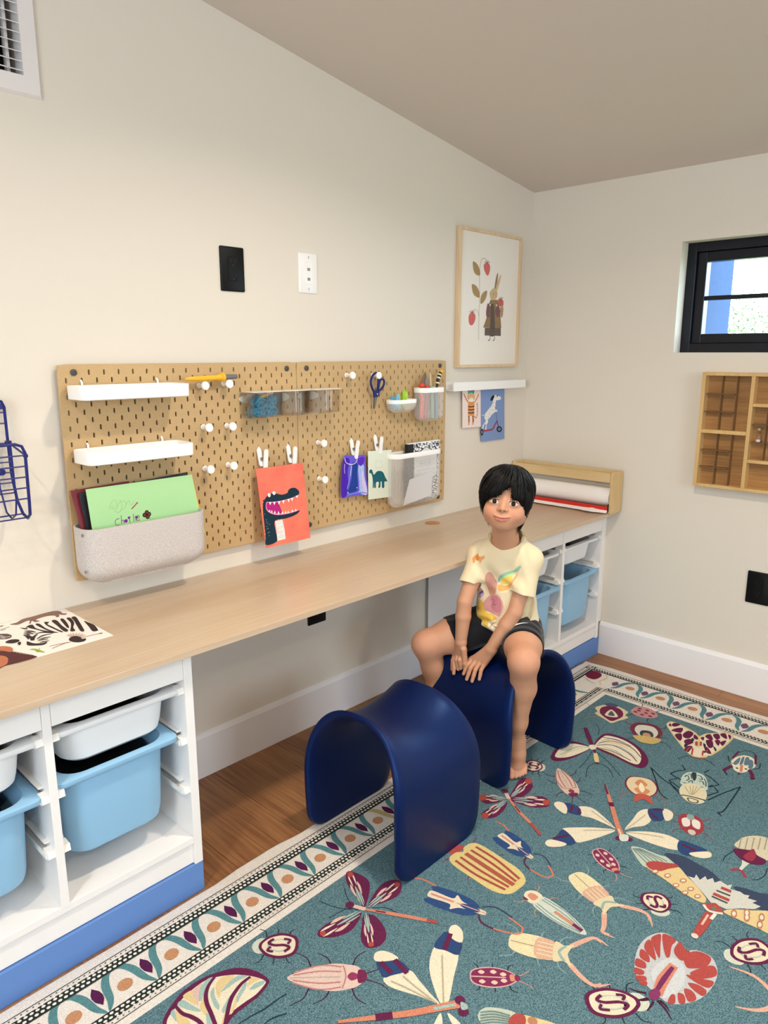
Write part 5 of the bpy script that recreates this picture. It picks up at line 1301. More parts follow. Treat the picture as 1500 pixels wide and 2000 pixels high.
('butterfly_motif', '''#6d1d4c|#e3d6b8|#9dbcb4|#dcc07e|#24404e
c0:1::-7745,-8250 -7036,-8106 -6670,-8226 -6561,-8705 -6737,-9306 -7084,-9788 -7518,-10053 -7922,-10065 -8035,-9773 -7929,-9085 -7903,-8558
c1:2::-7745,-8288 -7077,-8204 -6813,-8299 -6717,-8781 -6886,-9304 -7262,-9693 -7783,-9863 -7908,-9644 -7811,-9026 -7796,-8577
c0:1::-7961,-8214 -7912,-7881 -8032,-7560 -8561,-7394 -9320,-7535 -9524,-7772 -9169,-8056 -8504,-8208
c1:2::-7995,-8217 -8009,-7935 -8177,-7642 -8630,-7513 -9282,-7666 -9036,-7979 -8446,-8176
s0:4:30:-7526,-8286 -7062,-8577 -7006,-9215 -7383,-9748
s0:4:30:-7673,-8325 -7313,-8703 -7422,-9341 -7712,-9761
s0:4:30:-7818,-8364 -7679,-8887 -7792,-9588
s0:4:30:-7051,-8191 -6901,-8647 -6944,-9185
s2:3:20/60/20:-7353,-8271 -6909,-8500 -6835,-8913
s2:3:20/60/20:-7443,-8470 -7245,-8965 -7535,-9679
s2:3:20/60/20:-7627,-8564 -7584,-8986 -7755,-9358
s2:3:20/60/20:-8009,-8164 -8296,-7864 -9133,-7731
s3:3:20/60/20:-7404,-8374 -7091,-8741 -7206,-9382
s3:3:20/60/20:-7783,-8496 -7775,-8935 -7778,-9298
s3:3:20/60/20:-8164,-8096 -8671,-7846 -9198,-7845
s0:5:120/170/120:-6872,-7453 -7370,-7857 -7793,-8199
c1:6::-7889,-8137 -7721,-8275 -7914,-8415 -8081,-8316
c3:5::-8231,-8493 -8151,-8577 -8565,-8867 -8679,-8783
s0:5:100/40:-8009,-8390 -8194,-8533
o0:5:60:-8700,-8866
s4:1:22:-8152,-8391 -8729,-8517 -9329,-8590
s4:1:22:-8057,-8490 -8357,-9085 -8860,-9757
s4:1:22:-8713,-8800 -9148,-8780 -9659,-9001
s4:1:22:-8621,-8897 -8694,-9256 -9069,-9620
s4:1:22:-7021,-8021 -6603,-7841 -6341,-7584'''),
('moth_motif', '''#dcc07e|#e3d6b8|#6d1d4c|#2b3a44|#b8433c|#24404e
c0:1::-4622,-9426 -4407,-9416 -4264,-9519 -4331,-9962 -4479,-10395 -4630,-10591 -4315,-10701 -4007,-10953 -3724,-11214 -3767,-11408 -4039,-11514 -4864,-11492 -5619,-11387 -5728,-11312 -5900,-11290 -6129,-11089 -6113,-10909 -5915,-10595 -5403,-10084 -4860,-9591
c1:2::-4616,-9478 -4457,-9476 -4348,-9554 -4429,-9970 -4594,-10409 -4758,-10631 -4408,-10736 -4089,-10982 -3822,-11218 -3843,-11389 -4044,-11466 -4796,-11439 -5506,-11346 -5789,-11249 -6058,-10887 -5848,-10583 -5323,-10082 -4807,-9601
c2:3::-4661,-9523 -4459,-9503 -4654,-9623
c2:3::-4521,-9577 -4317,-9605 -4313,-9796 -4527,-9756 -4615,-9664
c2:3::-4938,-9735 -4653,-9808 -4501,-9967 -4854,-10047 -4944,-9864
c2:3::-5156,-9952 -4915,-10072 -5255,-10240 -5437,-10221
c2:3::-4933,-10141 -4558,-10178 -4615,-10386 -5005,-10416 -5132,-10282
c2:3::-5321,-10342 -5065,-10439 -5218,-10620 -5519,-10557 -5523,-10469
c2:3::-5897,-10573 -5576,-10580 -5530,-10711 -5820,-10735 -5973,-10737
c2:3::-4655,-10433 -4804,-10627 -4956,-10640 -4920,-10505
c2:3::-4522,-10748 -4270,-10836 -4576,-11038 -4660,-10949
c2:3::-4751,-10682 -4605,-10748 -4868,-10817
c2:3::-4237,-10915 -4046,-11027 -4284,-11171 -4492,-11126
c2:3::-4035,-11083 -3843,-11196 -4177,-11370 -4199,-11260
c2:3::-3874,-11296 -3894,-11406 -4175,-11458
c2:3::-4805,-10883 -4658,-11038 -5054,-11211 -5215,-11124
c2:3::-4594,-11104 -4468,-11236 -4870,-11320
c2:3::-4589,-11279 -4321,-11391 -4766,-11429
c2:3::-5202,-10972 -5273,-11145 -5555,-11335 -5564,-11165
c3:3::-5544,-10447 -5519,-10557 -5774,-10539
c3:3::-4963,-10460 -5019,-10573 -5260,-10576
c3:3::-5047,-10884 -5102,-10994 -5319,-11015
c3:3::-4995,-11190 -5146,-11360 -5292,-11370
c1:4::-5681,-10800 -5385,-10863 -5475,-11015 -5794,-11164 -6061,-11121 -6038,-10909
c4:5::-5147,-10653 -5094,-10708 -5358,-10809 -5352,-10732
c4:5::-5031,-10774 -5019,-10829 -5265,-10907 -5273,-10856
s0:5:60:-4789,-10642 -5451,-10877
s4:5:50:-5958,-10672 -5699,-10658 -5645,-10756 -6058,-10887
s4:5:50:-5409,-11166 -5564,-11165 -5569,-11080 -5870,-11164
s4:5:50:-6195,-10941 -6116,-11142 -5955,-11310
s5:1:22:-6626,-10646 -6370,-10718 -6194,-10824 -6168,-10930
s5:1:22:-6057,-11320 -6073,-11496 -6243,-11698'''),
('cricket_motif', '''#b7c9ba|#2f4450|#d9cda6|#b7a67c|#23313a
c0:1::-7460,-11156 -7169,-11209 -7013,-11372 -6985,-11583 -7149,-11768 -7513,-11943 -7808,-11973 -7994,-11371 -7802,-11225
c1:2::-7141,-11310 -7044,-11412 -7370,-11537 -7525,-11515
s1:3:28:-7521,-11237 -7364,-11258 -7523,-11376 -7678,-11355
s1:3:28:-7295,-11258 -7236,-11319 -7466,-11436
s1:3:28:-7737,-11433 -7564,-11475 -7690,-11551
s1:3:28:-7151,-11481 -7124,-11581 -7285,-11696 -7312,-11597
s1:3:28:-7460,-11653 -7384,-11733 -7541,-11846
s1:3:28:-7197,-11718 -7357,-11831 -7599,-11921
s1:3:28:-7851,-11313 -7823,-11412
s1:3:28:-7712,-11803 -7703,-11880
c2:2::-8135,-11359 -7909,-11391 -7714,-11561 -7683,-11765 -7761,-11955 -8001,-12102 -8316,-12162 -8436,-11973 -8438,-11710 -8541,-11537 -8396,-11424
c2:3::-8568,-11575 -8433,-11814 -8380,-12160 -8528,-12164 -8681,-12066 -8759,-11889 -8692,-11704
s3:4:20:-8349,-11738 -8027,-11439
s3:4:20:-8327,-11762 -7914,-11557
s3:4:20:-8312,-11777 -7839,-11636
s3:4:20:-8297,-11793 -7764,-11715
s3:4:20:-8279,-11812 -7669,-11814
s4:5:40:-8545,-11565 -8433,-11814 -8339,-12170
s4:5:32:-8592,-11744 -8715,-11872 -8655,-12031 -8507,-12026 -8523,-11849 -8592,-11744
s4:1:40/34:-7714,-10230 -8069,-10733 -8249,-11172 -8396,-11424
s4:1:40/34:-7714,-10230 -8251,-10613 -8850,-11014 -9039,-11340
s4:1:40/34:-8514,-11499 -8295,-11192 -8041,-10975
s4:1:40/34:-7744,-11215 -7713,-11035 -7632,-10832
s4:1:40/34:-7632,-10832 -7327,-10933 -7100,-11097
s4:1:40/34:-7100,-11097 -6869,-10890
s4:1:40/34:-8262,-12219 -7560,-12433 -6866,-12691
s4:1:40/34:-6866,-12691 -7592,-12727 -8471,-12752 -8683,-12652
s4:1:40/34:-8683,-12652 -8766,-12806
s4:1:40/34:-8051,-12116 -7624,-12300
s4:1:40/34:-7624,-12300 -7430,-12099 -7543,-11981
s4:1:40/34:-6927,-11644 -6994,-11860 -7219,-12183
s4:1:40/34:-7219,-12183 -7476,-11983
s4:1:40/34:-6844,-11586 -6572,-11651
s4:1:40/34:-8210,-11349 -8079,-11074 -8017,-10964 -7685,-11135'''),
('beetle_motif', '''#e3d6b8|#5d7e92|#2c3a40|#d9805e|#23313a|#6d1d4c|#3a1f2c
c0:1::-5614,-11977 -5234,-11988 -4909,-12132 -4842,-12359 -5046,-12573 -5410,-12646 -5637,-12557 -5857,-12547 -6046,-12421 -6024,-12225 -5794,-12093
c1:2::-5610,-12059 -5307,-12068 -5113,-12115 -5490,-12184 -5707,-12146
c1:2::-5581,-12241 -5111,-12156 -4994,-12201 -5456,-12296
c1:2::-5482,-12345 -4992,-12242 -4969,-12344 -5382,-12449
c1:2::-5602,-12519 -5082,-12381 -5059,-12482 -5449,-12605
o2:3:40:-5858,-12251
o2:3:40:-5759,-12354
o2:3:40:-5715,-12475
s3:3:80:-5559,-12302 -5984,-12414
s4:1:22:-4808,-11958 -4556,-12101 -4481,-12301 -4692,-12478
s4:1:30:-5282,-11780 -5589,-11927 -5665,-12077
s4:1:30:-5059,-12712 -5366,-12766 -5539,-12660
s5:1:60:-5351,-11944 -4749,-11939
s5:1:70:-4596,-12420 -5224,-12615
s5:1:110:-5831,-12092 -6166,-12002 -6302,-12008
s6:1:40:-6275,-11999 -6468,-12160
s5:1:120:-5691,-12574 -5900,-12720 -6153,-12813
s6:1:40:-6227,-12771 -6086,-12883
s5:1:60:-6092,-12410 -6200,-12405'''),
('moth_motif', '''#b9c4b2|#6f8b86|#3c4a66|#dcc07e|#b8433c|#c07f52|#e3d3c0|#c9c8bd|#4a5752|#5f8076|#e0d5c5|#d9b8a0|#d9c5b5
c0:1::-11885,-11542 -11754,-11598 -11689,-11775 -11663,-12044 -11635,-12233 -11588,-12387 -11703,-12680 -11883,-12390 -12335,-12170 -12213,-11889
s1:2:30:-11877,-11578 -12041,-11860 -12165,-12093
s1:2:30:-11853,-11603 -11979,-11946 -12084,-12169
s1:2:30:-11829,-11628 -11917,-12032 -12002,-12244
s1:2:30:-11805,-11653 -11856,-12117 -11920,-12320
s1:2:30:-11781,-11678 -11794,-12203 -11838,-12395
s1:2:30:-11757,-11703 -11733,-12288 -11756,-12471
c2:2::-11514,-12306 -11344,-12458 -11252,-12740 -11289,-13114 -11360,-13491 -11525,-13754 -11599,-13914 -11837,-13664 -11957,-13254 -11883,-12991 -11722,-12712
c3:3::-12309,-12146 -12083,-12231 -11869,-12506 -11758,-12775 -11952,-13066 -12124,-13364 -12321,-13619 -12432,-13727 -12604,-13725 -12634,-13515 -12586,-13158 -12472,-12762 -12387,-12365
c4:4::-12203,-12105 -11981,-12210 -11817,-12484 -11702,-12655 -11766,-12766 -12008,-12613 -12239,-12495 -12336,-12269
c5:5::-12284,-12473 -12368,-12476 -12436,-12429 -12438,-12367 -12372,-12334 -12286,-12356 -12245,-12416
c6:6::-12307,-12449 -12355,-12448 -12396,-12418 -12401,-12380 -12365,-12363 -12315,-12378 -12288,-12415
c5:5::-12122,-13129 -12206,-13129 -12272,-13083 -12274,-13023 -12208,-12993 -12124,-13016 -12083,-13075
c6:6::-12145,-13105 -12192,-13103 -12233,-13073 -12237,-13037 -12202,-13021 -12153,-13037 -12126,-13073
c5:5::-12413,-13060 -12495,-13061 -12561,-13015 -12563,-12956 -12499,-12926 -12416,-12948 -12376,-13007
c6:6::-12436,-13037 -12482,-13035 -12522,-13006 -12527,-12969 -12493,-12953 -12444,-12969 -12418,-13005
c5:5::-12289,-13377 -12371,-13377 -12436,-13331 -12438,-13273 -12374,-13244 -12291,-13268 -12251,-13325
c6:6::-12311,-13354 -12357,-13352 -12397,-13322 -12402,-13287 -12367,-13271 -12319,-13287 -12293,-13323
c5:5::-12511,-13328 -12592,-13328 -12657,-13283 -12659,-13224 -12596,-13196 -12515,-13219 -12474,-13276
c6:6::-12533,-13305 -12579,-13303 -12618,-13274 -12623,-13238 -12589,-13223 -12542,-13239 -12516,-13275
c5:5::-12427,-13598 -12507,-13598 -12571,-13552 -12573,-13495 -12511,-13468 -12430,-13491 -12390,-13548
c6:6::-12448,-13575 -12494,-13573 -12533,-13544 -12538,-13509 -12504,-13494 -12457,-13510 -12431,-13546
c5:5::-12214,-12767 -12298,-12769 -12365,-12722 -12367,-12661 -12301,-12630 -12216,-12652 -12175,-12711
c6:6::-12237,-12743 -12284,-12742 -12325,-12712 -12330,-12675 -12295,-12658 -12245,-12673 -12218,-12711
p7:4::-11936,-13083 -11890,-13228 -11722,-13209 -11861,-13355 -11628,-13405 -11732,-13490 -11568,-13566 -11705,-13661 -11541,-13738 -11583,-13931 -11469,-14003 -11669,-14026 -11596,-14242 -11633,-14340 -11572,-14449 -11702,-14448 -11645,-14641 -11787,-14580 -11778,-14765 -11980,-14682 -12177,-14433 -12437,-14204 -12451,-14016 -12480,-13854 -12289,-13607
s4:5:110:-11778,-13843 -11753,-14077
s4:5:110:-12124,-13779 -12093,-14149
s8:5:60:-11956,-13796 -11916,-14111
s8:5:60:-12244,-13789 -12219,-14150
c2:3::-11539,-14070 -11383,-14281 -11315,-14582 -11200,-14884 -11788,-15055 -11874,-14794 -11736,-14501
c3:3::-12574,-14188 -12361,-14283 -12088,-14613 -11788,-15055 -12491,-15258 -12548,-14960 -12576,-14564
c5:5::-12418,-14437 -12550,-14455 -12622,-14420 -12582,-14359 -12459,-14314 -12342,-14320 -12318,-14373
c6:6::-12439,-14415 -12511,-14424 -12553,-14403 -12533,-14368 -12466,-14343 -12401,-14348 -12386,-14379
c5:5::-12329,-14698 -12461,-14714 -12533,-14679 -12493,-14619 -12370,-14576 -12253,-14584 -12230,-14636
c6:6::-12350,-14676 -12423,-14684 -12464,-14663 -12444,-14628 -12377,-14605 -12312,-14611 -12298,-14641
c5:5::-12089,-14949 -12222,-14964 -12295,-14929 -12254,-14869 -12129,-14829 -12011,-14837 -11988,-14889
c6:6::-12110,-14927 -12183,-14934 -12225,-14913 -12204,-14879 -12137,-14857 -12072,-14863 -12057,-14893
c5:5::-12364,-14991 -12493,-15006 -12564,-14971 -12525,-14913 -12404,-14873 -12289,-14881 -12266,-14932
c6:6::-12384,-14970 -12456,-14977 -12496,-14956 -12476,-14922 -12411,-14901 -12347,-14907 -12332,-14937
c5:5::-12175,-14649 -12309,-14665 -12382,-14631 -12341,-14569 -12216,-14526 -12097,-14533 -12074,-14586
c6:6::-12197,-14626 -12270,-14635 -12311,-14614 -12291,-14579 -12223,-14555 -12158,-14561 -12143,-14591
c4:5::-12650,-13720 -12527,-13827 -12419,-13962 -12605,-14198 -12711,-14087 -12787,-13923
c9:6::-12642,-13924 -12543,-13985 -12643,-14031 -12711,-13981
s10:6:70:-12665,-13748 -12787,-13923 -12650,-14193
s4:5:200/220/160:-12832,-13961 -13288,-13981 -13742,-13986
s11:6:50:-12922,-13951 -13347,-13961
o12:6:80:-13792,-13973
s10:6:80:-12771,-14067 -13024,-14052'''),
('beetle_motif', '''#cfc4a4|#a39a7c|#6d1d4c|#a32c46|#cdd0c0|#a8344c|#24404e
c0:1::-9879,-13535 -9569,-13528 -9283,-13602 -8978,-13864 -8951,-14232 -9677,-14443 -9939,-14272 -9881,-13912
s1:2:30:-9394,-13542 -9968,-13660
s1:2:30:-9272,-13670 -9849,-13785
s1:2:30:-9150,-13799 -9729,-13910
s1:2:30:-9027,-13927 -9610,-14035
s1:2:30:-8905,-14055 -9491,-14160
c2:3::-10071,-13552 -9929,-13647 -9783,-13880 -9667,-13948 -9863,-14090 -9905,-14308 -10031,-14356 -10198,-14284 -10340,-14057 -10298,-13792
c3:4::-10193,-13850 -9842,-13899 -9687,-13955 -9919,-14085 -10232,-14069
p4:2::-10286,-13857 -10286,-14063 -10571,-14018 -10756,-14000 -10733,-13924 -10519,-13922
s5:1:80:-10943,-13779 -10778,-13927 -10822,-14055 -10977,-14161
s6:1:25:-10092,-13583 -10475,-13502 -10712,-13514
s6:1:25:-10213,-14444 -10504,-14487 -10797,-14422 -10927,-14310'''),
('moth_motif', '''#b9bcc0|#b8433c|#c4c8cb|#d9805e|#7d2a63|#8c2f66|#4a2140
c0:1::-15828,-13746 -15764,-13513 -15441,-13306 -14940,-13177 -14495,-13215 -14179,-13414 -14193,-13704 -14341,-13972 -14167,-14153 -14121,-14449 -14361,-14675 -14777,-14773 -15315,-14720 -15695,-14533 -15927,-14290 -15910,-14025
c1:2::-14808,-13729 -14460,-13510 -14209,-13427 -14193,-13704 -14432,-13709 -14745,-13794
c1:2::-14956,-13654 -14717,-13410 -14521,-13275 -14270,-13381 -14549,-13501
c1:2::-15072,-13613 -14956,-13327 -14760,-13238 -14594,-13283 -14814,-13476
c1:2::-15219,-13539 -15225,-13332 -14991,-13248 -15018,-13426
c1:2::-15438,-13546 -15507,-13356 -15304,-13289 -15280,-13475
c1:2::-15623,-13584 -15719,-13446 -15565,-13374 -15514,-13544
c1:2::-15729,-13701 -15833,-13554 -15754,-13485 -15633,-13635
c1:2::-15853,-13757 -15893,-13641 -15834,-13591 -15745,-13721
c1:2::-14514,-13790 -14188,-13795 -14312,-13960 -14319,-14077 -14638,-14068 -14676,-13948
c1:2::-14772,-14166 -14527,-14023 -14196,-14165 -14150,-14459 -14465,-14488 -14734,-14284
c1:2::-14873,-14294 -14376,-14542 -14423,-14688 -14617,-14715 -14911,-14482
c1:2::-14987,-14251 -14851,-14545 -14766,-14748 -14998,-14727 -15046,-14491
c1:2::-15166,-14366 -15068,-14542 -15104,-14725 -15290,-14710 -15260,-14488
c1:2::-15379,-14364 -15311,-14508 -15452,-14647 -15618,-14544
c1:2::-15567,-14312 -15529,-14424 -15700,-14514 -15787,-14423
c1:2::-15719,-14224 -15661,-14286 -15855,-14366 -15947,-14256
c2:1::-15450,-13689 -14979,-13710 -14707,-13915 -14857,-14155 -15226,-14303 -15675,-14271 -15929,-14076 -15694,-13886
s3:4:180/240/180:-15910,-14025 -15489,-13952 -14929,-13962
s4:5:80/110/80:-15891,-13973 -15448,-13957 -14998,-13968
c5:5::-15916,-13874 -15764,-13961 -15866,-14071 -16059,-14047 -16099,-13934
s6:1:60/20:-16023,-13834 -16108,-13673 -16154,-13515
s6:1:60/20:-16123,-13944 -16263,-13833 -16303,-13720
s6:1:60/20:-16113,-13919 -16350,-13742 -16402,-13544
s6:1:60/20:-16112,-14027 -16234,-14038 -16407,-14029
s6:1:60/20:-16001,-14108 -16032,-14250 -16115,-14369
s6:1:60/20:-16030,-14077 -16126,-14289 -16271,-14476'''),
('moth_motif', '''#b9c4b2|#6f8b86|#b8433c|#dcc07e|#c07f52
c0:1::-18827,-11595 -18611,-11616 -18401,-11871 -18299,-12148 -18579,-12189 -18942,-12003 -18949,-11735
s1:2:40:-18779,-11611 -18574,-11792 -18424,-12085
s1:2:40:-18832,-11650 -18625,-11827 -18463,-12111
s1:2:40:-18885,-11689 -18674,-11863 -18502,-12137
s1:2:40:-18937,-11727 -18724,-11898 -18540,-12163
s1:2:40:-18989,-11765 -18773,-11932 -18579,-12189
c2:3::-18516,-12122 -18322,-12138 -18225,-12293 -18368,-12410 -18571,-12328 -18617,-12215
c3:2::-18282,-12234 -18087,-12539 -17945,-12919 -18142,-13035 -18563,-12465
o4:4:100:-18223,-12483'''),
]
# ---------------------------------------------------------------- rug with woven insects
PILE = {}
def pile(col):
    if col not in PILE:
        c = lin(col); g_ = .3 * c[0] + .55 * c[1] + .15 * c[2]; c = tuple(x * .82 + g_ * .18 for x in c); k_ = .86 if g_ > .5 else .74; PILE[col] = mat('pile ' + col, tuple(min(1, x * 1.12) for x in c), 1.0, .05, noise=1, nscale=520, col2=tuple(x * k_ for x in c), bump=.5, bscale=420, detail=3, thr=(.38, .62))
    return PILE[col]
M_field = mat('pile field', '#718f96', 1.0, .05, noise=1, nscale=430, col2='#34535f', bump=.4, bscale=420, detail=4, thr=(.36, .64))
RT = .0122
rug = thing('rug', 'teal rug patterned with insects inside a white leaf border', 'rug', (-1.6, -1.4, 0))
RX0, RX1, RY0, RY1 = -3.3, -.150, -2.7, -.455
rng = random.Random(11); pts = []
def wav(s): return .0035 * sin(s * 9.1) + .0025 * sin(s * 23 + 1) + .0015 * sin(s * 47)
n = 90
for i in range(n): s = RX0 + (RX1 - RX0) * i / n; pts.append((s, RY1 + (wav(s) if s > -2.02 else .2 * wav(s) - .003)))
for i in range(60): s = RY1 + (RY0 - RY1) * i / 60; pts.append((RX1 + wav(s + 5), s))
pts += [(RX1, RY0), (RX0, RY0)]
pts = pts[::-1]
c0 = (-1.6, -1.5)
def off(p, e): return (p[0] + (e if p[0] < c0[0] - 1 else -e if p[0] > RX1 - .03 else 0), p[1] - e if p[1] > RY1 - .03 else p[1])
M_border = pile('#ebe1d6')
MB().loft([[(*off(p, .003), .0005) for p in pts], [(*p, .004) for p in pts], [(*off(p, .002), .0105) for p in pts], [(*off(p, .006), RT) for p in pts]]).build('pile_slab', M_border, rug, smooth=True, angle=60)
def flat(name, shapes, kind=None, label=None):
    a = Art((0, 0, RT), (1, 0, 0), (0, 1, 0), .0003)
    for P, m, L in shapes: a.put(P, m, L + 1 if L >= 1 or L == 0 else L)
    o = a.build(name, rug)
    if kind: o['kind'] = kind
    if label: o['label'] = label
    return o
FX, FY = -.394, -.672
flat('woven_field', [([(RX0 + .02, RY0 + .02), (FX, RY0 + .02), (FX, FY), (RX0 + .02, FY)], M_field, .25)])
P_dk = pile('#2d3634'); P_cr = pile('#ebe1d6'); P_tl = pile('#4f8a90'); P_pl = pile('#5a1a50'); P_or = pile('#c98a58'); P_go = pile('#c2ad5c')
def band(o, i, a0, a1, left):                 # chain band between offsets o (outer) and i (inner)
    sh = []; w = abs(i - o)
    q = (lambda s, t: (s, t)) if left else (lambda s, t: (t, s)); d = 1 if i < o else -1
    def rect(s0, s1, t0, t1, m, L): sh.append(([q(s0, t0), q(s1, t0), q(s1, t1), q(s0, t1)], m, L))
    T = lambda f: o + (i - o) * f
    rect(a0, a1, T(0), T(.05), P_dk, 2); rect(a0, a1, T(.36), T(1), P_dk, 2)
    s = a0; k = 0
    while s < a1:
        e = .0032 * sin(s * 40)
        rect(s + .001, s + .004, T(.14), T(.21), P_dk, 2)
        for f0, f1, ph in ((.44, .62, 0), (.70, .90, .006)):
            c = s + ph + .006; sh.append(([q(c + x, T((f0 + f1) / 2) + y) for x, y in ell(0, 0, .0042, w * (f1 - f0) * .46, 0, 8)], P_cr, 3))
        if k % 3: sh.append(([q(s + .006 + x, T(.36) + y) for x, y in ell(0, 0, .003, w * .07, 0, 6)], P_cr, 3))
        s += .0118; k += 1
    return sh
xe = -2.9
flat('chain_border', band(-.489, -.527, xe, -.189, True), 'stuff'); flat('chain_border', band(-.652, -.617, xe, -.357, True), 'stuff')
flat('chain_border', band(-.187, -.222, -2.2, -.489, False), 'stuff'); flat('chain_border', band(-.372, -.338, -2.2, -.652, False), 'stuff')
def lens(c, L, w, ang):
    P = [(-L / 2, 0), (-L * .2, w * .42), (L * .05, w / 2), (L * .25, w * .38), (L / 2, 0), (L * .2, -w * .42), (-L * .05, -w / 2), (-L * .25, -w * .38)]
    return [(c[0] + x * cos(ang) - y * sin(ang), c[1] + x * sin(ang) + y * cos(ang)) for x, y in P]
def leafw(t): return .0025 + .0145 * sin(pi * min(max(t, 0), 1)) ** .8
k = 0; x = -1.902
xs_ = [-1.902 + .1095 * k for k in range(-9, 14)]
for x in xs_:
    if x > -.42: continue
    flat('woven_oval', [(ell(x, -.578, .0168, .0150, .3), P_or, 1)])
    flat('woven_diamond', [(lens((x - .0548, -.566), .054, .022, pi / 2), P_pl, 1)])
    for sg in (1, -1):
        flat('woven_leaf', [(stroke([(x + sg * .002, -.5225), (x + sg * .018, -.529), (x + sg * .031, -.553), (x + sg * .039, -.592), (x + sg * .052, -.616)], leafw), P_go if sg > 0 and -1.6 < x < -1.5 else P_tl, 1)])
for k in range(9):
    y = -.718 - .1235 * k
    flat('woven_oval', [(ell(-.279, y, .0155, .0180, .2), P_or, 1)])
    flat('woven_diamond', [(lens((-.281, y + .0618), .048, .026, .1), pile('#7a4f78'), 1)])
    for sg in (1, -1):
        flat('woven_leaf', [(stroke([(-.2275, y + sg * .002), (-.234, y + sg * .020), (-.262, y + sg * .036), (-.305, y + sg * .043), (-.330, y + sg * .058)], leafw), P_tl, 1)])
flat('woven_tulip', [(cr([(-.300, -.575), (-.255, -.582), (-.225, -.560), (-.232, -.520), (-.262, -.515), (-.300, -.540)], 4), pile('#7d1a3e'), 1), (stroke([(-.33, -.62), (-.30, -.60), (-.25, -.605), (-.215, -.58)], [.003, .010, .003]), pile('#e0c39a'), 1), (stroke([(-.335, -.60), (-.325, -.56), (-.30, -.525)], [.003, .009, .003]), pile('#d7b9a0'), 1)])
for nm, data in MOTIFS:
    rows = data.split('\n'); cols = rows[0].split('|'); sh = []
    for r in rows[1:]:
        head, L, w, P = r.split(':'); P = [tuple(float(v) * 1e-4 for v in q.split(',')) for q in P.split(' ')]; W = [float(v) * 1e-4 for v in w.split('/')] if w else 0
        poly = P if head[0] == 'p' else cr(P, 5) if head[0] == 'c' else ell(*P[0], W[0], W[0], 0, 10) if head[0] == 'o' else stroke(P, W if len(W) > 1 else W[0], 5)
        sh.append((poly, pile(cols[int(head[1:])]), int(L)))
    flat(nm, sh)
def beetle(nm, hd, tl, wd, parts, legs=None, feel=None):
    H, Tt = np.array(hd), np.array(tl); L = np.linalg.norm(H - Tt); v = (H - Tt) / L; u = np.array([v[1], -v[0]]); sh = []
    q = lambda a, b: tuple(Tt + u * a * wd + v * b * L)          # a in half-widths (-1..1), b from tail 0 to head 1
    for kind, col, lay, P, *w in parts:
        P = [q(*p) for p in P]
        sh.append((cr(P, 5) if kind == 'c' else P if kind == 'p' else stroke(P, w[0], 5), pile(col), lay))
    if legs:
        for b0, dx, b1 in legs[1]:
            for s in (-1, 1): sh.append((stroke([q(s * .7, b0), q(s * (1 + dx * .5), b0 + (b1 - b0) * .3), q(s * (1 + dx), b1)], [.0035, .0016]), pile(legs[0]), 0))
    if feel:
        for s in (-1, 1): sh.append((stroke([q(s * .2, 1), q(s * .6, 1.2), q(s * 1.0, 1.28)], [.0025, .0012]), pile(feel), 0))
    return flat(nm, sh)
EG = [(0, 0), (.7, .08), (1, .42), (.8, .75), (.35, .95), (0, 1), (-.35, .95), (-.8, .75), (-1, .42), (-.7, .08)]
def eg(f, b0=0, b1=1): return [(a * f, b0 + (b1 - b0) * b) for a, b in EG]
PLM, CRE, AQU = '#6d1d4c', '#e0cfb0', '#a9c4b8'; LEG = '#2b3a44'
def sbeetle(h, t):
    beetle('beetle_motif', h, t, .036, [('c', '#c5cbb8', 1, eg(.62, .7, 1.05)), ('c', PLM, 2, eg(1, 0, .9)), ('c', CRE, 3, eg(.80, .07, .83)), ('c', AQU, 4, eg(.5, .2, .7)), ('c', CRE, 5, eg(.42, .24, .66)), ('s', PLM, 6, [(-.5, .3), (-.2, .2), (0, .32), (0, .55), (.2, .68), (.5, .58)], .007), ('s', PLM, 6, [(-.1, .62), (-.4, .68), (-.5, .55)], .006), ('s', PLM, 6, [(.1, .25), (.4, .2), (.5, .35)], .006)], (LEG, [(.25, .35, .1), (.5, .4, .52), (.75, .35, .95)]))
for h, t in (((-2.090, -.692), (-2.021, -.763)), ((-1.622, -1.392), (-1.712, -1.305)), ((-1.012, -.778), (-1.035, -.722)), ((-1.368, -1.316), (-1.312, -1.266)), ((-1.392, -1.475), (-1.293, -1.530))): sbeetle(h, t)
def pbeetle(h, t):
    beetle('beetle_motif', h, t, .027, [('c', '#d3a9a4', 1, eg(1)), ('c', '#8a2456', 2, eg(.88, .03, .97)), ('s', '#d3a9a4', 3, [(0, .03), (0, .75)], .003), *[('c', '#dcb9a4', 3, [(x + a * .2, y + b * .07) for a, b in ((1, 0), (0, 1), (-1, 0), (0, -1))]) for x, y in ((.45, .25), (-.45, .25), (.5, .5), (-.5, .5), (.3, .7), (-.3, .7))], ('c', '#d98a6a', 3, [(-.3, .84), (.3, .84), (.2, .95), (-.2, .95)]), ('c', '#8a2456', 4, [(-.25, .94), (.25, .94), (.2, 1.03), (-.2, 1.03)])], (LEG, [(.2, .3, .1), (.5, .35, .5), (.8, .3, .95)]), '#c98a80')
pbeetle((-1.755, -1.170), (-1.822, -1.092)); pbeetle((-1.304, -1.172), (-1.256, -1.088))
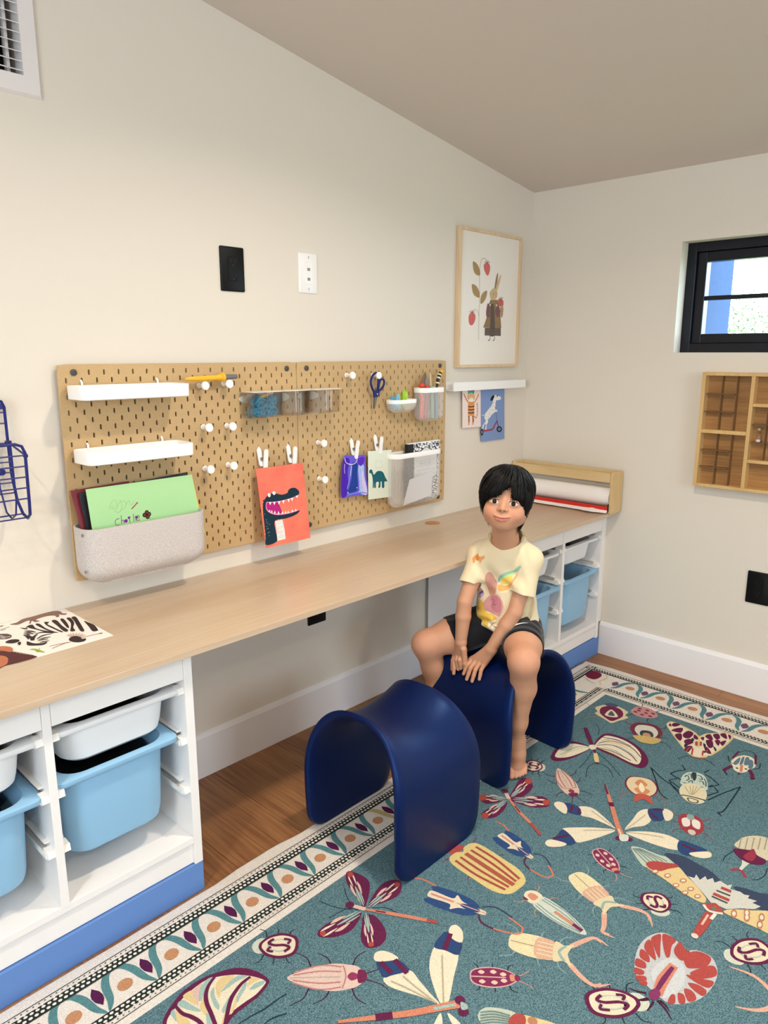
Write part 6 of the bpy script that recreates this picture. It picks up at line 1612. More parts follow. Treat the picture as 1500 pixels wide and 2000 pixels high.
def pinkb(h, t, wd, c1, c2):
    beetle('beetle_motif', h, t, wd, [('c', c1, 1, [(0, -.02), (.55, .2), (.95, .5), (.9, .75), (.55, .93), (0, 1), (-.55, .93), (-.9, .75), (-.95, .5), (-.55, .2)]), *[('s', c2, 2, [(x * .4, .06), (x * .95, .4), (x * .8, .68)], .0035) for x in (-.9, -.45, .45, .9)], ('s', '#b9b0a0', 2, [(0, .02), (0, .7)], .003), ('c', c1, 3, [(-.75, .70), (.75, .70), (.6, .92), (-.6, .92)]), ('s', c2, 4, [(-.8, .70), (0, .74), (.8, .70)], .003), ('c', '#9c2f5c', 4, [(0, .76), (.3, .82), (0, .92), (-.3, .82)]), ('c', '#7d1f52', 4, [(-.45, .9), (.45, .9), (.3, 1.0), (-.3, 1.0)])], ('#4a2140', [(.28, .9, .05), (.55, .8, .35), (.82, .9, 1.0)]), '#4a2140')
pinkb((-1.975, -.932), (-2.092, -.815), .036, '#dbb9ad', '#c0807c'); pinkb((-1.083, -.925), (-.985, -.812), .030, '#d8b7a2', '#b3706c')
beetle('beetle_motif', (-1.512, -.815), (-1.527, -1.022), .058, [('c', '#d9c06e', 1, [(0, 0), (.6, .03), (.95, .2), (1, .5), (1, .8), (.8, .93), (.3, .95), (0, .9), (-.3, .95), (-.8, .93), (-1, .8), (-1, .5), (-.95, .2), (-.6, .03)]), *[('s', '#b04a3c', 2, [(x, .85), (x * 1.02, .5), (x * .7, .1)], .0075) for x in (-.7, -.36, .36, .7)], ('s', '#b8543c', 3, [(0, .85), (0, .5), (0, .08)], .013), ('c', '#b8433c', 0, [(.3, .95), (.1, 1.06), (-.4, 1.06), (-.5, .94)])], ('#8c1f56', [(.55, .25, .5), (.93, .2, .97)]))
flat('beetle_motif', [])if False else None
for h, t in (((-1.408, -.985), (-1.385, -.865)), ((-1.652, -1.012), (-1.694, -.868))):
    beetle('beetle_motif', h, t, .034, [('c', '#2b4f86', 1, [(0, .9), (.75, .75), (1, .35), (.8, .0), (0, .1), (-.8, 0), (-1, .35), (-.75, .75)]), ('c', CRE, 2, [(0, .0), (.35, .05), (.3, .4), (.75, .45), (.3, .6), (.2, .95), (0, 1), (-.2, .95), (-.3, .6), (-.75, .45), (-.3, .4), (-.35, .05)]), ('s', '#d98a72', 3, [(0, .05), (0, .45)], .006), ('c', '#2b4f86', 3, [(0, .55), (.28, .7), (.2, .85), (0, .9), (-.2, .85), (-.28, .7)]), ('s', '#d99a86', 4, [(0, .5), (0, 1)], .003), ('s', '#5b2f50', 1, [(.3, .9), (.9, 1.0), (1.1, 1.25)], .005), ('s', '#d9744e', 1, [(1.05, 1.2), (.8, 1.55), (.1, 1.6), (-.4, 1.35)], .0045), ('s', '#d9744e', 1, [(-.9, .05), (-1.1, -.2), (-.9, -.4)], .0045), ('s', '#3a4468', 1, [(-.5, .9), (-.9, 1.1), (-.5, 1.4)], .004)])
def stag(h, t, tips):
    wd = .032; beetle('stag_beetle_motif', h, t, wd, [('c', '#dfcf9e', 1, [(0, 0), (.7, .05), (1, .3), (.95, .6), (.5, .68), (-.5, .68), (-.95, .6), (-1, .3), (-.7, .05)]), ('s', '#b3a274', 2, [(0, .03), (0, .6)], .003), ('c', '#dba98a', 2, [(-.8, .45), (.8, .45), (.85, .72), (0, .78), (-.85, .72)]), *[('s', '#dfcf9e', 3, [(x, .47), (x, .72)], .003) for x in (-.5, -.15, .2, .55)], ('c', '#d8c79c', 3, [(-.85, .74), (.85, .74), (.7, .9), (1.0, 1.04), (0, .96), (-1.0, 1.04), (-.7, .9)]), ('s', '#8fb0a8', 4, [(-.7, .92), (0, .82), (.7, .92)], .006)], ('#7fa3a4', [(.15, .55, -.1), (.5, .6, .55), (.8, .7, 1.0)]))
    H, Tt = np.array(h), np.array(t); v = (H - Tt) / np.linalg.norm(H - Tt); u = np.array([v[1], -v[0]]); L = np.linalg.norm(H - Tt)
    for s, tip in zip((-1, 1), tips):
        tip = np.array(tip); b = H + u * s * wd * .8; m1 = b + v * L * .22 + u * s * wd * .9; m2 = b * .35 + tip * .65 + u * s * wd * .75
        flat('pincer', [(stroke([tuple(b), tuple(m1), tuple(m2), tuple(tip)], [.013, .011, .008, .002]), pile('#dfa68c'), 2), ([tuple(m2 - u * s * .004), tuple(m2 + v * .012 - u * s * .012), tuple(m2 + v * .010)], pile('#dfa68c'), 2)])
stag((-1.431, -1.222), (-1.384, -1.092), ((-1.418, -1.315), (-1.51, -1.267))) if False else stag((-1.431, -1.222), (-1.384, -1.092), ((-1.418, -1.315), (-1.51, -1.267)))
stag((-1.623, -1.219), (-1.681, -1.096), ((-1.542, -1.268), (-1.633, -1.319)))
for P in ([(-1.413, -1.484), (-1.402, -1.53), (-1.417, -1.569), (-1.44, -1.59)], [(-1.508, -1.529), (-1.49, -1.56), (-1.467, -1.579), (-1.445, -1.585)]): flat('pincer', [(stroke(P, [.002, .008, .011, .013]), pile('#dfa68c'), 2)])
beetle('cicada_motif', (-1.525, -1.040), (-1.545, -1.212), .030, [('c', '#c3cdc0', 1, [(0, -.02), (.45, .1), (.8, .4), (.8, .7), (.5, .8), (-.5, .8), (-.8, .7), (-.8, .4), (-.45, .1)]), *[('s', '#7f9a94', 2, [(x * .3, .05), (x, .4), (x * .8, .75)], .0028) for x in (-.7, -.4, .4, .7)], ('s', '#cf8a62', 3, [(.05, .5), (.05, .2)], .009), ('s', '#7d1f52', 3, [(.05, .2), (.05, .05)], .009), ('c', '#dcd0b0', 3, [(-.6, .78), (.6, .78), (.65, .93), (0, 1), (-.65, .93)]), ('c', '#d98a6a', 4, [(-.3, .82), (.3, .82), (.25, .93), (-.25, .93)]), ('c', '#7d1f52', 4, [(-.7, .88), (-.55, .88), (-.55, .96), (-.7, .94)])], ('#b58a6a', [(.7, .5, .6), (.9, .5, 1.0)]))
beetle('beetle_motif', (-.590, -.795), (-.455, -.728), .058, [('c', '#d9c79c', 1, [(0, 0), (.5, .1), (1.0, .3), (.85, .5), (1.0, .62), (.4, .85), (0, 1), (-.4, .85), (-1.0, .62), (-.85, .5), (-1, .3), (-.5, .1)]), ('c', '#7a2448', 2, [(0, .1), (.6, .25), (.7, .55), (.35, .78), (0, .9), (-.35, .78), (-.7, .55), (-.6, .25)]), ('c', CRE, 3, [(0, .3), (.4, .62), (0, .7), (-.4, .62)]), ('c', '#54616e', 4, [(0, .38), (.2, .6), (0, .64), (-.2, .6)]), ('c', '#4f5478', 2, [(-.4, .02), (0, -.06), (.4, .02), (.3, .12), (-.3, .12)])], ('#a5805e', [(.3, .6, .1), (.75, .6, 1.0)]))
beetle('beetle_motif', (-.432, -.895), (-.432, -.802), .044, [('c', '#c98a8a', 1, eg(1)), *[('c', '#8a2a4a', 2, [(x + a * .14, y + b * .09) for a, b in ((1, 0), (0, 1), (-1, 0), (0, -1))]) for x, y in ((-.4, .2), (0, .25), (.4, .2), (-.5, .5), (0, .55), (.5, .5), (-.3, .78), (.3, .78))]], (LEG, [(.2, .5, .0), (.8, .5, 1.0)]))
beetle('beetle_motif', (-.640, -.952), (-.505, -.885), .054, [('c', '#8a2440', 1, eg(1, 0, .85)), ('c', '#33504e', 2, eg(.78, .08, .8)), ('c', '#d3c9bc', 3, eg(.72, .12, .76)), ('c', '#33504e', 4, eg(.42, .38, .78)), ('c', '#cf8a5e', 5, eg(.25, .5, .8)), ('c', '#cfae5c', 6, [(-.85, .72), (0, .66), (.85, .72), (.5, .95), (0, 1.0), (-.5, .95)])], (LEG, [(.2, .3, .0), (.6, .35, .6), (.8, .4, 1.1)]))
beetle('beetle_motif', (-.957, -1.082), (-.850, -1.024), .046, [('c', '#7a2440', 1, eg(1.06, -.03, .9)), ('c', '#dfc69a', 2, eg(.95, .0, .88)), ('c', '#d98a52', 3, [(0, .1), (.4, .3), (.2, .45), (.5, .6), (0, .8), (-.5, .6), (-.2, .45), (-.4, .3)]), ('c', '#ecdcb4', 4, [(0, .25), (.2, .5), (0, .7), (-.2, .5)]), ('c', '#c8503c', 4, [(-.4, .8), (.4, .8), (.55, 1.15), (.1, 1.0), (-.1, 1.0), (-.55, 1.15)])], ('#b5553f', [(.7, .5, 1.1), (.4, .35, .4)]))
beetle('beetle_motif', (-1.022, -1.252), (-.932, -1.212), .034, [('c', '#a8333f', 1, eg(1)), ('c', '#e0d6cc', 2, [(-.7, .3), (-.15, .2), (-.1, .55), (-.6, .65)]), ('c', '#e0d6cc', 2, [(.7, .3), (.15, .2), (.1, .55), (.6, .65)]), ('c', '#8aa79f', 3, eg(.3, .0, .3)), ('c', '#c9bdae', 3, eg(.3, .75, 1.0))], ('#8a3a4a', [(.2, .5, .0), (.5, .6, .5), (.8, .5, 1.05)]))
# ---------------------------------------------------------------- saddle stools
M_navy2 = mat('navy moulded plastic', (.0012, .0062, .052), .42, .75, bump=.06, bscale=900)
_b = M_navy2.node_tree.nodes['Principled BSDF']; _b.inputs['Specular Tint'].default_value = (.22, .42, 1.0, 1)
def stool(label, cx, cy, yaw):
    t = thing('saddle_stool', label, 'stool', (cx, cy, .0125)); t.rotation_euler.z = yaw
    A0, B0, ZL, ZC, DIP, TH = .169, .178, .185, .398, .040, .020        # half length along the seat, half width, straight leg height, crest
    prof = []
    for h in (0, .003, .008, .016, .028, .044, .064, .10, .145): prof.append((-1, h, None))
    N = 34
    for i in range(N + 1):
        a = pi - pi * i / N; prof.append((cos(a), None, sin(a)))
    for h in (.145, .10, .064, .044, .028, .016, .008, .003, 0): prof.append((1, h, None))
    def P(k, v, inset):
        c, h, s = prof[k]; R = .052
        if h is not None:
            b = c * B0; z = h; half = A0 - .006 + .006 * min(h / .15, 1); e = 0
            if h < R: half -= R - sqrt(R * R - (R - h) ** 2)
            b *= .985 + .015 * min(h / .1, 1)
            nb, nz = (1 if c > 0 else -1), 0
        else:
            ex = .82
            b = B0 * (abs(c) ** ex) * (1 if c > 0 else -1 if c < 0 else 0); crest = ZC - DIP * (1 - v * v); z = ZL + (crest - ZL) * (abs(s) ** .86)
            half = A0 - .038 * (s ** 1.6); nb, nz = c / B0, s / (crest - ZL); l = math.hypot(nb, nz); nb, nz = nb / l, nz / l
        return Vector((v * half, b - nb * inset, z - nz * inset))
    nv = 15; rings = []
    for k in range(len(prof)):
        ring = []
        vs = [-1 + 2 * i / (nv - 1) for i in range(nv)]
        rad = TH / 2
        for v in vs: ring.append(P(k, v * .955, 0))
        for a in (.25, .5, .75):                                        # rounded rim
            v = .955 + .045 * sin(pi * a); ring.append(P(k, v, rad * (1 - cos(pi * a))))
        for v in vs[::-1]: ring.append(P(k, v * .955, TH))
        for a in (.25, .5, .75):
            v = .955 + .045 * sin(pi * a); ring.append(P(k, -v, rad * (1 + cos(pi * a))))
        rings.append(ring)
    me_mb = MB().loft(rings)
    o = me_mb.build('shell', M_navy2, None, smooth='all'); o.parent = t
    return t
stool('empty navy blue saddle stool standing in front', -1.574, -.634, 0)
stool('navy blue saddle stool the child sits astride', -1.030, -.618, pi / 2 - .06)
# ---------------------------------------------------------------- the child
def V3(*a): return np.array(a, float)
class Field:                                     # signed distance field on a lattice, filled one shape at a time
    def __init__(s, lo, hi, h):
        s.lo = np.array(lo); s.h = h; s.n = np.ceil((np.array(hi) - s.lo) / h).astype(int) + 1
        s.F = np.full(s.n, 1.0, np.float32); s.ax = [(s.lo[i] + h * np.arange(s.n[i])).astype(np.float32) for i in range(3)]
    def block(s, lo, hi):
        a = np.clip(np.floor((np.array(lo) - s.lo) / s.h).astype(int), 0, s.n); b = np.clip(np.ceil((np.array(hi) - s.lo) / s.h).astype(int) + 1, 0, s.n)
        sl = tuple(slice(int(a[i]), int(b[i])) for i in range(3))
        X = s.ax[0][sl[0]][:, None, None]; Y = s.ax[1][sl[1]][None, :, None]; Z = s.ax[2][sl[2]][None, None, :]
        return sl, X, Y, Z
    def op(s, sl, d, k, mode):
        F = s.F[sl]
        if F.size == 0: return
        d = d.astype(np.float32)
        if mode == 'add':
            if k: h = np.maximum(k - np.abs(F - d), 0) / k; R = np.minimum(F, d) - h * h * (k / 4)
            else: R = np.minimum(F, d)
        else:
            d = -d
            if k: h = np.maximum(k - np.abs(F - d), 0) / k; R = np.maximum(F, d) + h * h * (k / 4)
            else: R = np.maximum(F, d)
        s.F[sl] = R
    def cone(s, a, b, r1, r2, k=.01, mode='add'):
        a, b = np.array(a, float), np.array(b, float); m = max(r1, r2) + k + 3 * s.h
        sl, X, Y, Z = s.block(np.minimum(a, b) - m, np.maximum(a, b) + m); ab = b - a; L2 = max(ab @ ab, 1e-12)
        t = np.clip(((X - a[0]) * ab[0] + (Y - a[1]) * ab[1] + (Z - a[2]) * ab[2]) / L2, 0, 1)
        d = np.sqrt((X - a[0] - t * ab[0]) ** 2 + (Y - a[1] - t * ab[1]) ** 2 + (Z - a[2] - t * ab[2]) ** 2) - (r1 + (r2 - r1) * t)
        s.op(sl, d, k, mode)
    def chain(s, P, R, k=.01, mode='add'):
        for i in range(len(P) - 1): s.cone(P[i], P[i + 1], R[i], R[i + 1], k, mode)
    def ell(s, c, r, M=None, k=.01, mode='add'):
        c = np.array(c, float); r = np.array(r, float); m = max(r) + k + 3 * s.h; sl, X, Y, Z = s.block(c - m, c + m)
        M = np.eye(3) if M is None else M
        q = [(X - c[0]) * M[0, i] + (Y - c[1]) * M[1, i] + (Z - c[2]) * M[2, i] for i in range(3)]
        k0 = np.sqrt(sum((q[i] / r[i]) ** 2 for i in range(3))); k1 = np.sqrt(sum((q[i] / r[i] ** 2) ** 2 for i in range(3))) + 1e-9
        s.op(sl, k0 * (k0 - 1) / k1, k, mode)
    def cut(s, p, n, lo, hi):                    # keep the side where (x-p).n < 0, inside the box only
        sl, X, Y, Z = s.block(lo, hi); p = np.array(p); n = np.array(n) / np.linalg.norm(n)
        s.F[sl] = np.maximum(s.F[sl], ((X - p[0]) * n[0] + (Y - p[1]) * n[1] + (Z - p[2]) * n[2]).astype(np.float32))
    def mesh(s):
        F = s.F; I = F < 0; c = np.zeros(np.array(F.shape) - 1, np.uint8); N = c.shape
        for dx in (0, 1):
            for dy in (0, 1):
                for dz in (0, 1): c += I[dx:dx + N[0], dy:dy + N[1], dz:dz + N[2]]
        act = np.flatnonzero((c > 0) & (c < 8)); del c
        i, j, k = np.unravel_index(act, N); cor = {}
        for dx in (0, 1):
            for dy in (0, 1):
                for dz in (0, 1): cor[dx, dy, dz] = F[i + dx, j + dy, k + dz]
        S = np.zeros((len(act), 3)); W_ = np.zeros(len(act))
        for a in cor:
            for axq in range(3):
                if a[axq] == 0:
                    b = list(a); b[axq] = 1; b = tuple(b); fa, fb = cor[a], cor[b]; m = (fa < 0) != (fb < 0)
                    t = np.where(m, fa / np.where(m, fa - fb, 1), 0); p = np.tile(np.array(a, float), (len(act), 1)); p[:, axq] = t
                    S[m] += p[m]; W_[m] += 1
        P = s.lo + s.h * (np.stack([i, j, k], 1) + S / W_[:, None]); quads = []
        st = (N[1] * N[2], N[2], 1)
        for axq in range(3):
            sa = [slice(None)] * 3; sb = [slice(None)] * 3; sa[axq] = slice(0, -1); sb[axq] = slice(1, None)
            A = I[tuple(sa)]; E_ = np.argwhere(A != I[tuple(sb)]); u, v = (axq + 1) % 3, (axq + 2) % 3
            E_ = E_[(E_[:, u] > 0) & (E_[:, v] > 0) & (E_[:, u] < N[u]) & (E_[:, v] < N[v])]
            ins = A[E_[:, 0], E_[:, 1], E_[:, 2]]; f = E_[:, 0] * st[0] + E_[:, 1] * st[1] + E_[:, 2]
            q = np.stack([np.searchsorted(act, f - st[u] - st[v]), np.searchsorted(act, f - st[v]), np.searchsorted(act, f), np.searchsorted(act, f - st[u])], 1)
            q[~ins] = q[~ins][:, ::-1]; quads.append(q)
        return P, np.concatenate(quads)
def np_mesh(name, P, Q, m, parent, org, col=None):
    me = bpy.data.meshes.new(name); me.vertices.add(len(P)); me.vertices.foreach_set('co', (P - np.array(org)).astype(np.float32).ravel())
    me.loops.add(Q.size); me.loops.foreach_set('vertex_index', Q.astype(np.int32).ravel()); me.polygons.add(len(Q))
    me.polygons.foreach_set('loop_start', np.arange(0, Q.size, 4, dtype=np.int32)); me.update(calc_edges=True); me.validate()
    me.polygons.foreach_set('use_smooth', [True] * len(me.polygons)); me.materials.append(m)
    if col is not None:
        a = me.color_attributes.new('tint', 'FLOAT_COLOR', 'POINT'); a.data.foreach_set('color', np.concatenate([col, np.ones((len(col), 1))], 1).astype(np.float32).ravel())
    o = bpy.data.objects.new(name, me); COL.objects.link(o)
    if parent: o.parent = parent
    return o
ORG = (-1.025, -.607, .37)
fL = V3(-.93, -.36, 0); fL /= np.linalg.norm(fL); lL = V3(-fL[1], fL[0], 0) * 1.0            # facing and the child's left
lL = V3(.36, -.93, 0); lL /= np.linalg.norm(lL); MT = np.stack([lL, fL, V3(0, 0, 1)], 1)
pel = V3(-1.025, -.607, .455); neck = V3(-1.033, -.620, .742)
shR, shL = V3(-1.076, -.553, .694), V3(-1.022, -.697, .693)
elR, wrR = V3(-1.158, -.553, .556), V3(-1.170, -.551, .425); elL, wrL = V3(-1.080, -.688, .536), V3(-1.131, -.637, .415)
hipR, hipL = V3(-1.050, -.550, .450), V3(-1.000, -.665, .450); knR, knL = V3(-1.206, -.439, .398), V3(-1.164, -.779, .428)
anR, anL = V3(-1.140, -.455, .130), V3(-1.100, -.722, .125)
# head frame: x to the child's left, y up, z out of the face
E0 = V3(-1.1190, -.6655, .8828)
cz = V3(-2.90182, -1.86919, 1.31384) - E0; cz /= np.linalg.norm(cz)
yw = radians(-7); cz = V3(cz[0] * cos(yw) - cz[1] * sin(yw), cz[0] * sin(yw) + cz[1] * cos(yw), cz[2] - .02); cz /= np.linalg.norm(cz)
cx = np.cross(V3(0, 0, 1), cz); cx /= np.linalg.norm(cx); cy = np.cross(cz, cx); ro = radians(-5)
cx, cy = cx * cos(ro) + cy * sin(ro), cy * cos(ro) - cx * sin(ro)
HM = np.stack([cx, cy, cz], 1)
def H(x, y, z): return E0 + HM @ V3(x, y, z)
def HS(P): return (P - E0) @ HM
B = Field((-1.30, -.88, .010), (-.90, -.34, 1.01), .0016)
# torso under the clothes
B.ell(pel + V3(0, 0, .0), (.082, .07, .066), MT, .02); B.ell(V3(-1.030, -.612, .58), (.074, .055, .12), MT, .03); B.cone(shR, shL, .034, .034, .03)
# neck and head
B.cone(V3(-1.028, -.614, .70), H(0, -.062, -.048), .044, .038, .03)
B.ell(H(-.003, .032, -.047), (.067, .074, .082), HM, .01)
B.ell(H(0, -.019, -.012), (.0570, .061, .054), HM, .02)
for s in (-1, 1):
    B.ell(H(s * .0315, -.031, .014), (.0265, .026, .026), HM, .02)
    B.cone(H(s * .047, -.042, -.025), H(s * .012, -.061, .017), .016, .0165, .02)
B.ell(H(0, -.0655, .0215), (.020, .0125, .017), HM, .016)
B.ell(H(0, -.0445, .026), (.028, .022, .0225), HM, .012)
for s in (-1, 1): B.ell(H(s * .0275, .0005, .054), (.0165, .0100, .010), HM, .018, 'sub')
for s in (-1, 1): B.ell(H(s * .0276, 0, .0305), (.0164, .0134, .0152), HM, .009)
for s in (-1, 1): B.ell(H(s * .0276, .0002, .0455), (.0156, .0063, .0120), HM, .0015, 'sub')
B.chain([H(0, .002, .0365), H(0, -.009, .0425), H(0, -.0185, .0510)], [.0046, .0046, .0069], .016)
for s in (-1, 1):
    B.ell(H(s * .0104, -.0208, .0440), (.0057, .0050, .0060), HM, .006)
    B.ell(H(s * .0064, -.0248, .0530), (.0030, .0023, .0046), HM, .0015, 'sub')
lipz = lambda x: .0520 - 12.0 * x * x
ly = lambda x: -.0475 + 11 * x * x
up = [H(x, ly(x) + .0028 - (.0012 if abs(x) < .003 else 0), lipz(x) - .0022) for x in (-.024, -.014, -.006, 0, .006, .014, .024)]
lo = [H(x, ly(x) - .0040 + 5 * x * x, lipz(x) - .0028) for x in (-.022, -.012, 0, .012, .022)]
B.chain(up, [.0012, .0020, .0027, .0025, .0027, .0020, .0012], .004); B.chain(lo, [.0012, .0030, .0040, .0030, .0012], .004)
gro = [H(x, ly(x), lipz(x) + .0016) for x in (-.0275, -.018, -.009, 0, .009, .018, .0275)]
B.chain(gro, [.0016, .0024, .0028, .0030, .0028, .0024, .0016], .001, 'sub')
for s in (-1, 1): B.ell(H(s * .066, -.012, -.030), (.007, .019, .012), HM, .006)
# legs and feet
for hp, kn, an in ((hipR, knR, anR), (hipL, knL, anL)):
    th = hp + (kn - hp) * .55; cf = kn + (an - kn) * .33 + V3(.012, 0, 0)
    B.chain([hp, th, kn], [.060, .055, .0445], .02); B.chain([kn, cf, an + (kn - an) * .25, an], [.0425, .0375, .0285, .0245], .02)
def foot(an, toe, side, spread):
    d = toe - an; heel = an + V3(.022, .018, -.030)
    for q_ in (-.012, .014): B.chain([an, an + d * .5 + side * q_ * .4, toe + side * q_], [.0235, .0185, .0120], .014)
    B.cone(an, heel, .024, .021, .02); B.chain([an, an + d * .55 + V3(-.002, -.002, .004), toe], [.0245, .0225, .0155], .016); B.cone(heel, toe + side * -.004, .020, .0165, .018)
    for i, (o_, L_, r) in enumerate(spread):
        q = toe + side * o_; B.chain([q, q + V3(-.009, -.007, -.0095) * L_, q + V3(-.014, -.011, -.0175) * L_], [r + .001, r, r * .9], .0022)
sL = V3(.69, -.72, 0)
foot(anL, V3(-1.1060, -.7350, .0470), sL, [(-.0190, 1.40, .0098), (-.0050, 1.40, .0074), (.0065, 1.28, .0069), (.0165, 1.12, .0064), (.0255, .95, .0059)])
foot(anR, V3(-1.150, -.468, .050), sL, [(.0190, 1.40, .0098), (.0050, 1.40, .0074), (-.0065, 1.28, .0069), (-.0165, 1.12, .0064), (-.0255, .95, .0059)])
# arms
for sh, el, wr in ((shR, elR, wrR), (shL, elL, wrL)):
    m1 = sh + (el - sh) * .55; m2 = el + (wr - el) * .35
    B.chain([sh, m1, el, m2, wr], [.029, .0255, .0230, .0240, .0178], .005)
# hands: palm, four fingers and a thumb each
def hand(wr, mcp, pip, tip, thumb, fr, nrm):
    c = sum(mcp) / 4
    for i, m in enumerate(mcp): B.cone(wr + (m - c) * .35 + nrm * -.001, m, .0150 - .001 * abs(i - 1.5), .0086, .006)
    for m, p, t, r in zip(mcp, pip, tip, fr): B.chain([m, p, p + (t - p) * .5, t], [r + .0012, r + .0004, r, r * .84], .0018)
    B.chain(thumb, [.0115, .0086, .0076, .0060], .004)
nL = V3(-.75, 0, .66)
mcpL = [V3(-1.1475, -.5820, .3690), V3(-1.1485, -.5970, .3715), V3(-1.1465, -.6115, .3705), V3(-1.1425, -.6250, .3655)]
tipL = [V3(-1.1795, -.5725, .3285), V3(-1.1855, -.5895, .3180), V3(-1.1840, -.6090, .3170), V3(-1.1750, -.6300, .3270)]
pipL = [(a + b) / 2 + nL * .0065 + V3(0, 0, .002) for a, b in zip(mcpL, tipL)]
hand(wrL, mcpL, pipL, tipL, [wrL + V3(-.006, .020, -.016), V3(-1.1440, -.5780, .3700), V3(-1.1590, -.5655, .3550), V3(-1.1655, -.5635, .3440)], [.0066, .0068, .0066, .0060], nL)
mcpR = [V3(-1.1700, -.5530, .3800), V3(-1.1690, -.5410, .3800), V3(-1.1650, -.5300, .3775), V3(-1.1590, -.5200, .3730)]
tipR = [V3(-1.1745, -.5570, .3400), V3(-1.1760, -.5480, .3355), V3(-1.1865, -.5385, .3215), V3(-1.1800, -.5265, .3290)]
pipR = [(a + b) / 2 + nL * k + V3(0, 0, .002) for a, b, k in zip(mcpR, tipR, (.011, .010, .006, .005))]
hand(wrR, mcpR, pipR, tipR, [wrR + V3(-.004, -.014, -.018), V3(-1.1715, -.5680, .3800), V3(-1.1720, -.5710, .3600), V3(-1.1680, -.5685, .3440)], [.0066, .0068, .0066, .0060], nL)
P, Q = B.mesh(); del B
hp = HS(P); skin = np.array(lin('#c69273')); colr = np.tile(skin, (len(P), 1))
def mixc(w, c): global colr; w = np.clip(w, 0, 1)[:, None]; colr = colr * (1 - w) + np.array(lin(c)) * w
for s in (-1, 1): mixc(.30 * np.exp(-((hp[:, 0] - s * .036) ** 2 + (hp[:, 1] + .032) ** 2) / .018 ** 2) * (hp[:, 2] > 0), '#d98670')
lx = hp[:, 0]; lyv = -.0475 + 11 * lx ** 2; upm = (hp[:, 1] - lyv) / .0046; lom = (lyv - hp[:, 1]) / .0066; taper = np.clip(1 - (np.abs(lx) / .0262) ** 3, 0.02, 1)
mm = np.where(hp[:, 1] > lyv, upm, lom) / taper; mixc(np.clip((1.05 - mm) * 5, 0, .92) * (hp[:, 2] > .03) * (np.abs(lx) < .0262), '#b66a5e')
mixc(.75 * np.exp(-((hp[:, 1] - lyv) / .0011) ** 2) * (hp[:, 2] > .03) * np.clip((.0275 - np.abs(lx)) / .004, 0, 1), '#6b2f2c')
for s in (-1, 1): mixc(.8 * np.exp(-((hp[:, 0] - s * .0064) ** 2 + (hp[:, 1] + .0248) ** 2) / .0026 ** 2) * (hp[:, 2] > .04), '#5a2f24')
for kn in (knR, knL): mixc(.28 * np.exp(-((P - kn) ** 2).sum(1) / .05 ** 2), '#d58a76')
for tp in tipL + tipR: mixc(.55 * np.exp(-((P - (tp + nL * .006 + V3(0, 0, -.003))) ** 2).sum(1) / .0042 ** 2), '#e3a79a')
for an in (anL,): mixc(.25 * np.exp(-((P - (an + V3(0, 0, -.08))) ** 2).sum(1) / .04 ** 2), '#dc9684')
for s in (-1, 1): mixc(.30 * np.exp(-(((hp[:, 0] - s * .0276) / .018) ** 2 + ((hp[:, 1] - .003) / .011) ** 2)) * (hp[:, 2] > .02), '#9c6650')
M_skin = mat('skin', '#c69273', .5, .35, attr='tint', sss=.12)
child = np_mesh('person', P, Q, M_skin, None, ORG, colr); child.location = ORG; _loc[child.name] = Vector(ORG)
tag(child, 'small child with short black hair in a cream dinosaur tee, sitting astride a stool', 'person')
# eyes, lashes, brows
M_scl = mat('eye white', '#e4dcd6', .3, .4); M_iris = mat('iris', '#150a07', .15, .4); M_lash = mat('lash', '#0c0808', .6)
for s in (-1, 1):
    c = V3(s * .0276, -.0002, .0306); g_ = V3(.03, .02, 1); g_ /= np.linalg.norm(g_); rings = []; mb = MB(); r = .0139
    a1 = np.cross(g_, V3(0, 1, 0)); a1 /= np.linalg.norm(a1); a2 = np.cross(g_, a1)
    th_ = [.02, .24, .47, .50, .58, .8, 1.1, 1.4, 1.8]; n = 24
    for q in th_: rings.append([H(*(c + r * (g_ * cos(q) + (a1 * cos(2 * pi * j / n) + a2 * sin(2 * pi * j / n)) * sin(q)))) for j in range(n)])
    mb.mat(1).loft(rings[:4], True, False); mb.mat(0).loft(rings[3:], False, True)
    mb.build('eye', [M_scl, M_iris], child, smooth='all')
    up_ = [H(s * .0276 + x, .0060 * sqrt(max(0, 1 - (x / .0158) ** 2)) + .0008 - .0004 * s * x / .0138, .0306 + sqrt(max(.0146 ** 2 - x * x * .75 - .000025, 1e-6)) + .0008) for x in np.linspace(-.0148, .0148, 11)]
    MB().tube(up_, [.0004, .0007, .0009, .001, .0011, .0011, .0011, .001, .0009, .0007, .0004], 6).build('eyelashes', M_lash, child, smooth=True)
    lo_ = [H(s * .0276 + x, -.0060 * sqrt(max(0, 1 - (x / .0158) ** 2)), .0306 + sqrt(max(.0146 ** 2 - x * x * .75 - .00003, 1e-6)) + .0003) for x in np.linspace(-.0140, .0140, 9)]
    MB().tube(lo_, .00035, 5).build('lower_lashes', mat('lower lash', '#5a3a2e', .7), child, smooth=True)
    br = [H(s * (.015 + .026 * q), .0165 + .0030 * sin(pi * q), .0445 - .014 * q * q) for q in np.linspace(0, 1, 8)]
    MB().tube(br, [.0006, .0010, .0012, .0012, .0011, .0009, .0006, .0002], 6, flat=.6).build('eyebrow', mat('brow', '#4a3026', .8), child, smooth=True)
0 and MB().tube([H(x, -.0507 + 10 * x * x, .0502 - 12 * x * x) for x in np.linspace(-.009, .009, 7)], .0013, 6).build('teeth', mat('teeth', '#efe6dc', .3), child, smooth=True)
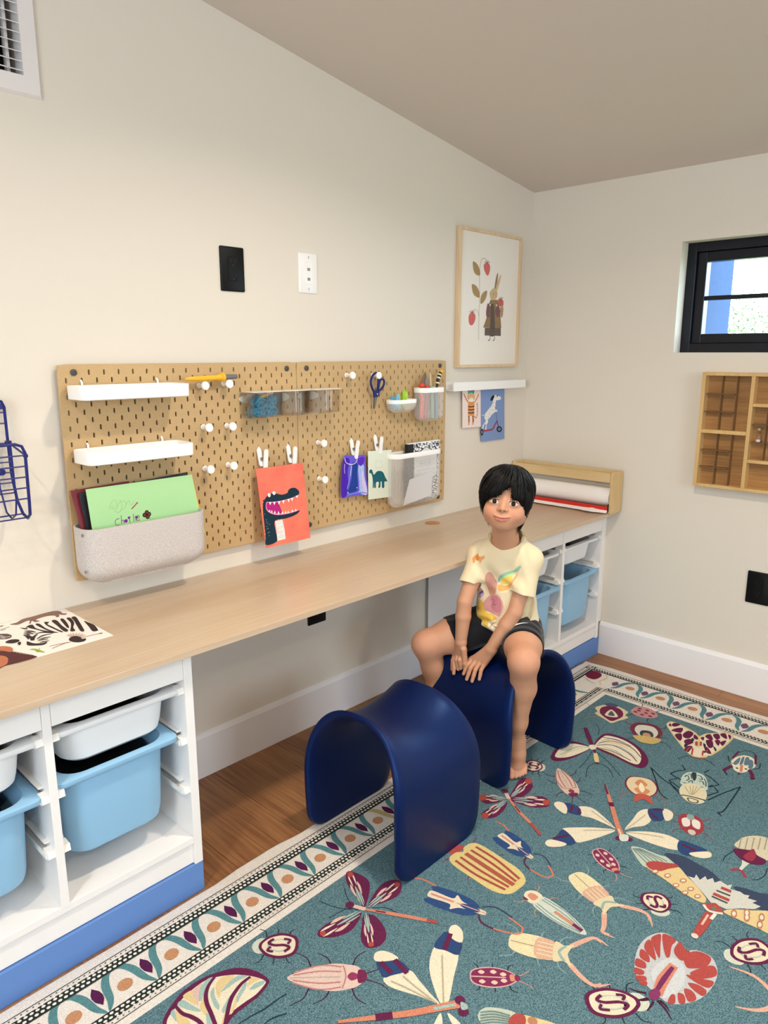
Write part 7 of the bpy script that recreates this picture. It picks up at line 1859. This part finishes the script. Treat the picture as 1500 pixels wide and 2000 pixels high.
# hair: a cap under many locks combed from the crown
M_hair = mat('black hair', '#080607', .48, .22, noise=.4, nscale=90)
HF = Field(np.min([H(a, b, c) for a in (-.12, .12) for b in (-.12, .15) for c in (-.16, .08)], 0), np.max([H(a, b, c) for a in (-.12, .12) for b in (-.12, .15) for c in (-.16, .08)], 0), .002)
HF.ell(H(-.0045, .034, -.042), (.0735, .0780, .0855), HM, .01); HF.ell(H(0, -.015, -.085), (.066, .062, .050), HM, .02)
for s in (-1, 1): HF.ell(H(s * .055 - .003, -.002, -.032), (.015, .040 if s < 0 else .050, .032), HM, .015)
HF.ell(H(.0, -.022, .050), (.0590, .0600, .060), HM, .006, 'sub'); HF.ell(H(.016, .030, .052), (.016, .026, .03), HM, .006, 'sub')
Ph, Qh = HF.mesh(); np_mesh('hair', Ph, Qh, M_hair, child, ORG)
rng = random.Random(5); mb = MB()
phk = [-180, -120, -92, -74, -58, -44, -26, -9, 4, 13, 22, 36, 50, 62, 76, 100, 140, 180]; yk = [-.088, -.074, -.050, -.036, -.016, .000, .008, .022, .043, .046, .014, .004, -.014, -.046, -.062, -.086, -.090, -.088]
HC = V3(-.005, .032, -.040); HR = V3(.0790, .0815, .0895)
for i in range(1150):
    f1 = rng.uniform(-180, 180) if i % 3 else rng.uniform(-75, 75); ye = np.interp(f1, phk, yk) + rng.uniform(-.010, .007)
    lift = rng.uniform(-.015, .045) + (rng.uniform(0, .06) if rng.random() < .22 else 0); flick = rng.uniform(-.01, .02) + (rng.uniform(.02, .07) if rng.random() < .18 else 0); th1 = math.acos(max(-.999, min(.999, (ye - HC[1]) / (HR[1] * 1.0)))); beyond = 0
    if ye < HC[1] - HR[1] * .12: beyond = (HC[1] - HR[1] * .12) - ye; th1 = math.acos(-.12)
    fs = 16 if -95 < f1 < 9 else 30 if 9 <= f1 < 95 else f1
    f0 = fs + (f1 - fs) * rng.uniform(.15, .75); t0 = rng.uniform(.03, .75); pts_ = []; n = 9
    for k in range(n):
        t = k / (n - 1); th = t0 + (th1 - t0) * t; ph = radians(f0 + (f1 - f0) * t ** 1.2); rf = 1 + lift * sin(pi * min(t, 1)) + flick * t ** 4
        pts_.append(HC + V3(HR[0] * sin(th) * sin(ph), HR[1] * cos(th), HR[2] * sin(th) * cos(ph)) * rf)
    if beyond > 0:
        e = pts_[-1]; out_ = V3(sin(radians(f1)), 0, cos(radians(f1)))
        for q in (.3, .65, 1): pts_.append(e + V3(0, -beyond * q, 0) - out_ * (.30 * beyond * q ** 1.5) + out_ * rng.uniform(-.003, .005) * q)
    w_ = rng.uniform(.0017, .0036); m_ = len(pts_)
    mb.tube([H(*p) for p in pts_], [w_ * (.35 + .65 * sin(pi * min(.5, .15 + k / m_))) * (1 if k < m_ - 4 else max(.05, (m_ - 1 - k) / 4)) for k in range(m_)], 5, flat=.5)
for (xa, ya, za), (xb, yb, zb), (xc, yc, zc) in (((.022, .070, .038), (.028, .035, .056), (.030, .006, .058)), ((.024, .070, .036), (.033, .030, .054), (.037, .010, .052)), ((.010, .072, .040), (-.006, .040, .056), (-.022, .020, .056)), ((.014, .070, .040), (.004, .048, .055), (-.010, .028, .058)), ((.02, .07, .038), (.027, .045, .053), (.024, .022, .060))):
    P_ = cr([(xa, ya, za), (xb, yb, zb), (xc, yc, zc)], 4, False); mb.tube([H(*p) for p in P_], list(np.linspace(.0022, .0004, len(P_))), 5, flat=.6)
o = mb.build('hair_locks', M_hair, child, smooth='all', recalc=False); o['kind'] = 'stuff'
# tee shirt
SF = Field((-1.22, -.80, .42), (-.93, -.48, .78), .0015)
SF.ell(V3(-1.034, -.614, .630), (.0890, .0640, .095), MT, .02); SF.ell(V3(-1.028, -.622, .535), (.0950, .0740, .095), MT, .03); SF.ell(V3(-1.021, -.620, .482), (.1010, .0830, .055), MT, .03)
SF.cone(shR + V3(.006, -.002, .002), shL + V3(-.004, .004, .002), .034, .034, .035); SF.cone(V3(-1.026, -.613, .690), V3(-1.030, -.617, .745), .062, .052, .035)
for q_ in (shR, shL): SF.cone(V3(-1.030, -.617, .716), q_ + V3(0, 0, .002), .046, .033, .03)
sl_ = []
for sh, el in ((shR, elR), (shL, elL)):
    e = sh + (el - sh) * .64; d = (el - sh) / np.linalg.norm(el - sh); sl_.append((e, d)); SF.cone(sh, sh + (el - sh) * .95 + (lL * .010 if el is elL else -lL * .004), .0330, .0430 if el is elL else .0370, .025)
for e, d in sl_: SF.cut(e, d, e - .075 - np.maximum(-d, 0) * .02, e + .085 - .0 * d) if False else None
X, Y, Z = np.meshgrid(*SF.ax, indexing='ij', sparse=True)
for e, d in sl_:                                  # sleeve ends: flat hem, hollow inside
    lat = (e - V3(-1.03, -.612, 0)) @ lL
    side = np.sign(lat) * ((X + 1.03) * lL[0] + (Y + .612) * lL[1]) - .062
    pl = (X - e[0]) * d[0] + (Y - e[1]) * d[1] + (Z - e[2]) * d[2]
    r2 = np.sqrt((X - e[0] - pl * d[0]) ** 2 + (Y - e[1] - pl * d[1]) ** 2 + (Z - e[2] - pl * d[2]) ** 2)
    reg = (r2 < .060) & (pl > -.001) & (pl < .12)
    body = np.minimum(((X + 1.032) * lL[0] + (Y + .612) * lL[1]) * np.sign(lat) - .080, 0) < -.004
    tors = np.sqrt((((X + 1.032) * lL[0] + (Y + .612) * lL[1]) / .088) ** 2 + (((X + 1.032) * fL[0] + (Y + .612) * fL[1]) / .073) ** 2) < 1.0
    SF.F = np.where(reg & ~tors, np.maximum(SF.F, pl), SF.F).astype(np.float32)
    SF.F = np.where((r2 < .0305) & (pl > -.022) & ~tors, np.maximum(SF.F, np.minimum(.0315 - r2, pl + .022) ), SF.F).astype(np.float32)
hem = .458 + .010 * np.sin(((X + 1.03) * lL[0] + (Y + .61) * lL[1]) * 30) - .030 * np.exp(-((((X + 1.03) * lL[0] + (Y + .61) * lL[1]) + .018) / .030) ** 2) * ((((X + 1.03) * fL[0] + (Y + .61) * fL[1])) > 0)
SF.F = np.maximum(SF.F, (hem - Z)).astype(np.float32)
u_ = (X + 1.03) * lL[0] + (Y + .61) * lL[1]; v_ = (X + 1.03) * fL[0] + (Y + .61) * fL[1]
fold = .0032 * np.sin(Z * 190 + u_ * 60 + 2.2 * np.sin(u_ * 55)) * np.clip((.535 - Z) / .05, 0, 1) + .0030 * np.sin((u_ * 70 + (Z - .6) * 55) + 1.5 * np.sin(Z * 40)) * np.clip((Z - .50) / .05, 0, 1) * np.clip((.70 - Z) / .04, 0, 1) + .0016 * np.sin((np.abs(u_) - .0) * 160 + Z * 90) * np.clip((np.abs(u_) - .05) / .03, 0, 1)
fold = fold * np.clip((.098 - np.abs(u_)) / .03, .12, 1)
SF.F = (SF.F + fold).astype(np.float32); del fold
ax_ = H(0, -.062, -.048) - V3(-1.028, -.614, .70); ax_ /= np.linalg.norm(ax_); nb = V3(-1.031, -.617, .735)
SF.cone(nb - ax_ * .06 + fL * .004, nb + ax_ * .09 + fL * .004, .0460, .055, .004, 'sub')
Ps, Qs = SF.mesh(); del SF, X, Y, Z, hem, u_, v_
tee = np.array(lin('#e3d2ae')); tc_ = np.tile(tee, (len(Ps), 1)); uv = np.stack([(Ps - V3(-1.11, -.65, .6)) @ lL, Ps[:, 2] - .6], 1); front = ((Ps - V3(-1.032, -.612, 0)) @ fL) > -.005
def inpoly(poly, q):
    x, y = q[:, 0], q[:, 1]; r = np.zeros(len(q), bool); n = len(poly)
    for i in range(n):
        (x1, y1), (x2, y2) = poly[i - 1], poly[i]
        c = ((y1 > y) != (y2 > y)) & (x < (x2 - x1) * (y - y1) / (y2 - y1 + 1e-12) + x1); r ^= c
    return r
rows = ART['shirt'].split('\n'); cols = rows[0].split('|')
for r in rows[1:]:
    head, L, w, Pp = r.split(':'); pp = [tuple(float(v) * 1e-4 for v in q.split(',')) for q in Pp.split(' ')]; W_ = [float(v) * 1e-4 for v in w.split('/')] if w else 0
    poly = cr(pp, 4) if head[0] == 'c' else pp if head[0] == 'p' else stroke(pp, W_ if len(W_) > 1 else W_[0], 4)
    m = inpoly(poly, uv) & front; tc_[m] = tc_[m] * .12 + np.array(lin(cols[int(head[1:])])) * .88
M_tee = mat('tee cotton', '#e3d2ae', .9, .15, attr='tint', bump=.05, bscale=900, sheen=.1)
shirt = np_mesh('shirt', Ps, Qs, M_tee, child, ORG, tc_); shirt['label'] = 'cream tee with a watercolour dinosaur print'
from mathutils.bvhtree import BVHTree
bv = BVHTree.FromPolygons([tuple(p) for p in Ps], [tuple(q) for q in Qs.tolist()])
ringp = []
for k in range(40):
    a = 2 * pi * k / 40; d_ = lL * cos(a) + fL * sin(a); p0 = nb + fL * .004 + d_ * .0530 + V3(0, 0, .1)
    hit = bv.ray_cast(Vector(p0), Vector((0, 0, -1)))
    if hit[0]: ringp.append(hit[0] + Vector((0, 0, .0002)))
ringp = ringp + ringp[:1]
MB().tube(ringp, .0062, 8, False, .7).build('collar', mat('collar rib', '#d9c69c', .9, .15), child, smooth='all')
# shorts
TF = Field((-1.22, -.82, .34), (-.92, -.42, .56), .0019)
TF.ell(pel + V3(.002, .001, .004), (.0900, .0800, .072), MT, .02); cuts = []
for hp_, kn in ((hipR, knR), (hipL, knL)):
    d = (kn - hp_) / np.linalg.norm(kn - hp_); TF.cone(hp_, hp_ + d * .17, .0655, .0625, .02); cuts.append((hp_ + d * (.122 if kn is knL else .116), d))
X, Y, Z = np.meshgrid(*TF.ax, indexing='ij', sparse=True)
for e, d in cuts:
    pl = (X - e[0]) * d[0] + (Y - e[1]) * d[1] + (Z - e[2]) * d[2]; lat = np.sign((e - pel) @ lL); sd = ((X - pel[0]) * lL[0] + (Y - pel[1]) * lL[1]) * lat > .0
    TF.F = np.where(sd, np.maximum(TF.F, pl), TF.F).astype(np.float32)
    r2 = np.sqrt((X - e[0] - pl * d[0]) ** 2 + (Y - e[1] - pl * d[1]) ** 2 + (Z - e[2] - pl * d[2]) ** 2); TF.F = np.where(sd & (pl > -.02), np.maximum(TF.F, np.minimum(.0590 - r2, pl + .02)), TF.F).astype(np.float32)
TF.F = (TF.F + .0016 * np.sin(X * 130 + Y * 90) * np.sin(Z * 80)).astype(np.float32)
Pt, Qt = TF.mesh(); np_mesh('shorts', Pt, Qt, mat('black shorts', '#0d0e14', .8, .2, sheen=.2), child, ORG)['label'] = 'black shorts with a white mark'
bt_ = BVHTree.FromPolygons([tuple(p) for p in Pt], [tuple(q) for q in Qt.tolist()])
A_, B_ = [], []; pa, pb = V3(-1.0945, -.6890, .4850), V3(-1.0605, -.7220, .4920)
for k in range(13):
    t = k / 12; c = pa + (pb - pa) * t; w_ = .0042 * (1 - t) ** .7 * min(1, .3 + 8 * t); c = c + V3(0, 0, -.006 * (t - t * t) * 2)
    hit = bt_.find_nearest(Vector(c)); n_ = hit[1]; d_ = Vector(pb - pa).normalized(); wd = n_.cross(d_).normalized()
    for lst, q_ in ((A_, w_), (B_, -w_)): lst.append(bt_.find_nearest(hit[0] + wd * q_)[0] + n_ * .0014)
MB().add(A_ + B_, [(i, i + 1, 13 + i + 1, 13 + i) for i in range(12)]).build('white_mark', mat('mark white', '#f2f2f2', .6), child, recalc=False)
